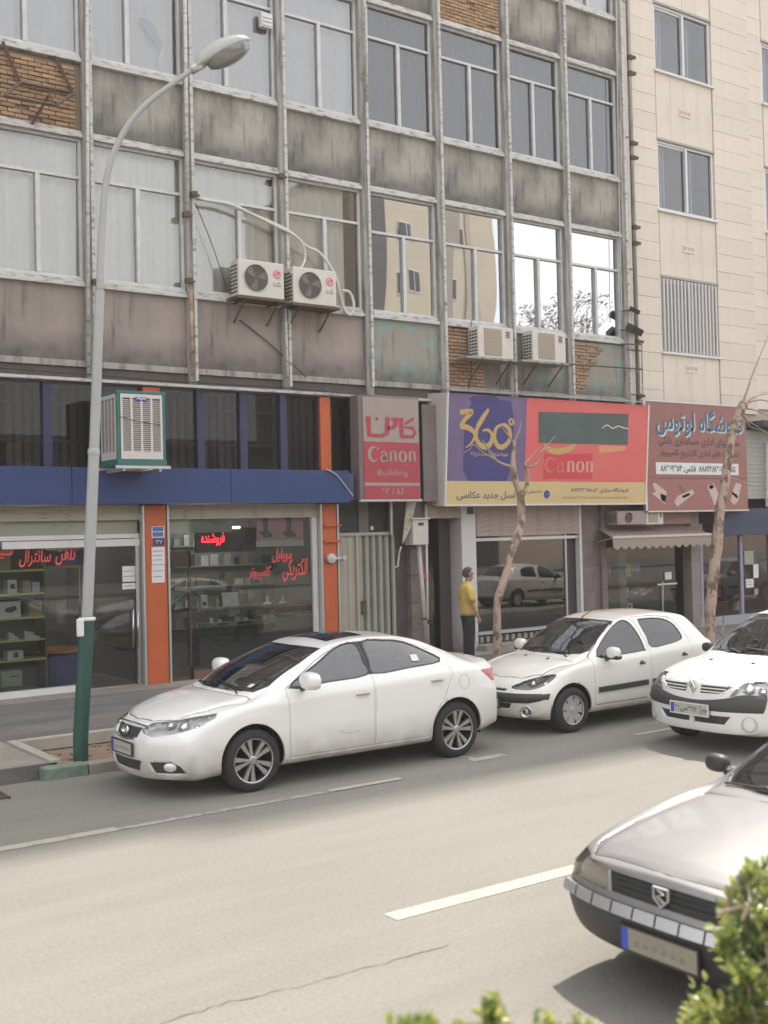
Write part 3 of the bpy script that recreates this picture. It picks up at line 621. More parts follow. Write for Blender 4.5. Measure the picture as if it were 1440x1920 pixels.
# ------------------------------------------------------------------ between the shops: cream gate, meter box, dark entry
ga = thing('corrugated_gate', 'cream and grey corrugated metal gate under the red hanging sign', 'gate', (12.4, YF+.1, ZW))
Yg = YF+.06; zt = u(690, 1004, Yg)[1]; x0, xa, x1 = u(636, 1100, Yg)[0], u(671, 1100, Yg)[0], u(738, 1100, Yg)[0]
M_gcream = mat('gate_cream', (.44, .4, .32), .6, col2=(.36, .32, .26), nscale=2); M_ggrey = mat('gate_grey', (.36, .35, .3), .6, col2=(.27, .27, .24), nscale=2)
box('frame', x0, x1, Yg-.03, Yg+.03, zt, zt+.06, M_gcream, ga); box('frame', xa-.035, xa+.02, Yg-.03, Yg+.03, ZW, zt, M_gcream, ga); box('frame', x1-.03, x1+.02, Yg-.03, Yg+.03, ZW, zt, M_gcream, ga)
def corr(x0, x1, m, n, dep, parent, Y, z0, z1):
    w_ = (x1-x0)/n
    for i in range(n):
        a = x0+i*w_; me = MB(); P = [(a, Y+dep), (a+w_*.15, Y), (a+w_*.6, Y), (a+w_*.75, Y+dep), (a+w_, Y+dep)]
        for k in range(4): me.face([(*P[k], z0), (*P[k+1], z0), (*P[k+1], z1), (*P[k], z1)])
        me.build('corrugated_sheet', m, parent)
corr(x0+.01, xa-.035, M_gcream, 2, .02, ga, Yg, ZW, zt); corr(xa+.02, x1-.03, M_ggrey, 5, .09, ga, Yg, ZW, zt)
box('lock_box', xa+.06, xa+.16, Yg-.03, Yg, 1.05, 1.3, M_rust, ga)
vd = thing('entrance_recess', 'dark recessed wall and signboard void above the corrugated gate', 'wall', (12.5, YF, 2.6))
box('back_panel', 11.66, 13.25, YF+.3, YF+.35, 2.6, 3.6, mat('void_grey', (.07, .07, .075), .7), vd)
p = wp(697, 992, YF+.28); MB().lathe([(0, -.03), (.05, -.02), (.04, .05), (0, .07)], p, 'z', 10).build('lamp', M_alu, vd)
wl = thing('stone_wall', 'dark brown stone wall strip behind the leaning conduit post', 'wall', (13.5, YF, ZW))
xw0, xw1, xw2 = u(740, 1100, YF)[0], u(771, 1100, YF)[0], u(803, 1100, YF)[0]
box('recess', xw0, xw1, YF+.15, YF+.2, ZW, 3.3, mat('recess_dark', (.08, .07, .07), .7, col2=(.12, .1, .1), nscale=2), wl); 
for k in range(6): box('stone_slab', xw1, xw2, YF-.0, YF+.2, ZW+k*.53, ZW+k*.53+.522, M_marble, wl)
xp = u(733, 1000, YF-.02)[0]; MB().tube([(xp, YF-.04, zt), (xp, YF-.04, 3.2)], .03, 8).build('pipe', M_alu, wl)
# leaning cream board above the meter box
q = [wp(763, 940, YF-.2), wp(780, 942, YF-.2), wp(770, 990, YF-.25), wp(755, 1020, YF-.25)]
m = MB(); m.face([v for v in reversed(q)]); m.face([v+Vector((0, .03, 0)) for v in q]); o = m.build('loose_board', M_beige, None); o.modifiers.new('thick', 'SOLIDIFY').thickness = .02
tag(o, 'bent beige board wedged above the meter box', 'board')
mb_ = thing('meter_box', 'cream electric meter box on the wall beside the dark entrance', 'meter box', tuple(wp(785, 1020, YF-.25)))
a = u(774, 974, YF-.3); b = u(804, 1021, YF-.3)
box('case', a[0], b[0], YF-.3, YF-.02, b[1], a[1], mat('meter_cream', (.58, .55, .49), .5, col2=(.5, .47, .41), nscale=5), mb_, bevel=.01)
box('lid', a[0]-.02, b[0]+.03, YF-.33, YF-.02, a[1], a[1]+.03, mat('meter_cream', (.58, .55, .49)), mb_, bevel=.005)
c = ((a[0]+b[0])/2, (a[1]+b[1])/2); box('window', c[0]-.06, c[0]+.07, YF-.306, YF-.3, a[1]-.12, a[1]-.06, M_ink, mb_)
MB().tube([wp(752, 1025, YF-.2), wp(749, 1035, YF-.15), wp(746, 1062, YF-.12), wp(741, 1064, YF-.12)], .018, 8).build('cable', M_alu, mb_, smooth=True)
po = thing('conduit_post', 'cream conduit post leaning below the meter box', 'post', tuple(wp(800, 1205, YF-.25)))
MB().tube([wp(785, 1022, YF-.2), wp(801, 1215, YF-.35)], .045, 10).build('tube', mat('conduit', (.5, .45, .4), .6, col2=(.35, .3, .27), nscale=6), po, smooth=True)
for py in (1160, ): q = wp(796, py, YF-.33); MB().lathe([(.05, -.02), (.055, 0), (.05, .02)], q, 'z', 10).build('clamp', M_rust, po)
pi_ = thing('drain_pipe', 'slim pale pipe standing beside the dark entrance with a black clamp', 'pipe', tuple(wp(803, 1200, YF-.05)))
MB().tube([wp(798, 945, YF-.05), wp(803, 1210, YF-.05)], .026, 8).build('tube', M_white, pi_, smooth=True)
q = wp(803, 1166, YF-.06); box('clamp', q.x-.05, q.x+.06, q.y-.04, q.y+.02, q.z-.04, q.z+.04, M_black, pi_); q = wp(796, 1079, YF-.12); box('tag', q.x-.03, q.x+.05, q.y-.01, q.y, q.z-.06, q.z+.05, M_orange, pi_)
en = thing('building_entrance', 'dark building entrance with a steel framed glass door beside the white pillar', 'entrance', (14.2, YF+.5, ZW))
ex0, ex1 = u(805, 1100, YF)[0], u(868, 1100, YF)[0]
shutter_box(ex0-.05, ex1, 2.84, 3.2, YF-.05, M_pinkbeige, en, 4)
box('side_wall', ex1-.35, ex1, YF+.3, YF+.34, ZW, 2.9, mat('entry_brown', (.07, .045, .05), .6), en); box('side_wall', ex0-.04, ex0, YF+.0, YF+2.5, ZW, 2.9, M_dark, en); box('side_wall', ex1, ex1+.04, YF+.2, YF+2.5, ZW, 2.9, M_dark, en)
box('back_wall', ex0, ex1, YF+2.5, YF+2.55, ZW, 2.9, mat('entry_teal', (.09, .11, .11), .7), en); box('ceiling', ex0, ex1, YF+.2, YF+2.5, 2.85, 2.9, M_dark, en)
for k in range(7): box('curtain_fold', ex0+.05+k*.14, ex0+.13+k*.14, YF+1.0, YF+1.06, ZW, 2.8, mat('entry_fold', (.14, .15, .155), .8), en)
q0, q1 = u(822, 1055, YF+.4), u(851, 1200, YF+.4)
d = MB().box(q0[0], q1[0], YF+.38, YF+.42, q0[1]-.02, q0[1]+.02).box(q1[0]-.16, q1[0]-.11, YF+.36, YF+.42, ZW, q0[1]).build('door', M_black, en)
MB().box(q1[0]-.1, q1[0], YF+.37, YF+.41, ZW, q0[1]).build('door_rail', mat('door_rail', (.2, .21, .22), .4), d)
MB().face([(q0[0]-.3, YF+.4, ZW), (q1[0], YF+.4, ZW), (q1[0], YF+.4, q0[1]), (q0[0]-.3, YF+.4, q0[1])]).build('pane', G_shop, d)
wp_ = thing('white_pillar', 'white painted pillar between the dark entrance and the shuttered shop', 'pillar', (14.9, YF, ZW))
wx0, wx1 = u(868, 1100, YF-.08)[0], u(895, 1100, YF-.08)[0]
box('shaft', wx0, wx1, YF-.08, YF+.5, ZW, 3.2, mat('pillar_white', (.6, .57, .56), .6, dirt=((.3, .27, .25), .5, 0, 6)), wp_, bevel=.01)
t = sheet('dark square number plate at the top of the white pillar', 'plate', 876, 888, 951, 964, YF-.085, M_ink, 'number_plate')

# ---- shuttered shop with big window
s3 = thing('shop', 'shop with half raised beige roller shutter and a bare reflecting window', 'shop', (16.7, YF, ZW))
X0, X1 = u(895, 1100, YF)[0], u(1088, 1100, YF)[0]
shutter_box(X0, X1, u(990, 1003, YF)[1], 3.35, YF-.03, M_pinkbeige, s3, 9)
zt3 = u(990, 1003, YF)[1]; xm = u(1063, 1100, YF)[0]; zb3 = u(980, 1178, YF)[1]
box('head_rail', X0, X1, YF+.0, YF+.06, zt3-.1, zt3-.04, M_alu, s3)
G_win3 = glass('bare_shop_glass', (.5, .56, .53), .07, 1.2, warp=.0012)
MB().face([(X0, YF+.06, zb3), (xm, YF+.06, zb3), (xm, YF+.06, zt3), (X0, YF+.06, zt3)]).build('pane', G_win3, s3)
box('door_frame', xm, xm+.04, YF+.02, YF+.08, ZW, zt3, M_alu, s3); box('side_rail', X1-.02, X1+.05, YF-.04, YF+.1, ZW, 3.3, M_white, s3)
box('side_panel', xm+.04, X1-.02, YF+.12, YF+.16, ZW, zt3, mat('side_panel', (.06, .045, .05), .6), s3)
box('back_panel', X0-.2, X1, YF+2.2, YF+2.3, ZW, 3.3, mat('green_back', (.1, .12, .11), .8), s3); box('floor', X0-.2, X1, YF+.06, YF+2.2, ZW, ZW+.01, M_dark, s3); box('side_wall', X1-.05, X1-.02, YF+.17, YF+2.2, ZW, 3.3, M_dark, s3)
zz = u(980, 1200, YF)[1]
box('sill_band', X0, xm, YF-.02, YF+.08, zb3-.06, zb3, M_alu, s3)
box('sub_wall', X0, xm, YF+.1, YF+.14, zz-.1, zb3-.06, M_dark, s3)
n = int((xm-X0)/.17)
for k in range(n): box('baluster', X0+.05+k*.17, X0+.14+k*.17, YF+.0, YF+.08, zz+.02, zb3-.1, mat('baluster', (.27, .26, .25), .7), s3, bevel=.01)
box('step', X0-.1, X1, YF-.35, YF+.1, ZW, zz, M_conc, s3, bevel=.01); box('step', X0-.1, X1, YF-.7, YF-.352, ZW, zz-.12, M_conc, s3, bevel=.01) if zz-.12 > ZW+.03 else None

# ---- hanging signs
sg = thing('hanging_sign', 'tall red lightbox sign with white Latin and Persian name beside the blue fascia', 'sign', (12.9, YF-.35, 3.24))
Y1 = YF-.42; a = u(680, 752, Y1); b = u(788, 935, Y1)
box('case', a[0]-.1, b[0]+.03, Y1+.012, YF-.12, b[1]-.02, 5.15, mat('sign_case', (.17, .13, .13), .6), sg, bevel=.01)
box('case_frame', a[0]-.11, b[0]+.04, Y1-.02, Y1+.03, b[1]-.05, b[1]-.01, M_alu, sg)
zr = u(700, 828, Y1)[1]; M_signred = mat('sign_red', (.42, .05, .07), .45, col2=(.36, .045, .06), nscale=2); M_signwhite = mat('sign_white', (.38, .31, .28), .5, col2=(.31, .24, .22), nscale=2)
box('face_panel', a[0], b[0], Y1, Y1+.01, b[1], zr, M_signred, sg); box('face_panel', a[0], b[0], Y1, Y1+.01, zr, 5.12, M_signwhite, sg)
z0, z1 = u(730, 911, Y1)[1], u(730, 905, Y1)[1]; MB().face([(a[0], Y1-.003, z0), (b[0], Y1-.003, z0), (b[0], Y1-.003, z1), (a[0], Y1-.003, z1)]).build('stripe', M_signwhite, sg)
def serif(s, x0, x1, z0, z1, y, m, parent, name='lettering', world=True):
    # broad-pen roman letters with thin flicks: C, a, n, o drawn as outlines on a unit grid
    def arc(cx, cz, rx, rz, a0, a1, n=18): return [(cx+rx*math.cos(R(a0+(a1-a0)*i/n)), cz+rz*math.sin(R(a0+(a1-a0)*i/n))) for i in range(n+1)]
    wd = {'C': .95, 'a': .78, 'n': .86, 'o': .8}; tot = sum(wd[c] for c in s); mb = MB(); X = 0
    def rib(pts, ws): mb.ribbon([(x0+(X+p)/tot*(x1-x0), z0+q*(z1-z0)) for p, q in pts], [w_*(z1-z0) for w_ in ws], y)
    for c in s:
        if c == 'C':
            P = arc(.52, .48, .4, .46, 50, 310, 26); rib(P, [.06+.2*abs(math.sin(math.pi*i/26))**1.5 for i in range(27)]); rib([(.72, .82), (.9, .86), (.94, .98)], [.2, .12, .01]); rib([(.76, .14), (.9, .24)], [.06, .02])
        if c == 'a':
            rib(arc(.34, .22, .2, .2, 80, 400, 22), [.06+.08*abs(math.sin(math.pi*i/22)) for i in range(23)]); rib([(.56, .62), (.57, .3), (.58, .1), (.68, .02), (.78, .08)], [.2, .2, .18, .1, .02]); rib([(.18, .55), (.3, .68), (.45, .7), (.56, .62)], [.12, .08, .08, .1])
        if c == 'n':
            rib([(.1, .62), (.2, .72)], [.02, .06]); rib([(.2, .72), (.2, .02)], [.2, .2]); rib([(.24, .55), (.4, .7), (.52, .72), (.6, .6)], [.03, .06, .1, .16]); rib([(.61, .62), (.61, .02)], [.2, .2]); rib([(.06, .03), (.34, .03)], [.05, .05]); rib([(.48, .03), (.78, .03)], [.05, .05])
        if c == 'o':
            rib(arc(.38, .36, .27, .34, 90, 450, 28), [.04+.17*abs(math.sin(2*math.pi*i/28)) for i in range(29)])
        X += wd[c]
    return mb.build(name, m, parent, world=world)
def sq(px0, px1, py0, py1, Y): a = u(px0, py1, Y); b = u(px1, py0, Y); return a[0], b[0], a[1], b[1]
e = sq(690, 782, 839, 865, Y1); serif('Canon', *e, Y1-.004, M_signwhite, sg)
e = sq(708, 765, 881, 895, Y1); txt('Building', *e, Y1-.004, M_signwhite, sg)
e = sq(717, 756, 914, 927, Y1); txt('۶۳ / 63', *e, Y1-.004, M_signwhite, sg)
zk0, zk1 = u(700, 820, Y1)[1], u(700, 781, Y1)[1]; ax, bx = u(688, 800, Y1)[0], u(778, 800, Y1)[0]; W_ = bx-ax; H_ = zk1-zk0
m = MB()
for P, ws in (([(.03, 1), (.04, .1), (.3, .08), (.42, .2), (.45, 1)], [.1, .1, .06, .1, .1]), ([(.45, .45), (.56, .5), (.62, .65), (.63, 1)], [.06, .07, .1, .1]), ([(.74, 1), (.75, .08), (1.0, .08)], [.1, .1, .05]), ([(1.0, .08), (1.05, .3), (1.0, .52), (.8, .55)], [.05, .06, .06, .03]), ([(.82, .7), (1.03, 1)], [.05, .05])):
    m.ribbon([(ax+p*W_*.95, zk0+q*H_) for p, q in P], [t*W_ for t in ws], Y1-.004)
for dx in (.2, .53): m.ribbon([(ax+dx*W_-.03, zk1-.04), (ax+dx*W_+.03, zk1-.04)], .06, Y1-.005)
m.build('lettering', M_signred, sg)
side = box('blank_board', u(792, 800, YF-.3)[0], u(822, 800, YF-.3)[0], YF-.3, YF-.26, u(800, 940, YF-.3)[1], 5.05, mat('side_board', (.24, .2, .2), .7, col2=(.16, .13, .13), nscale=2), None)
tag(side, 'grey board between the red hanging sign and the wide billboard', 'board')

# ---- wide billboard, leaning outwards at the top: built upright in its own frame, then tilted
BW0 = u(836, 950, YF-.5); BW1 = u(1209, 940, YF-.5); bw = BW1[0]-BW0[0]; bz = (BW0[1]+BW1[1])/2
bb = thing('billboard', 'wide billboard, purple with a yellow 360 at left, red with a dark patch at right', 'billboard', (BW0[0], YF-.5, bz), rotx=R(4.5))
def B(px, py):                                     # photograph point on the leaning face -> face coordinates
    d = ray(px, py); n = Vector((0, -math.cos(R(4.5)), -math.sin(R(4.5)))); o = Vector((BW0[0], YF-.5, bz)) - Vector((0, 0, EYE))
    t = n.dot(o)/n.dot(d); q = d*t-o; return (q.x, q.z/math.cos(R(4.5)))
bh = B(900, 740)[1]
M_bp = mat('board_purple', (.13, .085, .2), .45, col2=(.19, .145, .26), nscale=1.2); M_bi = mat('board_indigo', (.05, .045, .19), .45); M_br = mat('board_red', (.68, .1, .1), .45, col2=(.66, .16, .14), nscale=1.1)
M_by = mat('board_yellow', (.62, .45, .2), .5, col2=(.62, .48, .25), nscale=1.5); M_gold = mat('board_gold', (.52, .35, .12), .5); M_grn = mat('board_patch', (.05, .075, .08), .5, col2=(.09, .12, .11), nscale=1.4)
xs = B(985, 850)[0]; zy = B(900, 902)[1]
def lb_(name, x0, x1, y0, y1, z0, z1, m, **k): return MB().box(x0, x1, y0, y1, z0, z1).build(name, m, bb, world=False, **k)
lb_('face_panel', 0, xs, 0, .02, zy, bh, M_bp); lb_('face_panel', xs+.002, bw, 0, .02, zy, bh, M_br); lb_('face_panel', 0, bw, 0, .02, 0, zy-.002, M_by)
MB().box(-.03, 0, -.015, .03, -.03, bh+.02).box(bw, bw+.04, -.015, .03, -.03, bh+.02).box(0, bw, -.015, .03, -.03, 0).build('frame', M_white, bb, world=False)
lb_('side_panel', -.035, -.005, .032, .72, -.03, bh, mat('billboard_side', (.55, .5, .47), .6, col2=(.48, .43, .4), nscale=2))
lb_('soffit', 0, bw, .03, .6, -.02, .0, M_white)
for k in range(6): MB().obox((bw*(k+.5)/6, .17, bh+.09), (bw/12-.005, 0, rnd.uniform(-.02, .02)), (0, .24, .03), (0, 0, .006)).build('top_sheet', mat('zinc_sheet', (.42, .4, .38), .5, .3, col2=(.33, .3, .28), nscale=3), bb, world=False)
# vase-like darker silhouette
pts = [(878, 902), (868, 880), (870, 800), (876, 768), (884, 756), (880, 748), (888, 742), (930, 742), (936, 750), (958, 752), (964, 790), (958, 880), (950, 902)]
MB().face([(B(*p)[0], -.002, B(*p)[1]) for p in reversed(pts)]).build('print', M_bi, bb, world=False)
def strokes(lst, m, y=-.005):
    mb = MB()
    for P, ws in lst:
        Q = [B(*p) for p in P]; k = 6 # smooth through the points
        out = []; wo = []
        for i in range(len(Q)-1):
            p0, p1, p2, p3 = Q[max(i-1, 0)], Q[i], Q[i+1], Q[min(i+2, len(Q)-1)]; w1, w2 = ws[i], ws[i+1]
            for j in range(k):
                t = j/k; f = lambda a, b, c, d: .5*((2*b)+(-a+c)*t+(2*a-5*b+4*c-d)*t*t+(-a+3*b-3*c+d)*t**3)
                out.append((f(p0[0], p1[0], p2[0], p3[0]), f(p0[1], p1[1], p2[1], p3[1]))); wo.append((w1*(1-t)+w2*t)/66)
        out.append(Q[-1]); wo.append(ws[-1]/78); mb.ribbon(out, wo, y); y -= .0006
    mb.build('lettering', m, bb, world=False)
strokes([([(862, 773), (884, 772), (872, 786), (863, 800)], [6, 7, 6, 6]), ([(863, 799), (880, 803), (890, 815), (884, 830), (872, 840)], [7, 7, 5, 3, 1]),
         ([(916, 767), (906, 782), (895, 800)], [4, 7, 7]), ([(895, 800), (892, 818), (898, 832), (910, 838), (920, 830), (922, 815), (914, 806), (904, 808)], [6, 6, 7, 8, 7, 5, 4, 2]),
         ([(943, 795), (930, 803), (927, 822), (934, 837), (946, 836), (956, 822), (954, 804), (943, 795)], [3, 5, 6, 7, 7, 6, 6, 5]),
         ([(958, 785), (954, 790), (958, 796), (963, 791), (958, 785)], [3, 3, 3, 3, 3])], M_gold)
def btxt(s, px0, px1, py0, py1, m, bold=0, nm='lettering', shear=0):
    a = B(px0, py1); b = B(px1, py0); return txt(s, a[0], b[0], a[1], b[1], -.004, m, bb, nm, bold, shear, world=False)
btxt(fa('سیصدوشصت درجه'), 882, 953, 846, 857, M_gold, .01)
btxt(fa('نسل جدید عکاسی'), 856, 966, 921, 938, M_bi, .012)
btxt(fa('فروشگاه مرکزی ۸۸۳۲۲۶۵۵-۵۶'), 1070, 1178, 914, 924, M_bi, .01); btxt(fa('خیابان ایرانشهر نرسیده به خیابان کریمخان پلاک ۶۳ ساختمان کانن'), 1054, 1177, 930, 936, M_bi, 0)
btxt(fa('خانه عکس'), 990, 1016, 918, 926, M_bi, 0)
a = B(1025, 927); MB().lathe([(0, 0), (.085, 0)], (a[0], -.004, a[1]), 'y', 24).build('emblem', mat('emblem_blue', (.05, .07, .3), .5), bb, world=False); btxt('360', 1021, 1029, 924, 929, M_by, .02)
def poly(pts, m, y, nm='print'): MB().face([(B(*p)[0], y, B(*p)[1]) for p in reversed(pts)]).build(nm, m, bb, world=False)
poly([(1020, 850), (1111, 851), (1110, 898), (1018, 898)], mat('board_deepred', (.6, .05, .07), .45), -.002)
a = B(1020, 885); b = B(1060, 858); serif('Ca', a[0], b[0], a[1], b[1], -.004, mat('board_faded', (.55, .17, .12), .5), bb, world=False); a = B(1061, 885); b = B(1115, 858); serif('non', a[0], b[0], a[1], b[1], -.004, mat('board_peach', (.62, .4, .29), .5), bb, world=False)
strokes([([(1020, 832), (1032, 844), (1050, 846), (1070, 840), (1078, 832)], [3, 8, 9, 8, 4])], M_gold); poly([(1122, 835), (1174, 837), (1170, 845), (1124, 850)], mat('board_orange', (.68, .3, .14), .5), -.003)
poly([(1010, 772), (1178, 776), (1177, 834), (1010, 830)], M_grn, -.007, 'cover_sheet')
strokes([([(1128, 803), (1138, 797), (1148, 803), (1158, 799), (1168, 802), (1178, 804)], [1, 1.5, 1.5, 1.5, 1.5, 1])], mat('tear_white', (.7, .65, .6), .7), -.01)

# ---- lotus shop sign
YL = YF-.45; a = u(1215, 958, YL); b = u(1397, 757, YL)
zt_ = u(1215, 752, YL)[1]
lo = thing('shop_sign', 'brick red shop sign with blue Persian name, phone numbers and pictures of devices', 'sign', (a[0], YL, a[1]))
M_lr = mat('lotus_red', (.31, .125, .105), .55, col2=(.27, .11, .095), nscale=1.2)
zc = u(1290, 897, YL)[1]
box('face_panel', a[0], b[0], YL, YL+.02, zc+.005, zt_, M_lr, lo); box('face_panel', a[0], b[0], YL, YL+.02, a[1], zc-.005, mat('lotus_red2', (.32, .13, .11), .55), lo)
box('case', a[0], b[0], YL+.021, YF-.02, a[1]+.01, zt_-.02, M_ink, lo); box('post', a[0]-.07, a[0]-.012, YL-.01, YL+.06, a[1], zt_+.02, M_alu, lo)
box('frame', a[0], b[0]+.02, YL-.015, YL+.02, zt_, zt_+.03, M_alu, lo); box('frame', a[0], b[0]+.02, YL-.015, YL+.02, a[1]-.03, a[1], M_alu, lo)
def ltx(s, px0, px1, py0, py1, m, bold=0, dy=.004): e = sq(px0, px1, py0, py1, YL); txt(s, e[0], e[1], e[2], e[3], YL-dy, m, lo, 'lettering', bold)
ltx(fa('فروشگاه لوتوس'), 1232, 1393, 774, 819, mat('lotus_pale', (.55, .6, .6), .6), .03, .003); ltx(fa('فروشگاه لوتوس'), 1230, 1392, 772, 816, mat('lotus_blue', (.03, .12, .2), .6), .02, .005)
ltx(fa('ماشینهای اداری حسابداری بانکی'), 1235, 1385, 823, 836, M_ink, .01); ltx(fa('دستگاه های اداری کارتریج کامپیوتر'), 1237, 1384, 844, 859, M_ink, .01)
e = sq(1230, 1384, 870, 889, YL); box('number_strip', e[0], e[1], YL-.006, YL, e[2], e[3], M_paper, lo)
ltx(fa('تلفن: ۸۸۸۴۲۸۱۳-۱۴  فکس: ۸۸۳۰۹۳۵۴'), 1238, 1378, 873, 887, M_ink, .02, .01)
M_dev = mat('device_print', (.55, .42, .38), .6); M_devd = mat('device_dark', (.2, .12, .1), .6)
for P, mm in (([(1223, 908), (1228, 905), (1250, 922), (1247, 945), (1222, 925), (1230, 922)], M_dev), ([(1238, 925), (1250, 930), (1248, 942), (1240, 938)], M_devd), ([(1264, 942), (1270, 930), (1298, 918), (1302, 925), (1270, 950)], M_dev), ([(1270, 906), (1273, 906), (1284, 922), (1280, 924)], M_devd), ([(1278, 930), (1292, 924), (1294, 928), (1282, 934)], M_devd),
              ([(1326, 912), (1338, 906), (1352, 936), (1340, 948)], M_dev), ([(1329, 912), (1336, 908), (1339, 914), (1332, 918)], M_devd), ([(1374, 920), (1380, 905), (1390, 908), (1384, 940), (1376, 947), (1370, 940)], M_dev), ([(1374, 922), (1384, 930), (1382, 935), (1372, 926)], M_devd)):
    MB().face([tuple(wp(x, y, YL-.004)) for x, y in reversed(P)]).build('print', mm, lo)

# ---- lotus shop front below its sign
s4 = thing('shop', 'brown stone shop with ring binders in the window under a scalloped awning', 'shop', (20.8, YF, ZW))
bx0, bx1 = u(1091, 1100, YF)[0], u(1150, 1100, YF)[0]
xr = u(1310, 1100, YF)[0]
for k in range(6):
    box('stone_slab', bx0, u(1112, 1100, YF)[0]-.004, YF-.05, YF+.2, ZW+k*.53, ZW+k*.53+.524, M_marble, s4); box('stone_slab', u(1112, 1100, YF)[0], u(1127, 1100, YF)[0], YF+.02, YF+.2, ZW+k*.53, ZW+k*.53+.524, M_marble, s4)
    box('stone_slab', u(1124, 1100, YF)[0]+.05, u(1134, 1100, YF)[0]+.05, YF-.04, YF+.1, ZW+k*.53, ZW+k*.53+.524, M_marble, s4); box('stone_slab', u(1294, 1100, YF)[0], xr, YF-.06, YF+.2, ZW+k*.53, ZW+k*.53+.524, mat('pale_marble', (.3, .24, .22), .6, col2=(.22, .17, .16), nscale=2.5), s4)
box('lintel', bx1-.4, xr, YF-.02, YF+.15, 2.3, 2.5, M_marble, s4); box('upper_wall', bx0, xr+.1, YF+.05, YF+.2, 2.5, 3.4, M_marble, s4)
xw, xd2 = u(1134, 1100, YF)[0]+.05, u(1232, 1100, YF)[0]
MB().face([(xw, YF+.04, .5), (xd2, YF+.04, .5), (xd2, YF+.04, 2.3), (xw, YF+.04, 2.3)]).build('pane', G_shop, s4); box('sub_wall', xw, xd2, YF+.02, YF+.1, ZW, .5, M_marble, s4)
d = MB().face([(xd2+.02, YF+.05, ZW), (u(1270, 1100, YF)[0], YF+.05, ZW), (u(1270, 1100, YF)[0], YF+.05, 2.2), (xd2+.02, YF+.05, 2.2)]).build('door', G_shop, s4)
MB().tube([wp(1243, 1090, YF-.0), wp(1243, 1155, YF-.0)], .015, 8).build('door_handle', M_steel, d); box('door_rail', xd2+.02, u(1270, 1100, YF)[0], YF, YF+.03, u(1250, 1095, YF)[1]-.02, u(1250, 1095, YF)[1]+.02, M_steel, d)
sheet('white paper notice on the door of the binder shop', 'notice', 1246, 1259, 1073, 1086, YF+.03, M_paper)
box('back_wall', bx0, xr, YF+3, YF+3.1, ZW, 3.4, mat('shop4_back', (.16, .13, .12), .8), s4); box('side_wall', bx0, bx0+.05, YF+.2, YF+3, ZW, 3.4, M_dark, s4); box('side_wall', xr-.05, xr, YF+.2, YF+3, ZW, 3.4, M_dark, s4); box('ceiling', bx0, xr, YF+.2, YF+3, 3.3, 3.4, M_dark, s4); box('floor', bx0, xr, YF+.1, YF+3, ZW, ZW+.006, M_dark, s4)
ws_ = thing('window_shelf', 'shelf of ring binders in the window under the awning', 'shelf', (19.9, YF+.5, 1.3)); Yb = YF+.5
zsh = u(1170, 1082, Yb)[1]; box('shelf', xw, xd2, Yb-.02, Yb+.35, zsh-.03, zsh, mat('shelf_blue', (.06, .08, .2), .5), ws_)
zs2 = u(1170, 1120, Yb)[1]; box('shelf', xw, xd2, Yb-.02, Yb+.35, zs2-.03, zs2, M_marble, ws_)
bcol = {'red': (.6, .06, .06), 'blue': (.06, .09, .3), 'green': (.3, .5, .1), 'dark': (.05, .05, .06)}
cols = ['dark', 'red', 'blue', 'blue', 'blue', 'blue', 'red', 'red', 'green', 'green', 'red', 'blue', 'blue', 'blue']
x = u(1136, 1070, Yb)[0]
ords = ['first', 'second', 'third', 'fourth', 'fifth', 'sixth', 'seventh', 'eighth', 'ninth', 'tenth', 'eleventh', 'twelfth', 'thirteenth', 'fourteenth']
for i, cn_ in enumerate(cols):
    t = thing('ring_binder', f'{cn_} ring binder, {ords[i]} from the left in the row on the window shelf', 'binder', (x, Yb, zsh), 'ring binders on the window shelf')
    hb = .3; box('spine', x, x+.07, Yb, Yb+.26, zsh, zsh+hb, mat('binder_'+cn_, bcol[cn_], .5), t, bevel=.004); box('spine_label', x+.018, x+.052, Yb-.003, Yb, zsh+.12, zsh+.25, M_paper, t); x += .083
t = thing('white_machine', 'white office machine on the lower shelf of the binder shop window', 'machine', tuple(wp(1165, 1118, Yb)))
p = wp(1165, 1112, Yb+.1); MB().prism([(p.x-.15, zs2), (p.x+.15, zs2), (p.x+.15, zs2+.2), (p.x, zs2+.3), (p.x-.15, zs2+.28)], Yb+.02, Yb+.3).build('housing', M_wbox, t, bevel=.02); box('tray', p.x-.1, p.x+.1, Yb-.03, Yb+.02, zs2+.06, zs2+.09, M_ink, t)
t = thing('paper_pile', 'loose pale paper packs on the lower shelf of the binder shop window', 'paper'); t.location = wp(1200, 1115, Yb)
for k in range(5): MB().obox((p.x+.35+k*.13, Yb+.15, zs2+.06+.03*(k % 3)), (.14, .03, .03), (-.02, .1, 0), (0, 0, .03)).build('pack', M_paper if k % 2 else M_pinkbeige, t)
t = thing('camera_device', 'small white device low in the window under the paper packs', 'device'); t.location = wp(1180, 1138, Yb); p = wp(1180, 1137, Yb); MB().box(p.x-.1, p.x+.12, Yb, Yb+.1, p.z-.06, p.z+.07).build('housing', M_wbox, t, bevel=.01); MB().lathe([(0, -.01), (.035, -.01), (.035, 0)], (p.x, Yb, p.z), 'y', 12).build('lens', M_ink, t)
st = box('pedestal', p.x-.2, p.x+.25, Yb, Yb+.3, .5, p.z-.06, M_marble, s4)
aw = thing('awning', 'cream awning with a scalloped valance over the binder shop', 'awning', (20.4, YF-.5, 2.7))
Ya = YF-.5; A0 = wp(1149, 1008, Ya); A1 = wp(1333, 1000, Ya); U0 = (A0.x+.05, YF-.02, A0.z+.2); U1 = (A1.x-.05, YF-.02, A0.z+.2)
M_awn = mat('awning_cloth', (.27, .2, .165), .9, col2=(.22, .165, .14), nscale=3); M_awn2 = mat('valance_cloth', (.34, .28, .23), .9)
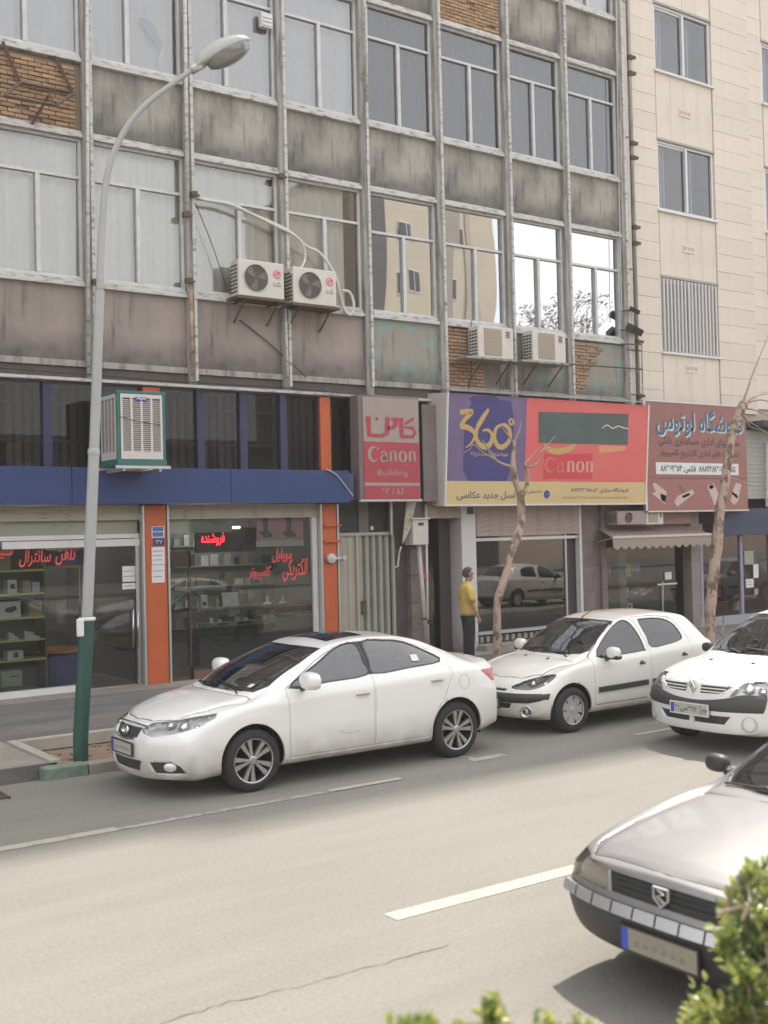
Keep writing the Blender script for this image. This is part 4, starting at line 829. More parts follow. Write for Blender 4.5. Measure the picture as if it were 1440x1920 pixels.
m = MB(); m.face([(A0.x, Ya, A0.z), (A1.x, Ya, A0.z), U1, U0]); o = m.build('canopy', M_awn, aw); o.modifiers.new('t', 'SOLIDIFY').thickness = .015
box('front_bar', A0.x, A1.x, Ya-.02, Ya+.02, A0.z-.02, A0.z+.03, mat('awning_bar', (.6, .53, .45), .6), aw)
n = 13; sw_ = (A1.x-A0.x)/n
for k in range(n):
    a = A0.x+k*sw_; P = [(a, A0.z-.02)]+[(a+sw_*j/8, A0.z-.2-.07*math.sin(math.pi*j/8)) for j in range(9)]+[(a+sw_, A0.z-.02)]
    MB().prism(list(reversed(P)), Ya-.006, Ya+.004).build('valance_scallop', M_awn2, aw)
for x in (A0.x+.03, A1.x-.03): MB().tube([(x, Ya, A0.z), (x, YF, A0.z-.1)], .012, 6).build('arm', M_alu, aw)
def outdoor_unit(x0, x1, y0, y1, z0, z1, label, group, style='fan', brand=False, m=None):
    t = thing('air_conditioner', label, 'air conditioner', ((x0+x1)/2, y1, z0), group); m = m or M_acwhite
    box('housing', x0, x1, y0, y1, z0, z1, m, t, bevel=.018); W_ = x1-x0; H_ = z1-z0
    for k in range(8):                                    # side louvres
        z = z0+.06+k*(H_-.12)/8
        for j in range(3): MB().box(x0-.006, x0+.004, y0+.05+j*.085, y0+.115+j*.085, z, z+(H_-.12)/8*.55).build('louvre', M_ink, t)
    if style == 'fan':
        cx, cz, r = x0+W_*.38, z0+H_*.52, H_*.37
        MB().lathe([(r*1.03, -.012), (r, -.02), (r*.97, -.004)], (cx, y0, cz), 'y', 32).build('fan_ring', m, t)
        MB().lathe([(r*.98, -.003), (0, -.003)], (cx, y0, cz), 'y', 32).build('fan_well', mat('fan_well', (.1, .095, .09), .7), t)
        fb = MB()
        for k in range(3):
            a0 = k*2.094+.4
            P = [(cx+math.cos(a0+d)*r*f, cz+math.sin(a0+d)*r*f) for d, f in ((-.2, .15), (-.5, .9), (.15, .92), (.35, .5), (.3, .15))]
            fb.prism(P, y0-.008, y0-.004)
        fb.build('fan_blade', mat('fan_blade', (.2, .19, .18), .6), t)
        for f in (.3, .5, .7, .88): MB().lathe([(r*f, -.014), (r*f+.004, -.017), (r*f+.008, -.014)], (cx, y0, cz), 'y', 24).build('guard_ring', M_rust, t)
    else:
        box('grille', x0+W_*.16, x0+W_*.66, y0-.008, y0, z0+.05, z1-.05, mat('unit_grille', (.36, .3, .24), .7), t)
        for k in range(14): z = z0+.07+k*(H_-.14)/14; box('grille_bar', x0+W_*.17, x0+W_*.65, y0-.013, y0-.008, z, z+.012, mat('unit_bar', (.43, .37, .3), .6), t)
        for k in range(4): box('vent', x1-W_*.22, x1-W_*.1, y0-.005, y0, z1-.1-k*.035, z1-.08-k*.035, M_rust, t)
    if brand:
        cx, cz, r = x1-W_*.16, z0+H_*.68, .075; mr = mat('emblem_red', (.65, .03, .12), .4)
        MB().lathe([(r, -.006), (0, -.006)], (cx, y0, cz), 'y', 24).build('emblem', mr, t); k = MB()
        k.ribbon([(cx+math.cos(R(a_))*r*.68, cz+math.sin(R(a_))*r*.68) for a_ in range(60, 361, 20)]+[(cx+r*.25, cz)], .012, y0-.009); k.ribbon([(cx-.01, cz+r*.4), (cx-.01, cz-r*.35), (cx+.025, cz-r*.35)], .012, y0-.009); k.build('emblem_mark', M_paper, t)
        txt('LG', cx-.07, cx+.07, z0+H_*.34, z0+H_*.46, y0-.004, mat('grey_print', (.2, .2, .2), .6), t, bold=.01)
    return t
outdoor_unit(u(1152, 970, YF-.3)[0], u(1204, 970, YF-.3)[0], YF-.4, YF-.06, u(1180, 984, YF-.3)[1], u(1180, 958, YF-.3)[1], 'pink grey air conditioner under the red billboard end above the awning', 'small units above the awning', 'fan', m=mat('pink_unit', (.35, .25, .24), .5))
outdoor_unit(u(1206, 970, YF-.3)[0], u(1222, 970, YF-.3)[0]+.3, YF-.38, YF-.06, u(1210, 984, YF-.3)[1], u(1210, 962, YF-.3)[1]+.1, 'narrow white air conditioner beside the striped shutter above the awning', 'small units above the awning', 'grille')
sb = thing('roller_shutter', 'small reddish roller shutter housing under the brick red shop sign', 'shutter', (21.9, YF, 2.6)); shutter_box(u(1224, 970, YF)[0], u(1292, 970, YF)[0], 2.62, 3.0, YF-.06, mat('shutter_red', (.4, .25, .21), .6), sb, 6)

# ---- navy shop on the right
s5 = thing('shop', 'navy fronted shop with clothes behind lilac window frames at the right edge', 'shop', (23.5, YF, ZW))
nx = u(1330, 970, YF)[0]; Yn = YF-.25
box('fascia', nx-.1, 34, Yn, Yn+.04, u(1400, 990, Yn)[1]-.15, u(1400, 957, Yn)[1]+.05, M_navy, s5); M_lil = mat('lilac_frame', (.3, .27, .37), .5)
box('room', nx-.4, 34, YF+2.5, YF+2.6, ZW, 3.3, mat('maroon_back', (.12, .055, .06), .8), s5)
box('sub_wall', xr+.02, 34, YF-.03, YF+.08, ZW, u(1360, 1155, YF)[1], mat('pale_blue_wall', (.36, .38, .42), .7, col2=(.3, .31, .34), nscale=2), s5)
for px in (1316, 1391, 1445): x = u(px, 1100, YF)[0]; box('window_frame', x-.05, x+.05, YF-.02, YF+.06, ZW, 2.6, M_lil, s5)
box('window_frame', xr, 34, YF-.02, YF+.06, 2.3, 2.4, M_lil, s5)
MB().face([(xr, YF+.02, .7), (34, YF+.02, .7), (34, YF+.02, 2.5), (xr, YF+.02, 2.5)]).build('pane', G_shop, s5)
for i, (px, py, cc, lab) in enumerate(((1330, 1085, (.3, .05, .06), 'dark red folded garment'), (1365, 1092, (.07, .05, .07), 'dark jacket on a stand'), (1376, 1110, (.5, .36, .32), 'pale pink bag beside the dark jacket'))):
    q = wp(px, py, YF+.5); t = thing('garment', lab+' in the navy shop window', 'clothes', tuple(q)); m = MB(); s_ = (.28, .33, .13)[i]
    m.lathe([(s_*.9, -.45), (s_, -.2), (s_*.95, .05), (s_*.5, .2), (s_*.15, .25), (0, .25)], q, 'z', 14); m.build('cloth', mat('cloth_%d' % i, cc, .9), t, smooth=True)
sheet('white notice curling at the right in the navy shop window', 'notice', 1412, 1422, 1058, 1083, YF-.03, M_paper); sheet('white notice with print low in the navy shop window', 'notice', 1398, 1413, 1086, 1101, YF-.03, M_paper, lines=2); sheet('pale poster high in the navy shop window', 'notice', 1395, 1413, 1033, 1058, YF-.03, M_greensign); sheet('small grey tag below the notices in the navy shop window', 'notice', 1414, 1421, 1104, 1115, YF-.03, M_greensign)
s6 = thing('roller_shutter', 'closed pale grey roller shutter beyond the brick red shop sign', 'shutter', (24.6, YF, 3.0)); shutter_box(u(1399, 850, YF)[0], 33, 3.2, 4.9, YF+.02, mat('shutter_grey', (.42, .42, .38), .6, col2=(.34, .34, .31), nscale=3), s6, 16)
MB().tube([wp(1437, 830, YF-.05), wp(1437, 950, YF-.05)], .03, 8).build('pipe', M_alu, s6)
box('canopy', u(1399, 790, YF)[0], 33, YF-.5, YF+.1, 4.95, 5.1, M_ink, s6)

# ------------------------------------------------------------------ cream stone building
cb = thing('stone_building', 'cream stone clad building with sliding windows and thin horizontal joints', 'building', (22, YF, 0))
XA, XB = 19.74, 46
WX = [20.73+k*4.02 for k in range(7)]; WW = 2.02; WZ = [(6.63, 8.38), (9.96, 11.6), (13.24, 14.82), (16.6, 18.2)]
core = MB(); y0 = YF+.2
core.box(XA, XB, YF+.25, YF+.4, 5.0, 6.63-.0)
zs = [5.0]+[z for w_ in WZ for z in w_]+[30.8]  # unseen top, its height shaped to set the cast shadow's edge
for i in range(0, len(zs), 2): core.box(XA, XB, YF+.04, YF+.3, zs[i], zs[i+1])
for k in range(len(WX)+1):
    a = XA if k == 0 else WX[k-1]+WW; b = WX[k] if k < len(WX) else XB
    for (z0, z1) in WZ: core.box(a, b, YF+.042, YF+.298, z0, z1)
core.box(XA, XB, YF+3, YF+14, 0, 30.78); core.box(XA, XB, YF+.301, YF+2.99, 30.6, 30.7); core.build('wall', M_joint, cb)
for z in (8.9, 12.3, 15.6, 5.6): box('floor_slab', XA, XB, YF+.31, YF+3, z-.1, z+.1, M_room, cb)
CH = .4305; offc = root_loc(cb)
slabs = {}
def slab(x0, x1, z0, z1, dy=0):
    key = (round(x1-x0, 3), round(z1-z0, 3))
    if key not in slabs: slabs[key] = MB().box(0, key[0]-.006, 0, .055, 0, key[1]-.008).mesh('stone_slab', M_stone)
    link('stone_slab', slabs[key], cb, Vector((x0+.003, YF-.015+dy+rnd.uniform(-.002, .002), z0))-offc)
for k in range(3):
    a = XA if k == 0 else WX[k-1]+WW+.02; b = WX[k]-.02; mid = a+(b-a)*.72
    z = 5.3; i = 0
    while z < 24.4:
        h = CH if i % 3 else CH*1.0
        if k == 0: slab(a+.12, b, z, z+h)
        else: slab(a, mid, z, z+h); slab(mid, b, z+.14, z+h+.14, .012)
        z += h; i += 1
    zz_ = [5.3]+[z for w_ in WZ for z in w_]+[24.8]
    for i in range(0, len(zz_), 2):                   # plain upright slabs between the windows of one column
        for j in range(4): 
            ww = (WW-.02)/4; slab(WX[k]+.01+j*ww, WX[k]+.01+(j+1)*ww, zz_[i]+.06, zz_[i+1]-.04, .012)
        if 0 < i < len(zz_)-2 or i == 0:
            v = MB(); xc_, zc_ = WX[k]+WW*.5+.0, (zz_[i]+zz_[i+1])/2+(0 if i else .35)-.05
            v.box(xc_-.2, xc_+.2, YF-.02, YF+.01, zc_-.07, zc_+.1); p_ = v.build('vent_plate', M_stone, cb)
            for d_ in (-.13, 0, .13): MB().box(xc_+d_-.045, xc_+d_+.045, YF-.024, YF-.019, zc_-.01, zc_+.07).build('vent_hole', M_joint, p_)
M_wf = mat('white_upvc', (.66, .66, .67), .4)
for k in range(3):
    for wi, (z0, z1) in enumerate(WZ):
        x0, x1 = WX[k], WX[k]+WW; t = .06; f = MB()
        f.box(x0, x1, YF+.02, YF+.1, z0, z0+t).box(x0, x1, YF+.02, YF+.1, z1-t, z1).box(x0, x0+t, YF+.02, YF+.1, z0+t, z1-t).box(x1-t, x1, YF+.02, YF+.1, z0+t, z1-t).box((x0+x1)/2-.02, (x0+x1)/2+.05, YF+.0, YF+.1, z0+t, z1-t)
        f.box(x0+t, (x0+x1)/2, YF+.05, YF+.09, z1-t*1.8, z1-t)
        w_ = f.build('window', M_wf, cb, bevel=.005)
        box('sill', x0-.06, x1+.06, YF-.07, YF+.02, z0-.05, z0, M_wf, w_, bevel=.005); box('head', x0-.02, x1+.03, YF-.03, YF+.02, z1, z1+.05, mat('head_grey', (.35, .34, .33), .7), w_)
        for (a, b) in ((x0+t, (x0+x1)/2), ((x0+x1)/2+.05, x1-t)):
            j = rnd.uniform(-.003, .003); MB().face([(a, YF+.07, z0+t), (b, YF+.07+j, z0+t), (b, YF+.07+j, z1-t), (a, YF+.07, z1-t)]).build('pane', glass('stone_window_glass', (.6, .65, .69), .09, 1.0, warp=.001), w_)
        if wi == 0:
            for j in range(16): xx = x0+.04+j*(x1-x0-.1)/15.5; box('window_bar', xx, xx+.055, YF-.045, YF-.01, z0+.03, z1-.03, mat('bar_white', (.55, .53, .51), .5), w_)
        else:
            for xx in (x0+.42, x0+.52, x0+1.5): box('curtain_edge', xx, xx+.05, YF+.3, YF+.32, z0, z1, M_curt, w_)
            MB().face([(x0, YF+.6, z0-.2), (x1, YF+.6, z0-.2), (x1, YF+.6, z1), (x0, YF+.6, z1)]).build('curtain', M_greycurt if wi == 2 else mat('dim_blind', (.12, .125, .13), .9), w_)
# corner pipes and lights
cp = thing('corner_duct', 'cream metal duct running down the corner between the two buildings', 'duct', (19.6, YF-.1, 5.2))
for z0, z1 in ((5.2, 8.4), (8.41, 11.4), (11.41, 14.5), (14.51, 18)): box('duct_section', 19.46, 19.62, YF-.16, YF-.02, z0, z1-.03, mat('duct_cream', (.55, .51, .45), .6, col2=(.42, .38, .33), nscale=4), cp, bevel=.01)
dp = thing('drain_pipe', 'tall rusty grey drain pipe with clamps beside the cream duct', 'pipe', (19.8, YF-.1, 5.2)); MB().tube([(19.76, YF-.1, 5.1), (19.76, YF-.1, 18)], .045, 10).build('tube', M_col, dp, smooth=True)
for py in (108, 138, 268, 295, 425, 455, 640, 742): q = wp(1181, py, YF-.12); MB().tube([(19.76, YF-.12, q.z-.05), (19.76, YF-.12, q.z+.05)], .065, 10).box(19.78, 19.9, YF-.18, YF-.12, q.z-.02, q.z+.04).build('clamp', M_rust, dp)
for py, lab, s_ in ((582, 'small black floodlight on the corner pipe, upper one', .07), (618, 'larger black floodlight on the corner pipe, lower one', .11)):
    q = wp(1190, py, YF-.3); t = thing('floodlight', lab, 'floodlight', tuple(q)); MB().obox(q, (s_*1.3, 0, -s_*.4), (0, s_, s_*.5), (s_*.15, -s_*.3, s_*.6)).build('housing', M_black, t, bevel=.01); MB().tube([q, q+Vector((-.25, .2, 0))], .018, 6).build('bracket', M_rust, t)
br = thing('iron_bracket', 'grey iron bracket frame at the building corner above the billboard end', 'bracket', tuple(wp(1185, 740, YF-.3)))
P = [wp(*q, YF-.3) for q in ((1165, 645), (1203, 646), (1205, 740), (1185, 740))]
for a, b in ((P[0], P[1]), (P[1], P[2]), (wp(1020, 680, YF-.1), wp(1203, 692, YF-.3)), (wp(1172, 655, YF-.1), wp(1203, 658, YF-.3)), (P[2], P[3])): MB().tube([a, b], .018, 6).build('rod', M_rust if a is not P[1] else M_col, br)

# ------------------------------------------------------------------ things hanging on the old facade
# two branded units
for i, (p0, p1, pt, pb, nm) in enumerate(((448, 532, 487, 558, 'left white air conditioner with red emblem on the office facade'), (551, 630, 501, 572, 'right white air conditioner with red emblem on the office facade'))):
    Y = YF-.48; a = u(p0, pb-5, Y); b = u(p1, pt+8, Y); z0, z1 = a[1], b[1]
    outdoor_unit(a[0], b[0], Y, Y+.3, z0, z1, nm, 'white units with red emblems on the office facade', 'fan', True)
    t = thing('bracket', ('left' if i == 0 else 'right')+' black bracket under the white air conditioner with red emblem', 'bracket', (a[0], YF, z0)); box('plate', a[0]-.06, b[0]+.06, Y-.03, YF-.1, z0-.05, z0-.01, M_rust, t)
    for x in (a[0]+.12, b[0]-.12): MB().tube([(x, Y, z0-.05), (x, YF-.05, z0-.4)], .018, 6).build('strut', M_rust, t); MB().box(x-.02, x+.02, Y, YF-.05, z0-.08, z0-.051).build('arm', M_rust, t)
for i, (p0, p1, pt, pb, nm) in enumerate(((898, 962, 612, 669, 'left beige air conditioner with square grille on the bracket above the billboard'), (1000, 1060, 621, 676, 'right beige air conditioner with square grille on the bracket above the billboard'))):
    Y = YF-.5; a = u(p0, pb, Y); b = u(p1, pt+4, Y)
    outdoor_unit(a[0], b[0], Y, Y+.32, a[1], b[1], nm, 'beige units above the billboard', 'grille')
    t = thing('bracket', ('left' if i == 0 else 'right')+' iron bracket shelf under the beige air conditioner above the billboard', 'bracket', (a[0], YF, a[1])); box('plate', a[0]-.35, b[0]+.06, Y-.04, YF-.1, a[1]-.04, a[1]-.004, M_col, t)
    for x in (a[0]+.1, b[0]-.1): MB().tube([(x, Y, a[1]-.05), (x, YF-.05, a[1]-.45)], .016, 6).build('strut', M_rust, t)
def spline(pts, n=8):
    P = [Vector(p) for p in pts]; out = []
    for i in range(len(P)-1):
        a, b, c, d = P[max(i-1, 0)], P[i], P[i+1], P[min(i+2, len(P)-1)]
        for j in range(n): t = j/n; out.append(.5*((2*b)+(c-a)*t+(2*a-5*b+4*c-d)*t*t+(3*b-a-3*c+d)*t**3))
    return out+[P[-1]]
def cable(label, pts, r, m, Y=YF-.2, name='cable', cat='cable'):
    q = [wp(*p[:2], p[2] if len(p) > 2 else Y) for p in pts]; return tag(MB().tube(spline(q), r, 6).build(name, m, None, smooth=True), label, cat)
M_hose = mat('white_hose', (.58, .57, .52), .6)
cable('white insulated pipe sweeping from the column down to the right air conditioner', [(362, 366), (385, 375), (430, 383), (480, 405), (520, 425), (550, 440), (575, 462), (600, 475), (625, 510), (636, 545), (645, 580), (658, 590), (663, 570), (655, 548), (640, 545)], .028, M_hose, name='hose', cat='hose')
cable('thinner white pipe branching to the left side of the right air conditioner', [(362, 370, YF-.18), (430, 387, YF-.18), (500, 412, YF-.19), (548, 437, YF-.19), (568, 460), (572, 485), (563, 503, YF-.4), (545, 512, YF-.45)], .02, M_hose, name='hose', cat='hose')
cable('thin dark wire slanting across the curtained window left of the air conditioners', [(366, 380, YF-.12), (398, 460, YF-.12), (425, 540, YF-.12)], .008, M_rust)
cable('black wire running down the wall below the air conditioners', [(450, 600, YF-.07), (500, 640, YF-.07), (545, 680, YF-.12), (575, 708, YF-.15)], .01, M_black)
cable('long thin wire hanging down the right side of the red sign column', [(684, 0, YF-.15), (684, 150, YF-.16), (683, 300, YF-.15), (690, 420, YF-.16), (700, 590, YF-.15)], .012, M_col)
cable('loose grey cable drooping at the end of the blue fascia', [(612, 880, YF-.42), (630, 890, YF-.43), (648, 912, YF-.42), (662, 930, YF-.4)], .012, M_alu)
cable('thin rod in front of the evaporative cooler', [(217, 778, YF-1.15), (250, 788, YF-1.15), (300, 797, YF-1.15)], .006, M_rust)
def pipe(label, pts, r, m, Y): return tag(MB().tube([wp(*p, Y) for p in pts], r, 8).build('drain_pipe', m, None, smooth=True), label, 'pipe')
pipe('rusty pipe running down the column right of the first bay', [(346, -40), (352, 402)], .035, M_sill, YF-.2); pipe('rust stained pipe at the foot of the column between the red stained panels', [(358, 545), (362, 705)], .03, mat('rusty_pipe', (.45, .33, .26), .8, col2=(.25, .12, .06), nscale=6, amt=.55, sharp=.1), YF-.2)
pipe('grey pipe along the column left of the lamp post', [(163, -20), (166, 700)], .03, M_sill, YF-.2); pipe('pale pipe below the left air conditioner beside the column', [(535, 575), (540, 718)], .025, M_sill, YF-.2)
pipe('grey vertical pipe on the column beside the dark windows', [(686, 10), (689, 190)], .022, M_sill, YF-.2)
# junction knobs
for i, (px, py, lab) in enumerate(((363, 364, 'rusty joint where the white hoses enter the column'), (349, 402, 'rusty pipe collar on the column above the wire'), (180, 528, 'dark bracket on the column beside the lamp post'), (354, 526, 'dark bracket on the column left of the air conditioners'), (527, 330, 'rusty bracket on the column above the left air conditioner'))):
    q = wp(px, py, YF-.2); tag(MB().obox(q, (.06, 0, .01), (0, .05, 0), (0, 0, .045)).obox(q+Vector((.05, -.03, -.03)), (.05, 0, .02), (0, .02, 0), (0, 0, .02)).build('pipe_bracket', M_rust, None, bevel=.01), lab, 'bracket')
# rusty empty frame on the brick panel
rf = thing('rusty_frame', 'rusty empty bracket frame hanging on the brick panel at the top left', 'bracket', tuple(wp(60, 170, YF-.3)))
Q = {k: wp(*v) for k, v in dict(a=(5, 78, YF-.12), b=(38, 155, YF-.12), c=(137, 175, YF-.12), d=(103, 105, YF-.12), e=(8, 180, YF-.7), f=(104, 198, YF-.7), g=(60, 232, YF-.12), h=(92, 178, YF-.4)).items()}
for a, b in ('ab', 'bc', 'cd', 'be', 'cf', 'ef', 'fh', 'hg'): MB().tube([Q[a], Q[b]], .028, 4).build('iron_bar', M_rust, rf)
q = wp(497, 40, YF-.1); vb = thing('vent_box', 'small white louvred vent box high between two windows', 'vent', tuple(q))
box('housing', q.x-.1, q.x+.13, YF-.14, YF-.04, q.z-.12, q.z+.14, M_white, vb); [box('louvre', q.x-.08, q.x+.11, YF-.155, YF-.14, q.z-.09+k*.07, q.z-.06+k*.07, M_alu, vb) for k in range(3)]
# evaporative cooler
Y = YF-1.1; a = u(221, 860, Y); b = u(309, 742, Y); x0, x1, z0, z1 = a[0], b[0], a[1], b[1]
ec = thing('evaporative_cooler', 'large teal framed evaporative cooler with white louvred panels above the blue fascia', 'cooler', ((x0+x1)/2, YF-.3, z0))
box('core', x0+.03, x1-.03, Y+.03, YF-.42, z0+.03, z1-.03, mat('cooler_pad', (.22, .17, .13), .9, col2=(.3, .25, .2), nscale=10), ec)
fr = MB()
for xa_, xb_ in ((x0, x0+.055), (x1-.055, x1)):
    for ya_, yb_ in ((Y, Y+.05), (YF-.45, YF-.4)): fr.box(xa_, xb_, ya_, yb_, z0, z1)
fr.box(x0-.01, x1+.01, Y-.01, YF-.39, z1, z1+.05).box(x0-.01, x1+.01, Y-.01, YF-.39, z0-.1, z0)
fr.build('frame', M_teal, ec, bevel=.008)
M_lv = mat('cooler_panel', (.6, .56, .53), .5)
def lpanel(o, ax, w_, h_, nm):    # louvred panel in the plane of ax
    o = Vector(o); ax = Vector(ax); n = Vector((0, 0, 1)).cross(ax)*-1; z = Vector((0, 0, 1)); p = MB()
    def bx(a0, a1, c0, c1, t0=0, t1=.012, mb=None): (mb or p).obox(o+ax*(a0+a1)/2+z*(c0+c1)/2-n*(-(t0+t1)/2), ax*(a1-a0)/2, n*(t1-t0)/2, z*(c1-c0)/2)
    bx(0, w_, 0, .12); bx(0, w_, h_-.06, h_)
    for k in range(5): xx = k*(w_-.035)/4; bx(xx, xx+.035, .12, h_-.06)
    pp = p.build('louvre_panel', M_lv, ec)
    for k in range(4):
        mb = MB()
        for j in range(26): zz_ = .13+j*(h_-.2)/26; bx(k*(w_-.035)/4+.035, (k+1)*(w_-.035)/4, zz_, zz_+.011, .002, .012, mb)
        mb.build('louvre', M_lv, pp)
    for k in (.3, .7): mb = MB(); bx(w_*k-.04, w_*k+.04, .05, .065, -.002, .001, mb); mb.build('slot', M_ink, pp)
lpanel((x0+.055, Y+.0, z0+.0), (1, 0, 0), x1-x0-.11, z1-z0, 'f')
lpanel((x0+.0, YF-.45, z0+.0), (0, -1, 0), YF-.45-Y-.05, z1-z0, 's')
q = u(265, 748, Y-.02); box('badge', q[0]-.1, q[0]+.1, Y-.02, Y-.005, q[1]-.03, q[1]+.03, mat('badge_blue', (.1, .12, .4), .4), ec, bevel=.008); MB().ribbon([(q[0]-.07, q[1]), (q[0]-.03, q[1]+.012), (q[0], q[1]-.01), (q[0]+.03, q[1]+.01), (q[0]+.07, q[1])], .016, Y-.024).build('print', M_paper, ec)
cs = thing('cooler_stand', 'steel stand carrying the evaporative cooler above the blue fascia', 'stand', (x0, YF-.4, z0-.14)); MB().box(x0-.05, x1+.06, Y-.04, Y+.0, z0-.15, z0-.105).box(x0-.05, x1+.06, YF-.45, YF-.41, z0-.15, z0-.105).build('rail', M_alu, cs)
for x in (x0+.1, x1-.1): box('arm', x-.02, x+.02, Y, YF-.0, z0-.19, z0-.151, M_alu, cs)
box('duct', x0+.2, x1-.2, YF-.4, YF+.1, z0+.2, z1-.2, M_alu, ec)

# ------------------------------------------------------------------ street lamp
sl = thing('street_lamp', 'tall grey street lamp with dark green base and curved arm by the kerb', 'street lamp', (4.5, 12.62, ZW))
YP = 12.62; YP = 12.62; P0 = wp(152, 1433, YP); P0.z = .05
top = wp(163, 1160, YP); J = wp(176, 852, YP); K = wp(187, 545, YP)
MB().tube([P0-Vector((0, 0, .1)), P0+Vector((0, 0, .3)), top], .085, 20).build('base_sleeve', mat('lamp_green', (.02, .075, .06), .45), sl, smooth=True, angle=40)
M_pole = mat('lamp_grey', (.4, .41, .41), .45, col2=(.34, .35, .35), nscale=2)
MB().tube([top, J], .064, 20).build('pole', M_pole, sl, smooth=True, angle=40); MB().tube([J-Vector((0, 0, .02)), K], [.058, .055], 20).build('pole', M_pole, sl, smooth=True, angle=40)
MB().lathe([(.064, -.02), (.07, .0), (.07, .05), (.057, .07)], J, 'z', 20).build('collar', M_pole, sl, smooth=True); MB().lathe([(.095, -.02), (.1, 0), (.086, .02)], top, 'z', 20).build('collar', M_white, sl)
arm = [(187, 545), (189, 480), (192, 420), (196, 365), (203, 320), (216, 280), (240, 235), (275, 195), (320, 160), (372, 122)]
ys = [YP, YP, YP, YP-.0, YP-.02, YP-.05, YP-.1, YP-.18, YP-.28, YP-.4]
MB().tube(spline([wp(*p, y) for p, y in zip(arm, ys)]), [.043-.012*i/72 for i in range(73)], 14).build('arm', M_pole, sl, smooth=True)
h0 = wp(368, 126, YP-.38); h1 = wp(468, 74, YP-.62); ax = (h1-h0).normalized(); L = (h1-h0).length; upv = Vector((0, 0, 1)); upv = (upv-ax*upv.dot(ax)).normalized(); sd_ = ax.cross(upv)
prof = [(0, .055, .055, .06), (.05, .07, .085, .06), (.12, .1, .13, .08), (.3, .14, .165, .1), (.55, .165, .165, .1), (.78, .15, .13, .09), (.92, .1, .08, .07), (1, .02, .02, .02)]
hd = MB(); rings = []
for t_, wd_, hu, hdn in prof:
    c_ = h0+ax*(t_*L*1.0); ring = []
    for j in range(20):
        th = 2*math.pi*j/20; s_, c2 = math.sin(th), math.cos(th); ring.append(c_+sd_*c2*wd_+upv*(s_*hu if s_ > 0 else s_*hdn*.35))
    rings.append(ring)
for i in range(len(rings)-1):
    for j in range(20): j2 = (j+1) % 20; hd.face([rings[i][j], rings[i][j2], rings[i+1][j2], rings[i+1][j]])
o = hd.build('lamp_head', mat('lamp_shell', (.45, .46, .44), .35, col2=(.36, .37, .35), nscale=5), sl, smooth=True, weld=True)
hb = MB(); N_ = 24; pr = [(0, .0), (.04, .065), (.09, .1), (.13, .125), (.15, .13)]
for i in range(len(pr)-1): # lens bowl below the shell
    pass
lc = h0+ax*(L*.56)-upv*.02; R_ = []
for q, dz in ((1, 0.02), (.93, -.06), (.72, -.085), (.4, -.105), (0.02, -.11)): R_.append([lc+ax*math.cos(2*math.pi*j/N_)*L*.4*q+sd_*math.sin(2*math.pi*j/N_)*.16*q+upv*dz*1.25 for j in range(N_)])
for i in range(len(R_)-1):
    for j in range(N_): j2 = (j+1) % N_; hb.face([R_[i][j], R_[i][j2], R_[i+1][j2], R_[i+1][j]])
hb.build('lens', mat('lamp_lens', (.14, .145, .14), .1, coat=1, col2=(.24, .24, .22), nscale=10), sl, smooth=True, weld=True)
MB().tube([h0-ax*.08, h0+ax*.1], .055, 14).build('socket', M_alu, sl, smooth=True)
q = wp(150, 1177, YP-.095); MB().box(q.x-.04, q.x+.04, q.y-.03, q.y+.02, q.z-.1, q.z+.1).build('number_tag', M_paper, sl, bevel=.015)

cable('thin black cable sagging under the ledge above the dark mezzanine', [(0, 690, YF-.18), (160, 702, YF-.18), (340, 716, YF-.18), (520, 726, YF-.18), (700, 742, YF-.18)], .01, M_black)
cable('loose grey cable hanging beside the beige units above the billboard', [(885, 600, YF-.15), (880, 640, YF-.2), (884, 690, YF-.15), (878, 735, YF-.1)], .009, M_black)
cable('white cable dropping along the last column of the grey block', [(1155, 0, YF-.15), (1158, 200, YF-.16), (1162, 420, YF-.15), (1166, 600, YF-.16)], .009, M_alu)

q = wp(283, 62, YF+.06); t = thing('window_ornament', 'dark oval ornament with a white tag hanging inside the second top window', 'ornament', tuple(q))
MB().prism([(q.x-.22, q.z+.2), (q.x-.08, q.z+.24), (q.x+.08, q.z+.12), (q.x+.2, q.z-.12), (q.x+.18, q.z-.22), (q.x+.04, q.z-.14), (q.x-.1, q.z+.04)], YF+.05, YF+.06).build('oval', M_greycurt, t)
MB().prism([(q.x+.1, q.z-.5), (q.x+.16, q.z-.52), (q.x+.24, q.z-.22), (q.x+.18, q.z-.22)], YF+.05, YF+.058).build('tag', M_paper, t)
# ------------------------------------------------------------------ cars
M_cav = mat('car_cavity', (.015, .015, .016), .8); M_seat = mat('seat_cloth', (.06, .06, .065), .9); M_dash = mat('dash_plastic', (.035, .035, .038), .7)
M_chrome = mat('chrome', (.75, .75, .75), .12, 1); M_rim = mat('alloy_rim', (.42, .42, .42), .3, .7); M_lampin = mat('lamp_bowl', (.72, .72, .72), .3, .4); M_cream = mat('lamp_pale', (.6, .58, .52), .3)
M_trim = mat('dark_trim', (.035, .036, .038), .5); M_platew = mat('plate_white', (.68, .68, .66), .4)
CR = []   # every car built
def smooth_poly(P, n=4, closed=True):
    out = []; k = len(P)
    for i in range(k):
        a, b, c, d = [np.array(P[j % k]) for j in (i-1, i, i+1, i+2)]
        for j in range(n): t = j/n; out.append(tuple(.5*((2*b)+(c-a)*t+(2*a-5*b+4*c-d)*t*t+(3*b-a-3*c+d)*t**3)))
    return out
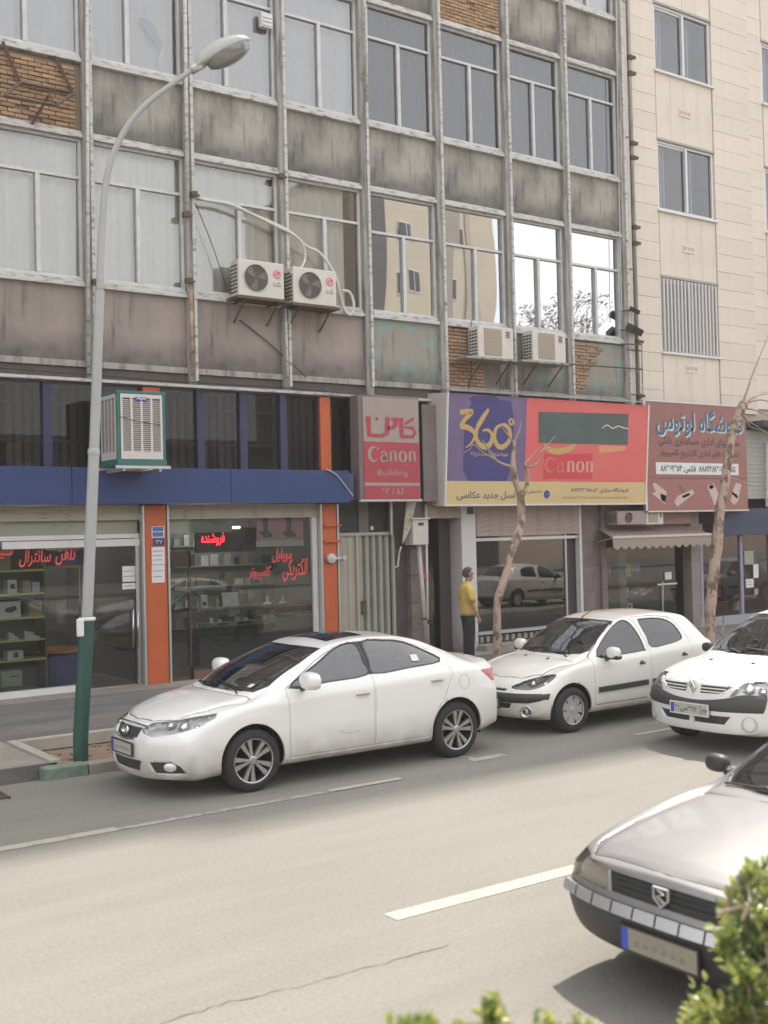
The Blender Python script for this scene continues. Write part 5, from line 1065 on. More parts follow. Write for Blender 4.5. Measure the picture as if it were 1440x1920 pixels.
def offset_poly(P, d):    # grows a polygon of 2-D points by d
    k = len(P); A = sum(P[i][0]*P[(i+1) % k][1]-P[(i+1) % k][0]*P[i][1] for i in range(k)); s = 1 if A > 0 else -1; out = []
    for i in range(k):
        a, b, c = P[i-1], P[i], P[(i+1) % k]
        n1 = Vector((b[1]-a[1], a[0]-b[0])); n2 = Vector((c[1]-b[1], b[0]-c[0]))
        if n1.length < 1e-9 or n2.length < 1e-9: out.append(b); continue
        n1.normalize(); n2.normalize(); m = n1+n2; m = m/max(.4, m.length_squared/1.0)*1.0 if m.length > .1 else n1
        m = (n1+n2).normalized()/max(.5, (n1+n2).normalized().dot(n1)); out.append((b[0]+s*m.x*d, b[1]+s*m.y*d))
    return out
def inside(P, x, y):
    r = False; k = len(P); j = k-1
    for i in range(k):
        if (P[i][1] > y) != (P[j][1] > y) and x < (P[j][0]-P[i][0])*(y-P[i][1])/(P[j][1]-P[i][1])+P[i][0]: r = not r
        j = i
    return r
class Shell:
    def __init__(s, S):
        s.S = S; T = {k: pchip(v) for k, v in S['tab'].items()}; s.T = T; L = S['L']; NS = 130
        us = sorted(set([round(i/NS, 5) for i in range(NS+1)]+[.002, .005, .995, .998]))
        s.bm = bmesh.new(); rows = []
        def sec(x):
            zb, w_, zbe, wbe, zt, wt, cr = (T[k](x) for k in ('zb', 'w', 'zbelt', 'wbelt', 'ztop', 'wtop', 'crown'))
            zr = zt-cr; bl = max(0, min(1, (zr-zbe)/.12))      # 0 on hood, 1 in cabin
            cp = [(0, zb), (.6*w_, zb), (.9*w_, zb+.015), (.975*w_, zb+.075), (.995*w_, zb+.2), (w_, zb+(zbe-zb)*.6), (w_*.55+wbe*.45+.006, zbe-.085*(.5+.5*bl)), (wbe, zbe)]
            N_ = [3, 3, 3, 4, 5, 7, 4]
            cp += [(wbe+(wt-wbe)*.5+.012*bl, zbe+(zr-zbe)*.5+.004), (wt, zr), (wt-.07, zr+cr*.42), (wt*.5, zt-cr*.22), (0, zt)]; N_ += [6, 6, 3, 6, 6]
            out = []
            for i in range(len(cp)-1):
                a = cp[i-1] if i else (-cp[1][0], cp[1][1]); b, c = cp[i], cp[i+1]; d = cp[i+2] if i+2 < len(cp) else (-cp[-2][0], cp[-2][1])
                crease = (i in (7,) and bl > .3); crease2 = (i+1 == 7 and bl > .3)
                m1 = ((c[0]-a[0])*.5, (c[1]-a[1])*.5); m2 = ((d[0]-b[0])*.5, (d[1]-b[1])*.5)
                lc = math.hypot(c[0]-b[0], c[1]-b[1])
                def lim(m, l0):
                    l = math.hypot(*m); f = min(1, 1.0*lc/l) if l > 1e-6 else 1; return (m[0]*f, m[1]*f)
                m1 = lim(m1, lc); m2 = lim(m2, lc)
                if crease: m1 = (c[0]-b[0], c[1]-b[1])
                if crease2: m2 = (c[0]-b[0], c[1]-b[1])
                for j in range(N_[i]):
                    t = j/N_[i]; h1, h2, h3, h4 = (1+2*t)*(1-t)**2, t*(1-t)**2, t*t*(3-2*t), t*t*(t-1)
                    out.append((max(0, h1*b[0]+h2*m1[0]+h3*c[0]+h4*m2[0]), h1*b[1]+h2*m1[1]+h3*c[1]+h4*m2[1]))
            out.append(cp[-1]); return out
        nz, tz = pchip(S['nose']), pchip(S['tail'])
        W0 = S['W']
        def fo(y, z): return S['plan_f']*(min(1, abs(y)/W0))**S.get('pf_pow', 2.6)+nz(z)
        def ro(y, z): return S['plan_r']*(min(1, abs(y)/W0))**2.6+tz(z)
        u0, u1 = S.get('u0', .2), S.get('u1', .18)
        def X(u_, y, z):
            x = u_*L
            if u_ < u0: x += (1-u_/u0)**2*fo(y, z)
            if u_ > 1-u1: x -= (1-(1-u_)/u1)**2*ro(y, z)
            return x
        bm = s.bm
        for u_ in us:
            pts = sec(u_*L); full = [(y, z) for y, z in pts]+[(-y, z) for y, z in reversed(pts[1:-1])]
            rows.append([bm.verts.new((X(u_, y, z), y, z)) for y, z in full])
        n = len(rows[0])
        for i in range(len(rows)-1):
            for j in range(n): j2 = (j+1) % n; bm.faces.new((rows[i][j], rows[i+1][j], rows[i+1][j2], rows[i][j2]))
        for end, u_ in ((0, 0), (1, 1)):
            pts = sec(u_*L); full = [(y, z) for y, z in pts]+[(-y, z) for y, z in reversed(pts[1:-1])]
            zc = (pts[0][1]+pts[-1][1])/2; K = 16; prev = rows[0] if not end else rows[-1]
            for k in range(1, K):
                f = 1-k/K; cur = []
                for y, z in full: yy, zz = y*f, zc+(z-zc)*f; cur.append(bm.verts.new((X(u_, yy, zz), yy, zz)))
                for j in range(n):
                    j2 = (j+1) % n; q = (prev[j], prev[j2], cur[j2], cur[j]); bm.faces.new(q if not end else q[::-1])
                prev = cur
            c = bm.verts.new((X(u_, 0, zc), 0, zc))
            for j in range(n): j2 = (j+1) % n; bm.faces.new((prev[j], prev[j2], c) if not end else (c, prev[j2], prev[j]))
        bmesh.ops.recalc_face_normals(bm, faces=bm.faces)
        for f in bm.faces: f.smooth = True
        s.bvh = BVHTree.FromBMesh(bm)
    def side(s, x, z, sgn=-1):        # point and normal on the flank
        r = s.bvh.ray_cast(Vector((x, sgn*3, z)), Vector((0, -sgn, 0))); return r[0], r[1]
    def front(s, y, z):
        r = s.bvh.ray_cast(Vector((-3, y, z)), Vector((1, 0, 0))); return r[0], r[1]
    def top(s, x, y):
        r = s.bvh.ray_cast(Vector((x, y, 3)), Vector((0, 0, -1))); return r[0], r[1]
    def cut(s, P, d, pred):           # P: 2-D polygon in the plane across direction d ('side', 'front', 'top', or an angle from the front)
        bm = s.bm
        if d == 'side': D = Vector((0, 1, 0)); U = Vector((1, 0, 0))
        elif d == 'front': D = Vector((1, 0, 0)); U = Vector((0, 1, 0))
        elif d == 'top': D = Vector((0, 0, 1)); U = Vector((1, 0, 0))
        else: D = Vector((math.cos(d), math.sin(d), 0)); U = Vector((-math.sin(d), math.cos(d), 0))
        V = Vector((0, 0, 1)) if d != 'top' else Vector((0, 1, 0))
        k = len(P); act = [f for f in bm.faces if pred(f)]
        for i in range(k):
            a, b = P[i], P[(i+1) % k]; x0, x1 = min(a[0], b[0])-.002, max(a[0], b[0])+.002; y0, y1 = min(a[1], b[1])-.002, max(a[1], b[1])+.002
            fs = []
            for f in act:
                if not f.is_valid: continue
                us_ = [v.co.dot(U) for v in f.verts]; vs_ = [v.co.dot(V) for v in f.verts]
                if max(us_) > x0 and min(us_) < x1 and max(vs_) > y0 and min(vs_) < y1: fs.append(f)
            if not fs: continue
            e = Vector((b[0]-a[0], b[1]-a[1])); 
            if e.length < 1e-5: continue
            nrm = (U*e.y-V*e.x).normalized(); co = U*a[0]+V*a[1]
            geom = list({x for f in fs for x in (*f.verts, *f.edges)})+fs
            r = bmesh.ops.bisect_plane(bm, geom=geom, dist=1e-5, plane_co=co, plane_no=nrm)
            act += [x for x in r['geom'] if isinstance(x, bmesh.types.BMFace) and x not in fs]
            act = [f for f in act if f.is_valid]
        act = list({f for f in act if f.is_valid}); res = []
        for f in act:
            c = f.calc_center_median()
            if inside(P, c.dot(U), c.dot(V)): res.append(f)
        return res
    def take(s, faces, name, mats, parent, inset=0, thick=0, mi=None):   # lifts faces off into a mesh of their own
        bm2 = bmesh.new(); vm = {}
        faces = [f for f in faces if f.is_valid]
        if not faces: return None
        for f in faces: 
            for v in f.verts:
                if v not in vm: vm[v] = bm2.verts.new(v.co-v.normal*inset)
        for f in faces:
            try: g_ = bm2.faces.new([vm[v] for v in f.verts]); g_.smooth = True
            except ValueError: pass
        bmesh.ops.delete(s.bm, geom=faces, context='FACES')
        me = bpy.data.meshes.new(name); bm2.to_mesh(me); bm2.free()
        for m in (mats if isinstance(mats, (list, tuple)) else [mats]): me.materials.append(m)
        o = link(name, me, parent)
        if thick: sm = o.modifiers.new('thick', 'SOLIDIFY'); sm.thickness = thick; sm.offset = -1; sm.material_offset = 1 if len(me.materials) > 1 else 0
        return o
def sidep(f, z0=-1, z1=9): c = f.calc_center_median(); return abs(c.y) > .3 and abs(f.normal.y) > .25 and z0 < c.z < z1
def wheel(car, x, y, r, wd, style, sgn, steer=0):
    we = MB(); c = (0, 0, 0); o = sgn
    q_ = style.get('rr', .65); prof = [(r*(q_-.01), wd*.5), (r*(q_+.01), wd*.53), (r*.8, wd*.55), (r*.94, wd*.5), (r*.985, wd*.42), (r, wd*.3), (r, -wd*.3), (r*.985, -wd*.42), (r*.94, -wd*.5), (r*.7, -wd*.5), (r*.62, -wd*.45)]
    prof = [(a, b*o) for a, b in prof]
    W = bpy.data.objects.new('wheel', None); C.objects.link(W); W.parent = car; W.location = (x, y, r); W.rotation_euler = (0, rnd.uniform(0, 1), steer)
    if steer: W.rotation_euler = (0, 0, steer)
    we.lathe(prof, c, 'y', 40); me = we.mesh('tyre', M_rubber, smooth=True, weld=True); link('tyre', me, W)
    me.set_sharp_from_angle(angle=R(50)) if False else None
    R1 = r*style.get('rr', .65); b = MB(); yo = wd*.5*o
    b.lathe([(R1, yo*1.02), (R1*.97, yo*1.04), (R1*.92, yo*.85), (R1*.9, -yo*.6), (.0, -yo*.5)], c, 'y', 40, 1); 
    b.lathe([(R1, yo*1.0), (R1*.985, yo*1.07), (R1*.93, yo*1.0)], c, 'y', 40, 0)
    hub = .17*R1/.2
    if style['kind'] == 'spoke':
        n = style['n']; ww = style['w']
        for k in range(n):
            a0 = 2*math.pi*k/n+(.09 if k % 2 else -.09)*style.get('pair', 0)
            for s_ in (1,):
                r0, r1 = R1*.14, R1*.95; P = []
                for rr, hw in ((r0, ww*.55), (R1*.5, ww*.8), (r1, ww*1.25)): P.append((rr, hw))
                pts = [(rr, hw) for rr, hw in P]+[(rr, -hw) for rr, hw in reversed(P)]
                def T_(rr, q, yy): return (math.cos(a0)*rr-math.sin(a0)*q, yy, math.sin(a0)*rr+math.cos(a0)*q)
                f1 = [T_(rr, q, yo*(.9 if rr > R1*.6 else .82 if rr > R1*.3 else .86)) for rr, q in pts]; f2 = [T_(rr, q*1.1, yo*.5) for rr, q in pts]
                b.face(f1 if o < 0 else f1[::-1], 0)
                for i in range(len(pts)): j = (i+1) % len(pts); b.face([f1[i], f2[i], f2[j], f1[j]], 0)
        b.lathe([(0, yo*.95), (R1*.14, yo*.94), (R1*.2, yo*.86), (R1*.22, yo*.5)], c, 'y', 20, 0)
    else:   # pressed cover with holes
        b.lathe([(0, yo*1.0), (R1*.25, yo*.98), (R1*.34, yo*.86), (R1*.6, yo*.93), (R1*.66, yo*.9)], c, 'y', 36, 0); b.lathe([(R1*.84, yo*.95), (R1*.98, yo*1.02)], c, 'y', 36, 0)
        n = style['n']
        for k in range(n):
            a0, a1 = 2*math.pi*(k+.18)/n, 2*math.pi*(k+.82)/n
            b.face([(math.cos(a)*rr, yo*.92, math.sin(a)*rr) for rr, a in ((R1*.62, a0), (R1*.88, a0-.06), (R1*.88, a0-2*math.pi*.3/n), (R1*.62, a0-2*math.pi*.36/n))], 0)
            b.face([(math.cos(a)*rr, yo*.93, math.sin(a)*rr) for rr, a in ((R1*.62, a0-.1), (R1*.88, a0-.05), (R1*.88, a0-.3), (R1*.62, a0-.25))][::-1], 0)
        b.lathe([(R1*.9, yo*.7), (0, yo*.68)], c, 'y', 24, 1)
    link('rim', b.mesh('rim', [style.get('mat', M_rim), M_cav]), W)
    return W
def iran_plate(car, S, y0, z0, wd, ht, x, text, parent_off=None, normal=None, rear=False):
    t = -1 if not rear else 1
    pl = link('number_plate', MB().box(x-.012, x, y0-wd/2, y0+wd/2, z0-ht/2, z0+ht/2).mesh('number_plate', S.get('plate_mat', M_platew)), car)
    fr = MB(); 
    for a, b, c, d in ((-wd/2-.012, wd/2+.012, ht/2, ht/2+.012), (-wd/2-.012, wd/2+.012, -ht/2-.012, -ht/2), (-wd/2-.012, -wd/2, -ht/2, ht/2), (wd/2, wd/2+.012, -ht/2, ht/2)): fr.box(x-.016, x+.004, y0+a, y0+b, z0+c, z0+d)
    link('plate_frame', fr.mesh('plate_frame', S.get('plate_frame', M_trim)), pl)
    link('plate_band', MB().box(x-.0145, x-.0122, y0+wd/2-.045, y0+wd/2, z0-ht/2, z0+ht/2).mesh('plate_band', mat('plate_bluestrip', (.04, .08, .5), .4)), pl)
    if text is None:                    # print too worn to read: short smudges
        m = MB()
        for k in range(6): yy = y0+wd/2-.1-k*.062; zz = z0+rnd.uniform(-.01, .01); m.face([(x-.0142, yy, zz-.02), (x-.0142, yy-rnd.uniform(.02, .04), zz-.02+rnd.uniform(-.005, .01)), (x-.0142, yy-.02, zz+rnd.uniform(.0, .022)), (x-.0142, yy+.005, zz+.005)])
        stuff(link('print_smudge', m.mesh('print_smudge', mat('faded_ink', (.22, .21, .19), .8)), pl)); return pl
    tm = txt(text, 0, wd*.62, 0, ht*.72, 0, M_ink, None, 'lettering', bold=.025); tm.parent = pl
    for v in tm.data.vertices: a, b = v.co.x, v.co.z; v.co = (x-.0142, y0+wd/2-.055-a, z0-ht*.36+b)
    t2 = txt(S.get('code', '۲۲'), 0, wd*.14, 0, ht*.45, 0, M_ink, None, 'lettering', bold=.02); t2.parent = pl
    for v in t2.data.vertices: a, b = v.co.x, v.co.z; v.co = (x-.0142, y0-wd/2+.075-a, z0-ht*.32+b)
    link('divider', MB().box(x-.0145, x-.0122, y0-wd/2+.092, y0-wd/2+.098, z0-ht/2, z0+ht/2).mesh('divider', M_ink), pl)
    return pl
def make_car(name, label, loc, S, rotz=0, near=-1):
    car = thing(name, label, 'car', loc, None, rotz); sh = Shell(S); bm = sh.bm; L, W = S['L'], S['W']; paint = S['paint']; T = sh.T
    (xf, xr), wr, ra = S['wheels'], S['wr'], S['ra']
    # wheel arches
    for xw in (xf, xr):
        P = [(xw+ra*math.cos(2*math.pi*i/36), wr+.01+ra*math.sin(2*math.pi*i/36)) for i in range(36)]
        fs = sh.cut(P, 'side', lambda f: abs(f.calc_center_median().y) > W-.36 and abs(f.calc_center_median().x-xw) < ra+.15 and f.calc_center_median().z < .9)
        bmesh.ops.delete(bm, geom=fs, context='FACES')
    wins = []
    for key, P, gm, nm in S['side_windows']:
        P = smooth_poly(P, 3) if key != 'sharp' else P
        out = offset_poly(P, S.get('seal', .014)); zmin = min(p[1] for p in out)-.05
        fo_ = sh.cut(out, 'side', lambda f: sidep(f, zmin)); fi = sh.cut(P, 'side', lambda f: sidep(f, zmin))
        seal = [f for f in sh.cut(out, 'side', lambda f: False) or fo_ if f.is_valid]
        allf = [f for f in bm.faces if sidep(f, zmin)]; fi = set(f for f in fi if f.is_valid)
        band = []
        for f in allf:
            c = f.calc_center_median()
            if f not in fi and inside(out, c.x, c.z): band.append(f)
        for s_ in (-1, 1):
            fs = [f for f in fi if f.is_valid and f.calc_center_median().y*s_ > 0]; wins.append((fs, nm, gm))
        for f in band: f.material_index = 2
    glassobj = []
    for fs, nm, gm in wins: glassobj.append(sh.take(fs, nm, gm, car, inset=.006))
    if 'pillar' in S:                   # blacked-out pillar between the windows
        for P in S['pillar']:
            for f in sh.cut(P, 'side', lambda f: sidep(f, .85)): f.material_index = 2
    for nm, P, gm in S['top_windows']:
        out = offset_poly(P, .018)
        test = lambda f: f.normal.z > .15 and f.calc_center_median().z > S['glass_z']
        sh.cut(out, 'top', test); fi = [f for f in sh.cut(P, 'top', test) if f.is_valid]; fs_ = set(fi)
        for f in bm.faces:
            if test(f) and f not in fs_:
                c = f.calc_center_median()
                if inside(out, c.x, c.y): f.material_index = 2
        sh.take(fi, nm, gm, car, inset=.005)
    # lamps, grilles and openings on the nose
    for it in S['front_regions']:
        nm, kind, P, ang = it['name'], it['kind'], it['pts'], it.get('ang')
        sides = it.get('sides', (-1, 1))
        for s_ in sides:
            if ang is None:
                Q = [(p[0]*s_, p[1]) for p in P]; Q = smooth_poly(Q, 3) if it.get('round') else Q; xm = it.get('xmax', .9)
                fs = sh.cut(Q, 'front', lambda f: f.calc_center_median().x < xm and abs(f.normal.x) > .12)
            else:                     # polygon given by places on the skin (x, |y|, z), cut along a slanting direction
                a_ = -s_*R(ang); U = Vector((-math.sin(a_), math.cos(a_), 0))
                Q = [(Vector((p[0], p[1]*s_, p[2])).dot(U), p[2]) for p in P]; Q = smooth_poly(Q, 3) if it.get('round') else Q
                fs = sh.cut(Q, a_, lambda f: f.calc_center_median().x < 1.3 and f.calc_center_median().y*s_ > .12)
            fs = [f for f in fs if f.is_valid and (f.calc_center_median().z < it.get('zmax', 9))]
            if not fs: continue
            if kind == 'paint': 
                for f in fs: f.material_index = it['slot']
                continue
            if kind == 'lamp':
                bowl = bmesh.new(); vm = {}; cen = sum((f.calc_center_median() for f in fs), Vector())/len(fs); nav = sum((f.normal for f in fs), Vector()).normalized()
                bnd = {v for f in fs for v in f.verts if any(g_ not in fs for g_ in v.link_faces)} if False else set()
                fset = set(fs); bnd = {v for f in fs for v in f.verts if any(g_ not in fset for g_ in v.link_faces)}
                for f in fs:
                    for v in f.verts:
                        if v not in vm:
                            vm[v] = bowl.verts.new(v.co-nav*(.0 if v in bnd else .05))
                for f in fs:
                    try: bowl.faces.new([vm[v] for v in f.verts]).smooth = True
                    except ValueError: pass
                me = bpy.data.meshes.new('reflector'); bowl.to_mesh(me); bowl.free(); me.materials.append(it.get('bowl', M_lampin)); 
                lens = sh.take(fs, nm, G_lamp, car, inset=.001)
                link('reflector', me, lens)
                for (dx, dz, rr) in it.get('bulbs', ()):
                    pn = sh.bvh.find_nearest(cen+Vector((dx, s_*dx*0, dz)) if ang is None else cen+Vector((dx*math.cos(R(60)), dx*s_*math.sin(R(60)), dz)))[0]
                    mb_ = MB(); q = pn-nav*.035; a1 = nav.cross(Vector((0, 0, 1))).normalized(); a2 = nav.cross(a1)
                    for k in range(4):
                        for j in range(14):
                            t0, t1 = 2*math.pi*j/14, 2*math.pi*(j+1)/14; r0, r1 = rr*math.cos(k*math.pi/8), rr*math.cos((k+1)*math.pi/8); h0_, h1_ = rr*.7*math.sin(k*math.pi/8), rr*.7*math.sin((k+1)*math.pi/8)
                            mb_.face([q+(a1*math.cos(t)+a2*math.sin(t))*r_+nav*h_ for t, r_, h_ in ((t0, r0, h0_), (t1, r0, h0_), (t1, r1, h1_), (t0, r1, h1_))])
                    mb_.lathe([(0, 0)], (0, 0, 0)) if False else None
                    link('projector', mb_.mesh('projector', it.get('bulb', M_chrome), smooth=True, weld=True), lens)
            if kind == 'hole':
                sh.take(fs, nm, it.get('mat', M_trim), car, inset=it.get('depth', .02), thick=0)
    # shut lines: narrow gaps right through the skin
    doors = []
    for nm, P in S['doors']:
        G_ = .006; P = smooth_poly(P, 3) if nm[0] == '~' else P; nm = nm.strip('~')
        ino = offset_poly(P, -G_)
        sh.cut(P, 'side', lambda f: sidep(f)); fi = [f for f in sh.cut(ino, 'side', lambda f: sidep(f)) if f.is_valid]; fset = set(fi); gap = []
        for f in bm.faces:
            if sidep(f) and f not in fset:
                c = f.calc_center_median()
                if inside(P, c.x, c.z): gap.append(f)
        bmesh.ops.delete(bm, geom=gap, context='FACES')
        for s_ in (-1, 1):
            fs = [f for f in fi if f.is_valid and f.calc_center_median().y*s_ > 0]
            mis = {f.index: f.material_index for f in fs}
            bm2 = bmesh.new(); vm = {}
            for f in fs:
                for v in f.verts:
                    if v not in vm: vm[v] = bm2.verts.new(v.co)
            for f in fs:
                try: n_ = bm2.faces.new([vm[v] for v in f.verts]); n_.smooth = True; n_.material_index = f.material_index
                except ValueError: pass
            bmesh.ops.delete(bm, geom=fs, context='FACES')
            me = bpy.data.meshes.new(nm); bm2.to_mesh(me); bm2.free()
            for m in (paint, M_cav, M_trim): me.materials.append(m)
            o = link(nm, me, car); sm = o.modifiers.new('thick', 'SOLIDIFY'); sm.thickness = .03; sm.offset = -1; sm.material_offset = 1; sm.material_offset_rim = 0
            doors.append((o, s_))
    for d, P, test in S.get('gaps', ()):      # hood and boot outlines
        ino = offset_poly(P, -.008)
        sh.cut(P, d, test); fi = set(f for f in sh.cut(ino, d, test) if f.is_valid); gap = []
        for f in bm.faces:
            if test(f) and f not in fi:
                c = f.calc_center_median(); q = (c.x, c.y) if d == 'top' else (c.x, c.z) if d == 'side' else (c.y, c.z)
                if inside(P, *q): gap.append(f)
        for f in gap: f.material_index = 1
        vs = {v for f in gap for v in f.verts}
        for v in vs: v.co -= v.normal*.006
    me = bpy.data.meshes.new('body'); bm.to_mesh(me); bm.free()
    for m in (paint, M_cav, M_trim, S.get('slot3', M_trim)): me.materials.append(m)
    body = link('body', me, car); sm = body.modifiers.new('thick', 'SOLIDIFY'); sm.thickness = .025; sm.offset = -1; sm.material_offset = 0
    me2 = me; body.data.materials.append(M_cav)
    # inner liner keeps the cabin dark
    # wheels and wells
    for xw in (xf, xr):
        for s_ in (-1, 1):
            m = MB(); k = 16; yA, yB = s_*(W-.05), s_*(W-.42)
            for i in range(k):
                a0, a1 = math.pi*(i/k)*1.16-.25, math.pi*((i+1)/k)*1.16-.25; r_ = ra+.012
                m.face([(xw+r_*math.cos(a), y, wr+.01+r_*math.sin(a)) for a, y in ((a0, yA), (a1, yA), (a1, yB), (a0, yB))])
            m.face([(xw+(ra+.012)*math.cos(math.pi*i/k*1.16-.25), yB, wr+.01+(ra+.012)*math.sin(math.pi*i/k*1.16-.25)) for i in range(k+1)])
            link('wheel_arch_liner', m.mesh('wheel_arch_liner', M_cav), car)
            wheel(car, xw, s_*(W-.105-S.get('tuck', .012)), wr, .2, S['rim'], s_, S.get('steer', 0) if xw == xf else 0)
    # cabin
    zf = .3; ci = MB(); xa, xb = S['cabin']; wbe = T['wbelt']((xa+xb)/2)
    ci.box(xa-.1, xb+.25, -wbe+.1, wbe-.1, .25, .34); ci.box(xa-.15, xa+.28, -wbe+.09, wbe-.09, .34, T['zbelt'](xa)-.04).box(xb, xb+.5, -wbe+.12, wbe-.12, .34, T['zbelt'](xb)-.06)
    link('cabin_floor', ci.mesh('cabin_floor', M_dash), car)
    xs = S['seat_x']
    for s_ in (-1, 1):
        m = MB(); m.box(xs-.1, xs+.4, s_*.37-.24, s_*.37+.24, .34, .6); m.obox((xs+.5, s_*.37, .82), (.06, 0, -.015), (0, .23, 0), (.07, 0, .3)); m.obox((xs+.6, s_*.37, 1.17), (.045, 0, 0), (0, .12, 0), (.01, 0, .08))
        o = link('seat', m.mesh('seat', S.get('seat', M_seat)), car); b_ = o.modifiers.new('b', 'BEVEL'); b_.width = .04; b_.segments = 3
    m = MB(); m.box(xs+.9, xs+1.3, -.6, .6, .34, .62); m.obox((xs+1.38, 0, .86), (.07, 0, -.015), (0, .6, 0), (.07, 0, .26)); 
    for s_ in (-1, 1): m.obox((xs+1.47, s_*.4, 1.13), (.04, 0, 0), (0, .11, 0), (.01, 0, .06))
    o = link('rear_seat', m.mesh('rear_seat', S.get('seat', M_seat)), car); b_ = o.modifiers.new('b', 'BEVEL'); b_.width = .04; b_.segments = 3
    tor = MB(); c = Vector((xs-.3, -.37, .92)); P = [c+Vector((.06*math.sin(t), .18*math.cos(t), .17*math.sin(t))) for t in [2*math.pi*i/20 for i in range(21)]]; tor.tube(P, .014, 6); tor.tube([c, c+Vector((-.25, 0, -.08))], .03, 6); link('steering_wheel', tor.mesh('steering_wheel', M_black), car)
    # mirrors
    mx_, mz_ = S['mirror']
    for s_ in (-1, 1):
        p, n_ = sh.side(mx_, T['zbelt'](mx_)-.02, s_); p = p if p else Vector((mx_, s_*wbe, mz_))
        mm = MB(); cen = Vector((mx_+.03, s_*(abs(p.y)+S.get('mirror_size', (0, .115))[1]+.015), mz_)); a_, b_, c_ = S.get('mirror_size', (.075, .115, .08)); NU, NV = 10, 16
        for i in range(NU):
            for j in range(NV):
                q = []
                for ii, jj in ((i, j), (i+1, j), (i+1, j+1), (i, j+1)):
                    th = math.pi*ii/NU; ph = 2*math.pi*jj/NV; sx, sy, sz = math.sin(th)*math.cos(ph), math.cos(th), math.sin(th)*math.sin(ph)
                    f_ = lambda v: math.copysign(abs(v)**.75, v)
                    xx = a_*f_(sx); xx = min(xx, a_*.35); q.append(cen+Vector((xx, b_*f_(sy), c_*f_(sz))))
                mm.face(q)
        mo = link('mirror', mm.mesh('mirror', S.get('mirror_mat', paint), smooth=True, weld=True), car); 
        st = MB(); st.tube([cen+Vector((-.0, -s_*.07, -c_*.5)), Vector((mx_+.02, p.y, mz_-c_*.9))], [.035, .04], 8); link('mirror_arm', st.mesh('mirror_arm', M_trim), mo)
        g_ = MB(); g_.face([cen+Vector((a_*.36, s_*dy, dz)) for dy, dz in ((-b_*.75, -c_*.7), (b_*.75, -c_*.7), (b_*.75, c_*.7), (-b_*.75, c_*.7))]); link('mirror_glass', g_.mesh('mirror_glass', M_chrome), mo)
        if S.get('mirror_base'): mb2 = MB(); mb2.obox(cen-Vector((0, 0, c_*.55)), (a_*.85, 0, 0), (0, b_*.95, 0), (0, 0, c_*.4)); o = link('mirror_shell', mb2.mesh('mirror_shell', M_trim), mo); q_ = o.modifiers.new('b', 'BEVEL'); q_.width = .03; q_.segments = 3
    # door handles
    for hx, hz, dk in S['handles']:
        for s_ in (-1, 1):
            p, n_ = sh.side(hx, hz, s_)
            if p is None: continue
            par = [o for o, q in doors if q == s_][dk] if len([o for o, q in doors if q == s_]) > dk else car
            hm = MB()
            if S.get('handle_kind') == 'cup':
                hm.lathe([(0, .0), (.035, .001), (.037, .006), (.03, .01), (0, .01)], (0, 0, 0), 'y', 14); hm.box(-.05, .05, -.015, 0, -.012, .012)
            else:
                hm.tube([(-.085, 0, 0), (-.07, -.022, .002), (0, -.03, .003), (.07, -.022, .002), (.085, 0, 0)], [.008, .012, .014, .012, .008], 8)
            me_ = hm.mesh('door_handle', S.get('handle_mat', paint), smooth=True)
            o = link('door_handle', me_, par, p); o.scale = (1, 1 if s_ < 0 else -1, 1)
    for it in S.get('moulding', ()):
        for s_ in (-1, 1):
            x0, x1, z0, z1, h_ = it; m = MB(); k = 16; P = []
            for i in range(k+1):
                x = x0+(x1-x0)*i/k; z = z0+(z1-z0)*i/k; p, n_ = sh.side(x, z, s_); P.append((x, p.y, z))
            for i in range(k):
                a, b = P[i], P[i+1]; o_ = s_*.018
                m.face([(a[0], a[1]+o_, a[2]-h_*.4), (b[0], b[1]+o_, b[2]-h_*.4), (b[0], b[1]+o_, b[2]+h_*.4), (a[0], a[1]+o_, a[2]+h_*.4)][::(1 if s_ < 0 else -1)])
                m.face([(a[0], a[1]+o_, a[2]+h_*.4), (b[0], b[1]+o_, b[2]+h_*.4), (b[0], b[1]-.003*s_, b[2]+h_*.5), (a[0], a[1]-.003*s_, a[2]+h_*.5)][::(1 if s_ < 0 else -1)])
                m.face([(a[0], a[1]-.003*s_, a[2]-h_*.5), (b[0], b[1]-.003*s_, b[2]-h_*.5), (b[0], b[1]+o_, b[2]-h_*.4), (a[0], a[1]+o_, a[2]-h_*.4)][::(1 if s_ < 0 else -1)])
            link('side_moulding', m.mesh('side_moulding', M_trim), car)
    # wipers on the windscreen
    for (x0, y0, x1, y1) in S['wipers']:
        P = []
        for i in range(9): x, y = x0+(x1-x0)*i/8, y0+(y1-y0)*i/8; p, n_ = sh.top(x, y); P.append(p+n_*.012)
        m = MB().tube(P, .008, 5); p, n_ = sh.top(x0-.06, y0); m.tube([p+n_*.01, P[3]+Vector((0, 0, .01))], .009, 5); link('wiper', m.mesh('wiper', M_black), car)
    if 'under' in S: 
        a, b, c = S['under']; m = MB().box(a, b, -W+.25, W-.25, c, .35); link('underbody', m.mesh('underbody', M_cav), car)
    for f in S.get('extra', ()): f(car, sh, S)
    return car

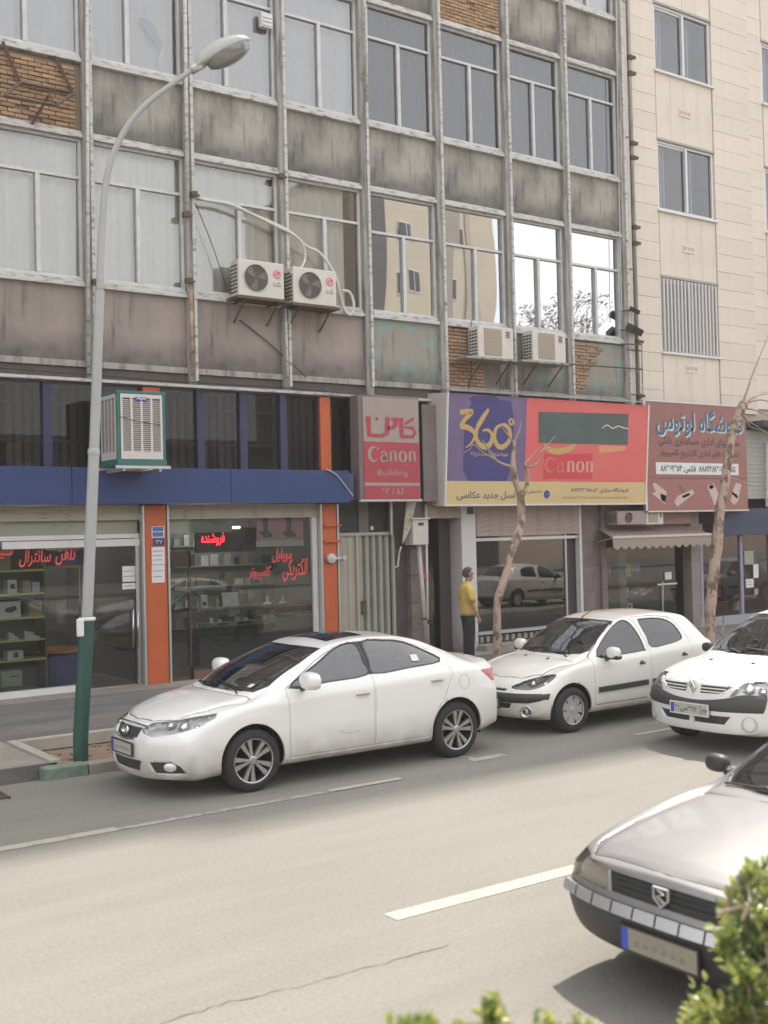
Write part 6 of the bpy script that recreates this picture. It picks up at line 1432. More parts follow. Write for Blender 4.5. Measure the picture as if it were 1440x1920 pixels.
M_wp = mat('white_car_paint', (.8, .795, .77), .3, coat=1, dirt=((.36, .33, .29), .6, .1, 5))
M_wp2 = mat('cream_white_car_paint', (.78, .77, .71), .3, coat=.8, dirt=((.4, .37, .32), .42, .1, 8))
M_wp3 = mat('pure_white_car_paint', (.76, .76, .74), .26, coat=.6)
M_sp = mat('silver_car_paint', (.3, .3, .315), .38, .4, coat=.6, dirt=((.2, .19, .17), .9, .2, 6))
def decal_front(sh, y, z, dx=.004): p, n_ = sh.front(y, z); return p, n_
def grille_slats(car, sh, y0, y1, zs_, m, r=.006, push=.008):
    for z in zs_:
        P = []
        for i in range(13):
            y = y0+(y1-y0)*i/12; p, n_ = sh.front(y, z)
            if p: P.append(p+Vector((-push+.012, 0, 0)))
        if len(P) > 2: link('grille_slat', MB().tube(P, r, 6).mesh('grille_slat', m), car)
# --- the white saloon parked in front
def sedan_extra(car, sh, S):
    p, n_ = sh.front(0, .64); em = MB(); 
    P = [(p.x-.012, .075*math.cos(t), .645+.042*math.sin(t)) for t in [2*math.pi*i/24 for i in range(25)]]; em.tube(P, .009, 6)
    em.tube([(p.x-.012, .04*k, .645+s*.02) for k, s in ((-1, -1), (-.3, 1), (.3, -1), (1, 1))], .006, 5); link('emblem', em.mesh('emblem', M_chrome), car)
    for z, y0 in ((.715, .36), (.57, .24)):
        P = []
        for i in range(17): y = -y0+2*y0*i/16; q, _ = sh.front(y, z+(abs(y)/y0)**2*(.02 if z < .6 else -.012)); P.append(q+Vector((-.004, 0, 0)))
        link('grille_trim', MB().tube(P, .011, 6).mesh('grille_trim', M_chrome), car)
    iran_plate(car, S, .0, .475, .5, .115, sh.front(0, .475)[0].x-.006, None)
    t = MB(); 
    p, n_ = sh.top(.05+1.9, .1)
    # sunroof
    P = [(2.05, -.4), (2.62, -.4), (2.62, .4), (2.05, .4)]; k = 8; m = MB()
    for i in range(k):
        for j in range(k):
            q = []
            for a, b in ((i, j), (i+1, j), (i+1, j+1), (i, j+1)):
                x = 2.2+.5*a/k; y = -.4+.8*b/k; z_, n_ = sh.top(x, y); q.append(z_+Vector((0, 0, .004)))
            m.face(q)
    link('sunroof', m.mesh('sunroof', mat('sunroof_glass', (.02, .02, .022), .08), smooth=True), car)
    for hx in (3.78,): # fuel flap outline
        pts = []
        for i in range(25): t_ = 2*math.pi*i/24; x, z = hx+.075*math.cos(t_), .86+.085*math.sin(t_); q, n_ = sh.side(x, z, -1); pts.append(q+n_*.0)
        link('fuel_flap', MB().tube(pts, .0025, 4).mesh('fuel_flap', mat('seam_grey', (.3, .3, .3), .6)), car)
    # stickers
    q, n_ = sh.side(3.17, 1.17, -1); a_ = Vector((1, 0, 0)); v_ = n_.cross(a_).normalized(); m = MB().face([q+n_*.003+a_*dx+v_*dz for dx, dz in ((-.05, -.04), (.05, -.04), (.05, .045), (-.05, .045))]); link('sticker', m.mesh('sticker', M_paper), car)
    q, n_ = sh.top(1.2, -.5); a_ = Vector((0, 1, 0)); v_ = n_.cross(a_).normalized(); m = MB().face([q+n_*.003+a_*dx+v_*dz for dx, dz in ((-.04, -.03), (.04, -.03), (.04, .035), (-.04, .035))]); link('sticker', m.mesh('sticker', M_paper), car)
    q, n_ = sh.side(2.15, .47, -1)
    # crease dent in the front door
    pts = [sh.side(x, z, -1)[0] for x, z in ((2.05, .5), (2.12, .47), (2.22, .465), (2.3, .475))]; link('dent_crease', MB().tube(pts, .004, 5).mesh('dent_crease', mat('scuff_grey', (.45, .44, .42), .6)), car)
K = {}
K['tab'] = dict(
 zb=[(0, .2), (.25, .17), (.6, .19), (1.5, .2), (3.3, .2), (4.0, .23), (4.5, .3)],
 w=[(0, .82), (.3, .855), (.7, .88), (1.4, .885), (3.2, .885), (3.9, .885), (4.3, .86), (4.5, .82)],
 zbelt=[(0, .64), (.15, .7), (.5, .79), (1.0, .89), (1.4, .95), (2.0, .985), (3.0, 1.02), (3.6, 1.05), (4.0, 1.04), (4.5, .99)],
 wbelt=[(0, .72), (.3, .79), (.8, .82), (1.4, .825), (2.5, .835), (3.5, .82), (4.0, .78), (4.5, .72)],
 ztop=[(0, .7), (.15, .785), (.4, .865), (.8, .945), (.98, .967), (1.06, .995), (1.5, 1.195), (1.95, 1.36), (2.2, 1.425), (2.6, 1.46), (3.0, 1.445), (3.3, 1.39), (3.7, 1.24), (4.0, 1.115), (4.12, 1.085), (4.3, 1.08), (4.44, 1.075), (4.5, 1.05)],
 wtop=[(0, .6), (.4, .66), (1.1, .7), (1.3, .71), (1.9, .6), (2.3, .565), (3.1, .55), (3.6, .57), (4.0, .64), (4.2, .67), (4.5, .62)],
 crown=[(0, .04), (.4, .06), (.9, .07), (1.2, .085), (1.5, .07), (2.0, .05), (3.0, .045), (3.6, .04), (4.1, .03), (4.5, .03)])
K.update(L=4.5, W=.885, nose=[(.15, .03), (.3, -.02), (.42, -.03), (.55, -.02), (.66, .02), (.74, .07)], tail=[(.2, .08), (.35, 0), (.7, 0), (.9, .05), (1.05, .06)], plan_f=.42, plan_r=.24, u0=.21, u1=.2,
 wheels=(1.01, 3.66), wr=.318, ra=.365, paint=M_wp, rim=dict(kind='spoke', n=10, w=.021, pair=1, rr=.72), seal=.016, glass_z=.95, cabin=(1.45, 3.5), seat_x=1.85, mirror_size=(.1, .15, .095), mirror=(1.6, 1.08), under=(.5, 4.2, .2),
 side_windows=[('s', [(1.5, 1.005), (1.95, 1.03), (2.46, 1.06), (2.47, 1.2), (2.45, 1.375), (2.2, 1.345), (1.9, 1.2)], G_car, 'side_window'),
               ('s', [(2.57, 1.065), (3.05, 1.085), (3.5, 1.115), (3.42, 1.2), (3.12, 1.34), (2.85, 1.38), (2.58, 1.385), (2.56, 1.2)], G_car, 'side_window')],
 pillar=[[(2.46, 1.05), (2.575, 1.055), (2.58, 1.4), (2.44, 1.395)]],
 top_windows=[('windscreen', [(1.02, .0), (1.05, .3), (1.15, .63), (1.3, .68), (1.72, .61), (2.02, .53), (1.98, .3), (1.95, 0), (1.98, -.3), (2.02, -.53), (1.72, -.61), (1.3, -.68), (1.15, -.63), (1.05, -.3)], G_car),
              ('rear_window', [(3.33, -.48), (3.36, 0), (3.33, .48), (3.95, .57), (4.03, 0), (3.95, -.57)], G_car)],
 front_regions=[dict(name='headlight', kind='lamp', ang=48, pts=[(.04, .3, .675), (.07, .42, .735), (.3, .7, .785), (.6, .84, .83), (.58, .86, .79), (.42, .83, .715), (.2, .72, .655), (.14, .58, .635), (.1, .46, .615), (.04, .36, .64)], bowl=M_lampin, bulbs=((-.13, 0, .05), (.02, .0, .06), (.16, .03, .035))),
   dict(name='grille', kind='hole', pts=[(-.3, .7), (.3, .7), (.27, .6), (.2, .575), (-.2, .575), (-.27, .6)], sides=(1,), mat=mat('grille_mesh', (.03, .035, .045), .6)),
   dict(name='lower_intake', kind='hole', pts=[(-.36, .375), (.36, .375), (.31, .265), (-.31, .265)], sides=(1,), mat=M_trim, depth=.03),
   dict(name='fog_lamp_recess', kind='hole', pts=[(.46, .37), (.68, .385), (.76, .34), (.79, .27), (.52, .262)], round=False, mat=M_trim, depth=.02, xmax=1.0)],
 doors=[('door', [(1.44, .29), (2.5, .29), (2.515, 1.0), (2.52, 1.3), (2.5, 1.405), (2.22, 1.385), (1.88, 1.235), (1.44, 1.0)]),
        ('door', [(2.51, .29), (3.26, .29), (3.33, .5), (3.5, .72), (3.62, .95), (3.58, 1.12), (3.45, 1.24), (3.1, 1.385), (2.8, 1.415), (2.53, 1.41), (2.53, 1.0)])],
 gaps=[('top', [(.17, -.3), (.3, -.55), (.6, -.66), (1.08, -.7), (1.0, -.45), (.95, 0), (1.0, .45), (1.08, .7), (.6, .66), (.3, .55), (.17, .3), (.13, 0)], lambda f: f.normal.z > .3 and .6 < f.calc_center_median().z < 1.06 and f.calc_center_median().x < 1.35),
       ('top', [(4.04, -.6), (4.04, .6), (4.6, .6), (4.6, -.6)], lambda f: f.normal.z > .3 and f.calc_center_median().x > 3.9 and f.calc_center_median().z > .95)],
 handles=[(2.36, .86, 0), (3.38, .91, 1)], wipers=[(1.09, -.5, 1.13, .1), (1.08, .1, 1.11, .55)], plate_frame=M_trim, plate_mat=mat('worn_plate', (.5, .49, .45), .5, col2=(.4, .39, .35), nscale=9), code='۱۴', extra=[sedan_extra])
K['front_regions'].append(dict(name='tail', kind='paint', slot=3, pts=[(9, 9), (9.1, 9), (9.1, 9.1)]))
def tail_and_fog(car, sh, S):
    for s_ in (-1, 1):
        q, n_ = sh.front(s_*.66, .33)
        if q: m = MB(); m.lathe([(0, -.02), (.045, -.018), (.05, 0)], (0, 0, 0), 'x', 16); o = link('fog_lamp', m.mesh('fog_lamp', M_lampin, smooth=True), car, q+Vector((.015, 0, 0))); o.rotation_euler = (0, 0, -s_*.7); o.scale = (.5, 1.4, .9)
K['extra'] = [sedan_extra, tail_and_fog]
def tail_patch(P, m, nm='tail_lamp'):
    def f(car, sh, S):
        for s_ in (-1, 1):
            n = 8; mb_ = MB()
            for i in range(n):
                for j in range(n):
                    q = []
                    for a, b in ((i, j), (i+1, j), (i+1, j+1), (i, j+1)):
                        s, t = a/n, b/n; p = (Vector(P[0])*(1-s)*(1-t)+Vector(P[1])*s*(1-t)+Vector(P[2])*s*t+Vector(P[3])*(1-s)*t)
                        p = Vector((p.x, p.y*s_, p.z)); near_, nn, _, _ = sh.bvh.find_nearest(p); q.append(near_+nn*.006)
                    mb_.face(q)
            link(nm, mb_.mesh(nm, m, smooth=True, weld=True), car)
    return f
M_tail = mat('tail_red', (.5, .03, .05), .15, coat=.7)
K['extra'].append(tail_patch([(4.06, .87, .975), (4.36, .76, 1.0), (4.42, .72, .84), (4.26, .86, .83)], M_tail))
sedan = make_car('parked_car', 'white saloon with sunroof and ten spoke wheels parked nearest the lamp post', (4.6, 11.2, 0), K)

# --- the white hatchback behind it
H = dict(K); H['tab'] = dict(
 zb=[(0, .22), (.25, .17), (.5, .19), (2.9, .2), (3.5, .25), (3.82, .35)],
 w=[(0, .74), (.3, .79), (.6, .815), (1.2, .825), (2.9, .825), (3.4, .81), (3.82, .74)],
 zbelt=[(0, .6), (.2, .69), (.6, .79), (1.0, .86), (1.3, .885), (2.0, .92), (2.8, .975), (3.2, 1.0), (3.6, .98), (3.82, .92)],
 wbelt=[(0, .66), (.3, .72), (.7, .75), (1.2, .755), (2.5, .765), (3.2, .75), (3.82, .66)],
 ztop=[(0, .66), (.2, .76), (.5, .85), (.8, .91), (.98, .935), (1.06, .965), (1.4, 1.16), (1.7, 1.32), (1.9, 1.375), (2.2, 1.42), (2.6, 1.43), (3.0, 1.4), (3.2, 1.36), (3.4, 1.24), (3.62, 1.04), (3.74, .95), (3.82, .9)],
 wtop=[(0, .54), (.4, .6), (.95, .64), (1.2, .65), (1.8, .54), (2.2, .525), (3.0, .52), (3.3, .53), (3.6, .57), (3.82, .56)],
 crown=[(0, .05), (.4, .075), (.9, .085), (1.2, .09), (1.5, .07), (1.9, .055), (3.0, .05), (3.4, .04), (3.82, .03)])
def moustache(y0, y1, zf, th, mt, nm, xoff=0):
    def f(car, sh, S):   # bumper band following the nose
        m = MB(); k = 28; rows = []
        for i in range(k+1):
            y = y0+(y1-y0)*i/k; a, b = zf(abs(y)); row = []
            for j in range(5):
                z = a+(b-a)*j/4; q, n_ = sh.front(y, z); 
                if q is None: q = Vector((.8, y, z)); n_ = Vector((-1, 0, 0))
                row.append(q+n_*(th if 0 < j < 4 else -.004))
            rows.append(row)
        for i in range(k):
            for j in range(4): m.face([rows[i][j], rows[i][j+1], rows[i+1][j+1], rows[i+1][j]])
        link(nm, m.mesh(nm, mt, smooth=True, weld=True), car)
    return f
def hatch_extra(car, sh, S):
    for s_ in (-1, 1):
        q, n_ = sh.front(s_*.56, .3); m = MB(); m.lathe([(.075, .01), (.078, -.008), (.068, -.014), (.06, -.006), (.03, -.01), (0, -.012)], (0, 0, 0), 'x', 20); o = link('fog_lamp', m.mesh('fog_lamp', M_chrome, smooth=True), car, q); o.rotation_euler = (0, 0, -s_*.6)
    q, n_ = sh.top(1.72, 0); link('aerial', MB().tube([q, q+Vector((.04, 0, .05)), q+Vector((.3, 0, .15))], [.014, .008, .004], 6).mesh('aerial', M_black), car)
    iran_plate(car, S, 0, .4, .5, .11, sh.front(0, .4)[0].x-.012, None)
    for y in (-.3, .12): q, n_ = sh.top(.8, y); link('washer_jet', MB().obox(q+n_*.006, (.016, 0, 0), (0, .014, 0), (0, 0, .007)).mesh('washer_jet', M_trim), car)
H.update(L=3.82, W=.825, nose=[(.15, .07), (.3, .01), (.45, 0), (.56, .05), (.62, .1), (.7, .2)], tail=[(.2, .1), (.4, 0), (.7, .02), (.9, .06)], plan_f=.4, plan_r=.2, u0=.24, u1=.2,
 wheels=(.74, 3.18), wr=.288, ra=.335, paint=M_wp2, rim=dict(kind='spoke', n=7, w=.05, mat=mat('wheel_cover', (.5, .49, .47), .4, .3)), steer=.0, seal=.012, glass_z=.9, cabin=(1.3, 3.1), seat_x=1.55, mirror=(1.38, .96), mirror_base=True, under=(.45, 3.5, .2),
 side_windows=[('s', [(1.27, .92), (1.6, .915), (2.1, .935), (2.14, .96), (2.12, 1.15), (2.03, 1.315), (1.85, 1.3), (1.55, 1.15)], G_tint, 'side_window'),
               ('s', [(2.29, .97), (2.6, .985), (2.9, 1.03), (2.93, 1.12), (2.85, 1.25), (2.65, 1.315), (2.32, 1.325), (2.24, 1.3), (2.27, 1.1)], G_tint, 'side_window')], pillar=[],
 top_windows=[('windscreen', [(1.0, 0), (1.04, .3), (1.14, .56), (1.24, .61), (1.5, .56), (1.82, .475), (1.78, .25), (1.76, 0), (1.78, -.25), (1.82, -.475), (1.5, -.56), (1.24, -.61), (1.14, -.56), (1.04, -.3)], G_car),
              ('rear_window', [(3.24, -.45), (3.24, .45), (3.58, .5), (3.6, 0), (3.58, -.5)], G_tint)],
 front_regions=[dict(name='headlight', kind='lamp', ang=50, round=True, pts=[(.1, .36, .585), (.16, .5, .655), (.36, .68, .725), (.52, .74, .75), (.46, .76, .69), (.32, .72, .615), (.18, .6, .565)], bowl=mat('headlight_grey', (.2, .2, .2), .3, .5), bulbs=((-.06, 0, .05), (.1, .02, .04))),
   dict(name='grille', kind='hole', pts=[(-.3, .575), (.3, .575), (.28, .545), (-.28, .545)], sides=(1,), mat=M_trim),
   dict(name='lower_intake', kind='hole', pts=[(-.4, .4), (.4, .4), (.36, .33), (-.36, .33)], sides=(1,), mat=M_trim, depth=.02)],
 doors=[('door', [(1.14, .3), (2.12, .3), (2.19, .5), (2.205, .95), (2.15, 1.3), (2.06, 1.365), (1.86, 1.345), (1.5, 1.18), (1.14, .91)]),
        ('door', [(2.2, .3), (2.72, .3), (2.82, .52), (2.98, .68), (3.06, .95), (3.0, 1.15), (2.88, 1.31), (2.62, 1.365), (2.13, 1.372), (2.22, .95), (2.205, .5)])],
 gaps=[('top', [(.28, -.35), (.45, -.56), (.95, -.645), (.92, -.3), (.9, 0), (.92, .3), (.95, .645), (.45, .56), (.28, .35), (.22, 0)], lambda f: f.normal.z > .3 and .55 < f.calc_center_median().z < 1.0 and f.calc_center_median().x < 1.15)],
 handles=[(2.03, .775, 0), (2.88, .82, 1)], handle_kind='cup', handle_mat=M_trim, moulding=[(1.18, 2.12, .5, .515, .075), (2.2, 2.72, .516, .525, .075)], mirror_size=(.07, .11, .085), wipers=[(1.06, -.45, 1.1, .1), (1.05, .15, 1.08, .55)],
 extra=[hatch_extra, moustache(-.76, .76, lambda y: (.4, .53) if y < .6 else (.4+(y-.6)*.3, .53), .022, M_trim, 'bumper_strip'), tail_patch([(3.55, .72, .95), (3.78, .6, .93), (3.8, .6, .75), (3.7, .72, .72)], M_tail)])
hatch = make_car('parked_car', 'cream white hatchback with black side mouldings parked behind the saloon under the thin tree', (9.6, 11.38, 0), H)

# --- the white family car in the lane
G = dict(K); G['tab'] = dict(
 zb=[(0, .26), (.25, .22), (.6, .22), (3.6, .22), (4.25, .35)],
 w=[(0, .8), (.3, .845), (.6, .865), (1.3, .87), (3.6, .87), (4.25, .8)],
 zbelt=[(0, .72), (.2, .8), (.6, .88), (1.1, .95), (2.0, .985), (3.4, 1.03), (4.25, 1.0)],
 wbelt=[(0, .72), (.3, .78), (.7, .8), (1.3, .8), (3.3, .8), (4.25, .72)],
 ztop=[(0, .8), (.2, .885), (.5, .95), (.9, 1.01), (1.02, 1.03), (1.1, 1.065), (1.5, 1.28), (1.85, 1.44), (2.1, 1.5), (2.5, 1.53), (3.0, 1.5), (3.3, 1.42), (3.7, 1.18), (3.85, 1.1), (4.15, 1.09), (4.25, 1.05)],
 wtop=[(0, .58), (.4, .64), (1.0, .68), (1.25, .7), (1.9, .6), (2.3, .585), (3.1, .58), (3.7, .62), (4.25, .62)],
 crown=[(0, .05), (.4, .07), (.9, .075), (1.2, .09), (1.6, .07), (2.0, .055), (3.0, .05), (4.25, .03)])
def logan_extra(car, sh, S):
    p, n_ = sh.front(0, .745); x = p.x-.02
    em = MB(); P = [(x-.004, 0, .815), (x-.004, .045, .745), (x-.004, 0, .675), (x-.004, -.045, .745), (x-.004, 0, .815)]; em.tube(P, .011, 6); P = [(x, 0, .79), (x, .03, .745), (x, 0, .7), (x, -.03, .745), (x, 0, .79)]; em.tube(P, .006, 5); link('emblem', em.mesh('emblem', M_chrome), car)
    m = MB(); m.lathe([(.001, -.012), (.075, -.012), (.095, .0), (.1, .03)], (p.x+.004, 0, .745), 'x', 24); o = link('emblem_plinth', m.mesh('emblem_plinth', S['paint'], smooth=True), car)
    grille_slats(car, sh, -.43, -.11, (.715, .75, .785), S['paint'], .0085, .012); grille_slats(car, sh, .11, .43, (.715, .75, .785), S['paint'], .0085, .012)
    iran_plate(car, S, .0, .505, .52, .115, sh.front(0, .52)[0].x-.03, '۳۶ص۳۲۲')
    for s_ in (-1, 1):
        q, n_ = sh.front(s_*.68, .385); m = MB(); m.lathe([(.085, .01), (.087, -.01), (.06, -.0), (.055, .01), (.0, .004)], (0, 0, 0), 'x', 22); o = link('fog_lamp', m.mesh('fog_lamp', mat('fog_pale', (.5, .5, .48), .3, coat=.4), smooth=True), car, q); o.rotation_euler = (0, 0, -s_*.55)
    m = MB(); q = sh.front(0, .4)[0]; m.box(q.x-.004, q.x+.06, -.03, .03, .34, .47); link('intake_bar', m.mesh('intake_bar', S['paint']), car)
    q, n_ = sh.top(1.3, .0); link('rear_view_mirror', MB().obox(q+Vector((.42, 0, .04)), (.012, 0, 0), (0, .11, 0), (0, 0, .03)).mesh('rear_view_mirror', M_black), car)
    for y in (-.3, .3): q, n_ = sh.top(.75, y); link('washer_jet', MB().obox(q+n_*.006, (.016, 0, 0), (0, .014, 0), (0, 0, .007)).mesh('washer_jet', M_trim), car)
G.update(L=4.25, W=.87, nose=[(.2, .05), (.35, .01), (.5, 0), (.62, .02), (.72, .04), (.85, .09)], tail=[(.2, .1), (.4, 0), (.9, .04)], plan_f=.3, pf_pow=3.0, plan_r=.2, u0=.2, u1=.2,
 wheels=(.83, 3.46), wr=.3, ra=.35, paint=M_wp3, rim=dict(kind='spoke', n=7, w=.05, mat=mat('wheel_cover', (.5, .49, .47), .4, .3)), seal=.014, glass_z=.98, cabin=(1.3, 3.3), seat_x=1.7, mirror_size=(.055, .085, .06), mirror=(1.42, 1.03), mirror_mat=M_trim, mirror_base=False, under=(.5, 3.9, .23),
 side_windows=[('s', [(1.35, 1.02), (2.3, 1.03), (2.3, 1.42), (2.05, 1.42), (1.75, 1.28)], G_car, 'side_window'), ('s', [(2.4, 1.03), (3.15, 1.06), (3.2, 1.2), (3.0, 1.4), (2.4, 1.43)], G_car, 'side_window')], pillar=[],
 top_windows=[('windscreen', [(1.04, 0), (1.08, .3), (1.18, .6), (1.28, .655), (1.6, .62), (1.97, .54), (1.93, .3), (1.9, 0), (1.93, -.3), (1.97, -.54), (1.6, -.62), (1.28, -.655), (1.18, -.6), (1.08, -.3)], G_car),
              ('rear_window', [(3.32, -.5), (3.32, .5), (3.72, .56), (3.75, 0), (3.72, -.56)], G_car)],
 front_regions=[dict(name='headlight', kind='lamp', ang=30, pts=[(.03, .5, .675), (.08, .56, .76), (.12, .62, .815), (.2, .72, .84), (.3, .79, .835), (.4, .83, .8), (.4, .84, .7), (.2, .8, .68)], bowl=M_lampin, bulbs=((-.04, 0, .065), (.1, .0, .05))),
   dict(name='grille', kind='hole', pts=[(.1, .8), (.42, .795), (.5, .78), (.36, .7), (.1, .69)], mat=mat('grille_dark', (.05, .05, .05), .6), depth=.012),
   dict(name='lower_intake', kind='hole', pts=[(-.5, .455), (.5, .455), (.42, .36), (-.42, .36)], sides=(1,), mat=M_trim, depth=.025)],
 doors=[('door', [(1.3, .32), (2.34, .32), (2.35, 1.46), (2.03, 1.45), (1.7, 1.31), (1.3, 1.0)]), ('door', [(2.36, .32), (3.1, .32), (3.2, .6), (3.3, .95), (3.25, 1.15), (3.05, 1.43), (2.37, 1.465)])],
 gaps=[('top', [(.15, -.52), (.3, -.66), (1.0, -.69), (.97, 0), (1.0, .69), (.3, .66), (.15, .52), (.12, 0)], lambda f: f.normal.z > .3 and .7 < f.calc_center_median().z < 1.06 and f.calc_center_median().x < 1.2)],
 handles=[(2.2, .85, 0), (3.15, .88, 1)], wipers=[(1.12, -.5, 1.15, .1), (1.11, .1, 1.14, .6)], code='۲۲', plate_frame=M_platew,
 extra=[logan_extra, moustache(-.8, .8, lambda y: (.5+.0*y, .615+.09*min(1, (y/.6)**2)), .03, mat('bumper_grey', (.055, .055, .055), .6), 'bumper_strip')])
logan = make_car('car', 'white car with dark grey bumper and diamond emblem driving beside the hatchback', (10.42, 8.75, 0), G)

# --- the silver saloon in the near lane
P4 = dict(K); P4['tab'] = dict(
 zb=[(0, .24), (.3, .2), (3.8, .2), (4.4, .35)],
 w=[(0, .8), (.3, .835), (.7, .85), (3.8, .85), (4.4, .78)],
 zbelt=[(0, .65), (.2, .72), (.6, .8), (1.2, .885), (2.0, .93), (3.4, .96), (4.4, .94)],
 wbelt=[(0, .76), (.3, .785), (.8, .79), (1.3, .79), (3.4, .79), (4.4, .72)],
 ztop=[(0, .72), (.2, .79), (.5, .845), (.9, .9), (1.2, .935), (1.3, .96), (1.7, 1.16), (2.05, 1.32), (2.3, 1.38), (2.6, 1.41), (3.1, 1.39), (3.4, 1.32), (3.8, 1.1), (3.95, 1.02), (4.3, 1.0), (4.4, .96)],
 wtop=[(0, .66), (.4, .68), (1.2, .7), (1.4, .69), (2.0, .58), (2.5, .56), (3.2, .56), (3.8, .62), (4.4, .62)],
 crown=[(0, .04), (.4, .05), (1.0, .055), (1.4, .07), (2.0, .05), (3.0, .045), (4.4, .03)])
def pars_extra(car, sh, S):
    for z in (.6, .63, .66):
        grille_slats(car, sh, -.36, .36, (z,), M_trim, .006, .004)
    p, n_ = sh.front(0, .63); x = p.x-.014; m = MB()    # upright animal-like mark reduced to a plain shield outline
    P = [(x, -.05, .675), (x, .05, .675), (x, .05, .62), (x, 0, .575), (x, -.05, .62), (x, -.05, .675)]; m.tube(P, .008, 5); m.tube([(x, -.02, .6), (x, .025, .63), (x, -.015, .645), (x, .02, .665)], .009, 5); link('emblem', m.mesh('emblem', mat('worn_emblem', (.45, .45, .44), .5, .3)), car)
    iran_plate(car, S, .0, .36, .52, .12, sh.front(0, .36)[0].x-.02, None)
    k = 9   # chrome strip on the bumper, in short pieces
    ys_ = [-.8+i*1.6/10 for i in range(11)]
    for i in range(10):
        m = MB(); rows = []
        for j in range(4):
            y = ys_[i]+.006+(ys_[i+1]-ys_[i]-.012)*j/3; rows.append([sh.front(y, z)[0]+sh.front(y, z)[1]*o_ for z, o_ in ((.475, .0), (.48, .036), (.525, .036), (.53, .0))])
        for j in range(3):
            for q in range(3): m.face([rows[j][q], rows[j][q+1], rows[j+1][q+1], rows[j+1][q]])
        link('bumper_trim', m.mesh('bumper_trim', mat('satin_trim', (.5, .5, .51), .3, .5)), car)
P4.update(L=4.4, W=.85, nose=[(.2, .1), (.35, .03), (.48, 0), (.56, .03), (.68, .05), (.76, .09)], tail=[(.2, .1), (.4, 0), (.9, .04)], plan_f=.15, pf_pow=3.2, plan_r=.2, u0=.2, u1=.2,
 wheels=(.88, 3.55), wr=.3, ra=.345, paint=M_sp, rim=dict(kind='spoke', n=7, w=.05), seal=.014, glass_z=.9, cabin=(1.5, 3.4), seat_x=1.9, mirror_size=(.06, .09, .062), mirror=(1.62, .99), mirror_mat=M_trim, mirror_base=False, under=(.5, 3.9, .22),
 side_windows=[('s', [(1.55, .965), (2.4, .975), (2.4, 1.31), (2.2, 1.3), (1.95, 1.2)], G_car, 'side_window'), ('s', [(2.5, .975), (3.3, 1.0), (3.35, 1.1), (3.1, 1.3), (2.5, 1.32)], G_car, 'side_window')], pillar=[],
 top_windows=[('windscreen', [(1.24, 0), (1.28, .3), (1.38, .6), (1.48, .65), (1.8, .6), (2.15, .52), (2.11, .3), (2.09, 0), (2.11, -.3), (2.15, -.52), (1.8, -.6), (1.48, -.65), (1.38, -.6), (1.28, -.3)], G_car),
              ('rear_window', [(3.42, -.5), (3.42, .5), (3.85, .56), (3.88, 0), (3.85, -.56)], G_car)],
 front_regions=[dict(name='headlight', kind='lamp', ang=25, pts=[(.04, .42, .565), (.06, .44, .685), (.12, .6, .7), (.25, .76, .705), (.36, .82, .69), (.36, .84, .58), (.2, .8, .56)], bowl=mat('amber_reflector', (.62, .56, .44), .35, col2=(.5, .45, .36), nscale=14)),
   dict(name='grille', kind='hole', pts=[(-.4, .68), (.4, .68), (.38, .57), (-.38, .57)], sides=(1,), mat=M_trim, depth=.02),
   dict(name='bumper', kind='paint', slot=2, pts=[(-.9, .535), (.9, .535), (.9, .1), (-.9, .1)], sides=(1,), xmax=1.0)],
 doors=[('door', [(1.5, .3), (2.44, .3), (2.45, 1.345), (2.18, 1.335), (1.9, 1.24), (1.5, .95)]), ('door', [(2.46, .3), (3.2, .3), (3.3, .6), (3.42, .95), (3.3, 1.15), (3.1, 1.33), (2.47, 1.35)])],
 gaps=[('top', [(.14, -.6), (.3, -.7), (1.22, -.71), (1.18, 0), (1.22, .71), (.3, .7), (.14, .6), (.1, 0)], lambda f: f.normal.z > .3 and .6 < f.calc_center_median().z < .97 and f.calc_center_median().x < 1.4)],
 handles=[(2.3, .82, 0), (3.2, .84, 1)], handle_mat=M_trim, wipers=[(1.32, -.5, 1.35, .1), (1.31, .1, 1.34, .6)], moulding=[(1.5, 3.2, .5, .52, .06)], plate_mat=mat('dusty_plate', (.34, .31, .24), .7, col2=(.26, .23, .18), nscale=9), code='۱۰', extra=[pars_extra])
pars = make_car('car', 'silver grey saloon driving in the near lane at the right, half behind the hedge', (4.69, 4.2, 0), P4)
# ------------------------------------------------------------------ trees on the sidewalk
def tree(label, Y, trunk, branches, knob=None):
    base = wp(*trunk[0][:2], Y); base.z = ZW; t = thing('bare_tree', label, 'tree', tuple(base))
    def limb(pts, name, m, seg=12, kn=True):
        P = [wp(p[0], p[1], Y+(p[3] if len(p) > 3 else 0)) for p in pts]; rs = [p[2] for p in pts]
        if name == 'trunk': P[0].z = ZW-.02
        S_ = spline(P, 7); k = len(S_); out = []
        for i in range(k):
            f = i/(k-1)*(len(rs)-1); a = int(f); b = min(a+1, len(rs)-1); r = rs[a]*(1-(f-a))+rs[b]*(f-a)
            r *= 1+(.16*noise.noise(S_[i]*3.1)+.1*noise.noise(S_[i]*9)) if kn else 1
            out.append(r)
        if kn: S_ = [p+Vector((noise.noise(p*2.7), noise.noise(p*2.7+Vector((9, 0, 0))), 0))*.03 for p in S_]
        MB().tube(S_, out, seg).build(name, m, t, smooth=True)
    limb(trunk, 'trunk', M_bark)
    for b in branches: limb(b, 'branch', M_bark if b[0][2] > .035 else M_twig, 8, b[0][2] > .03)
    return t
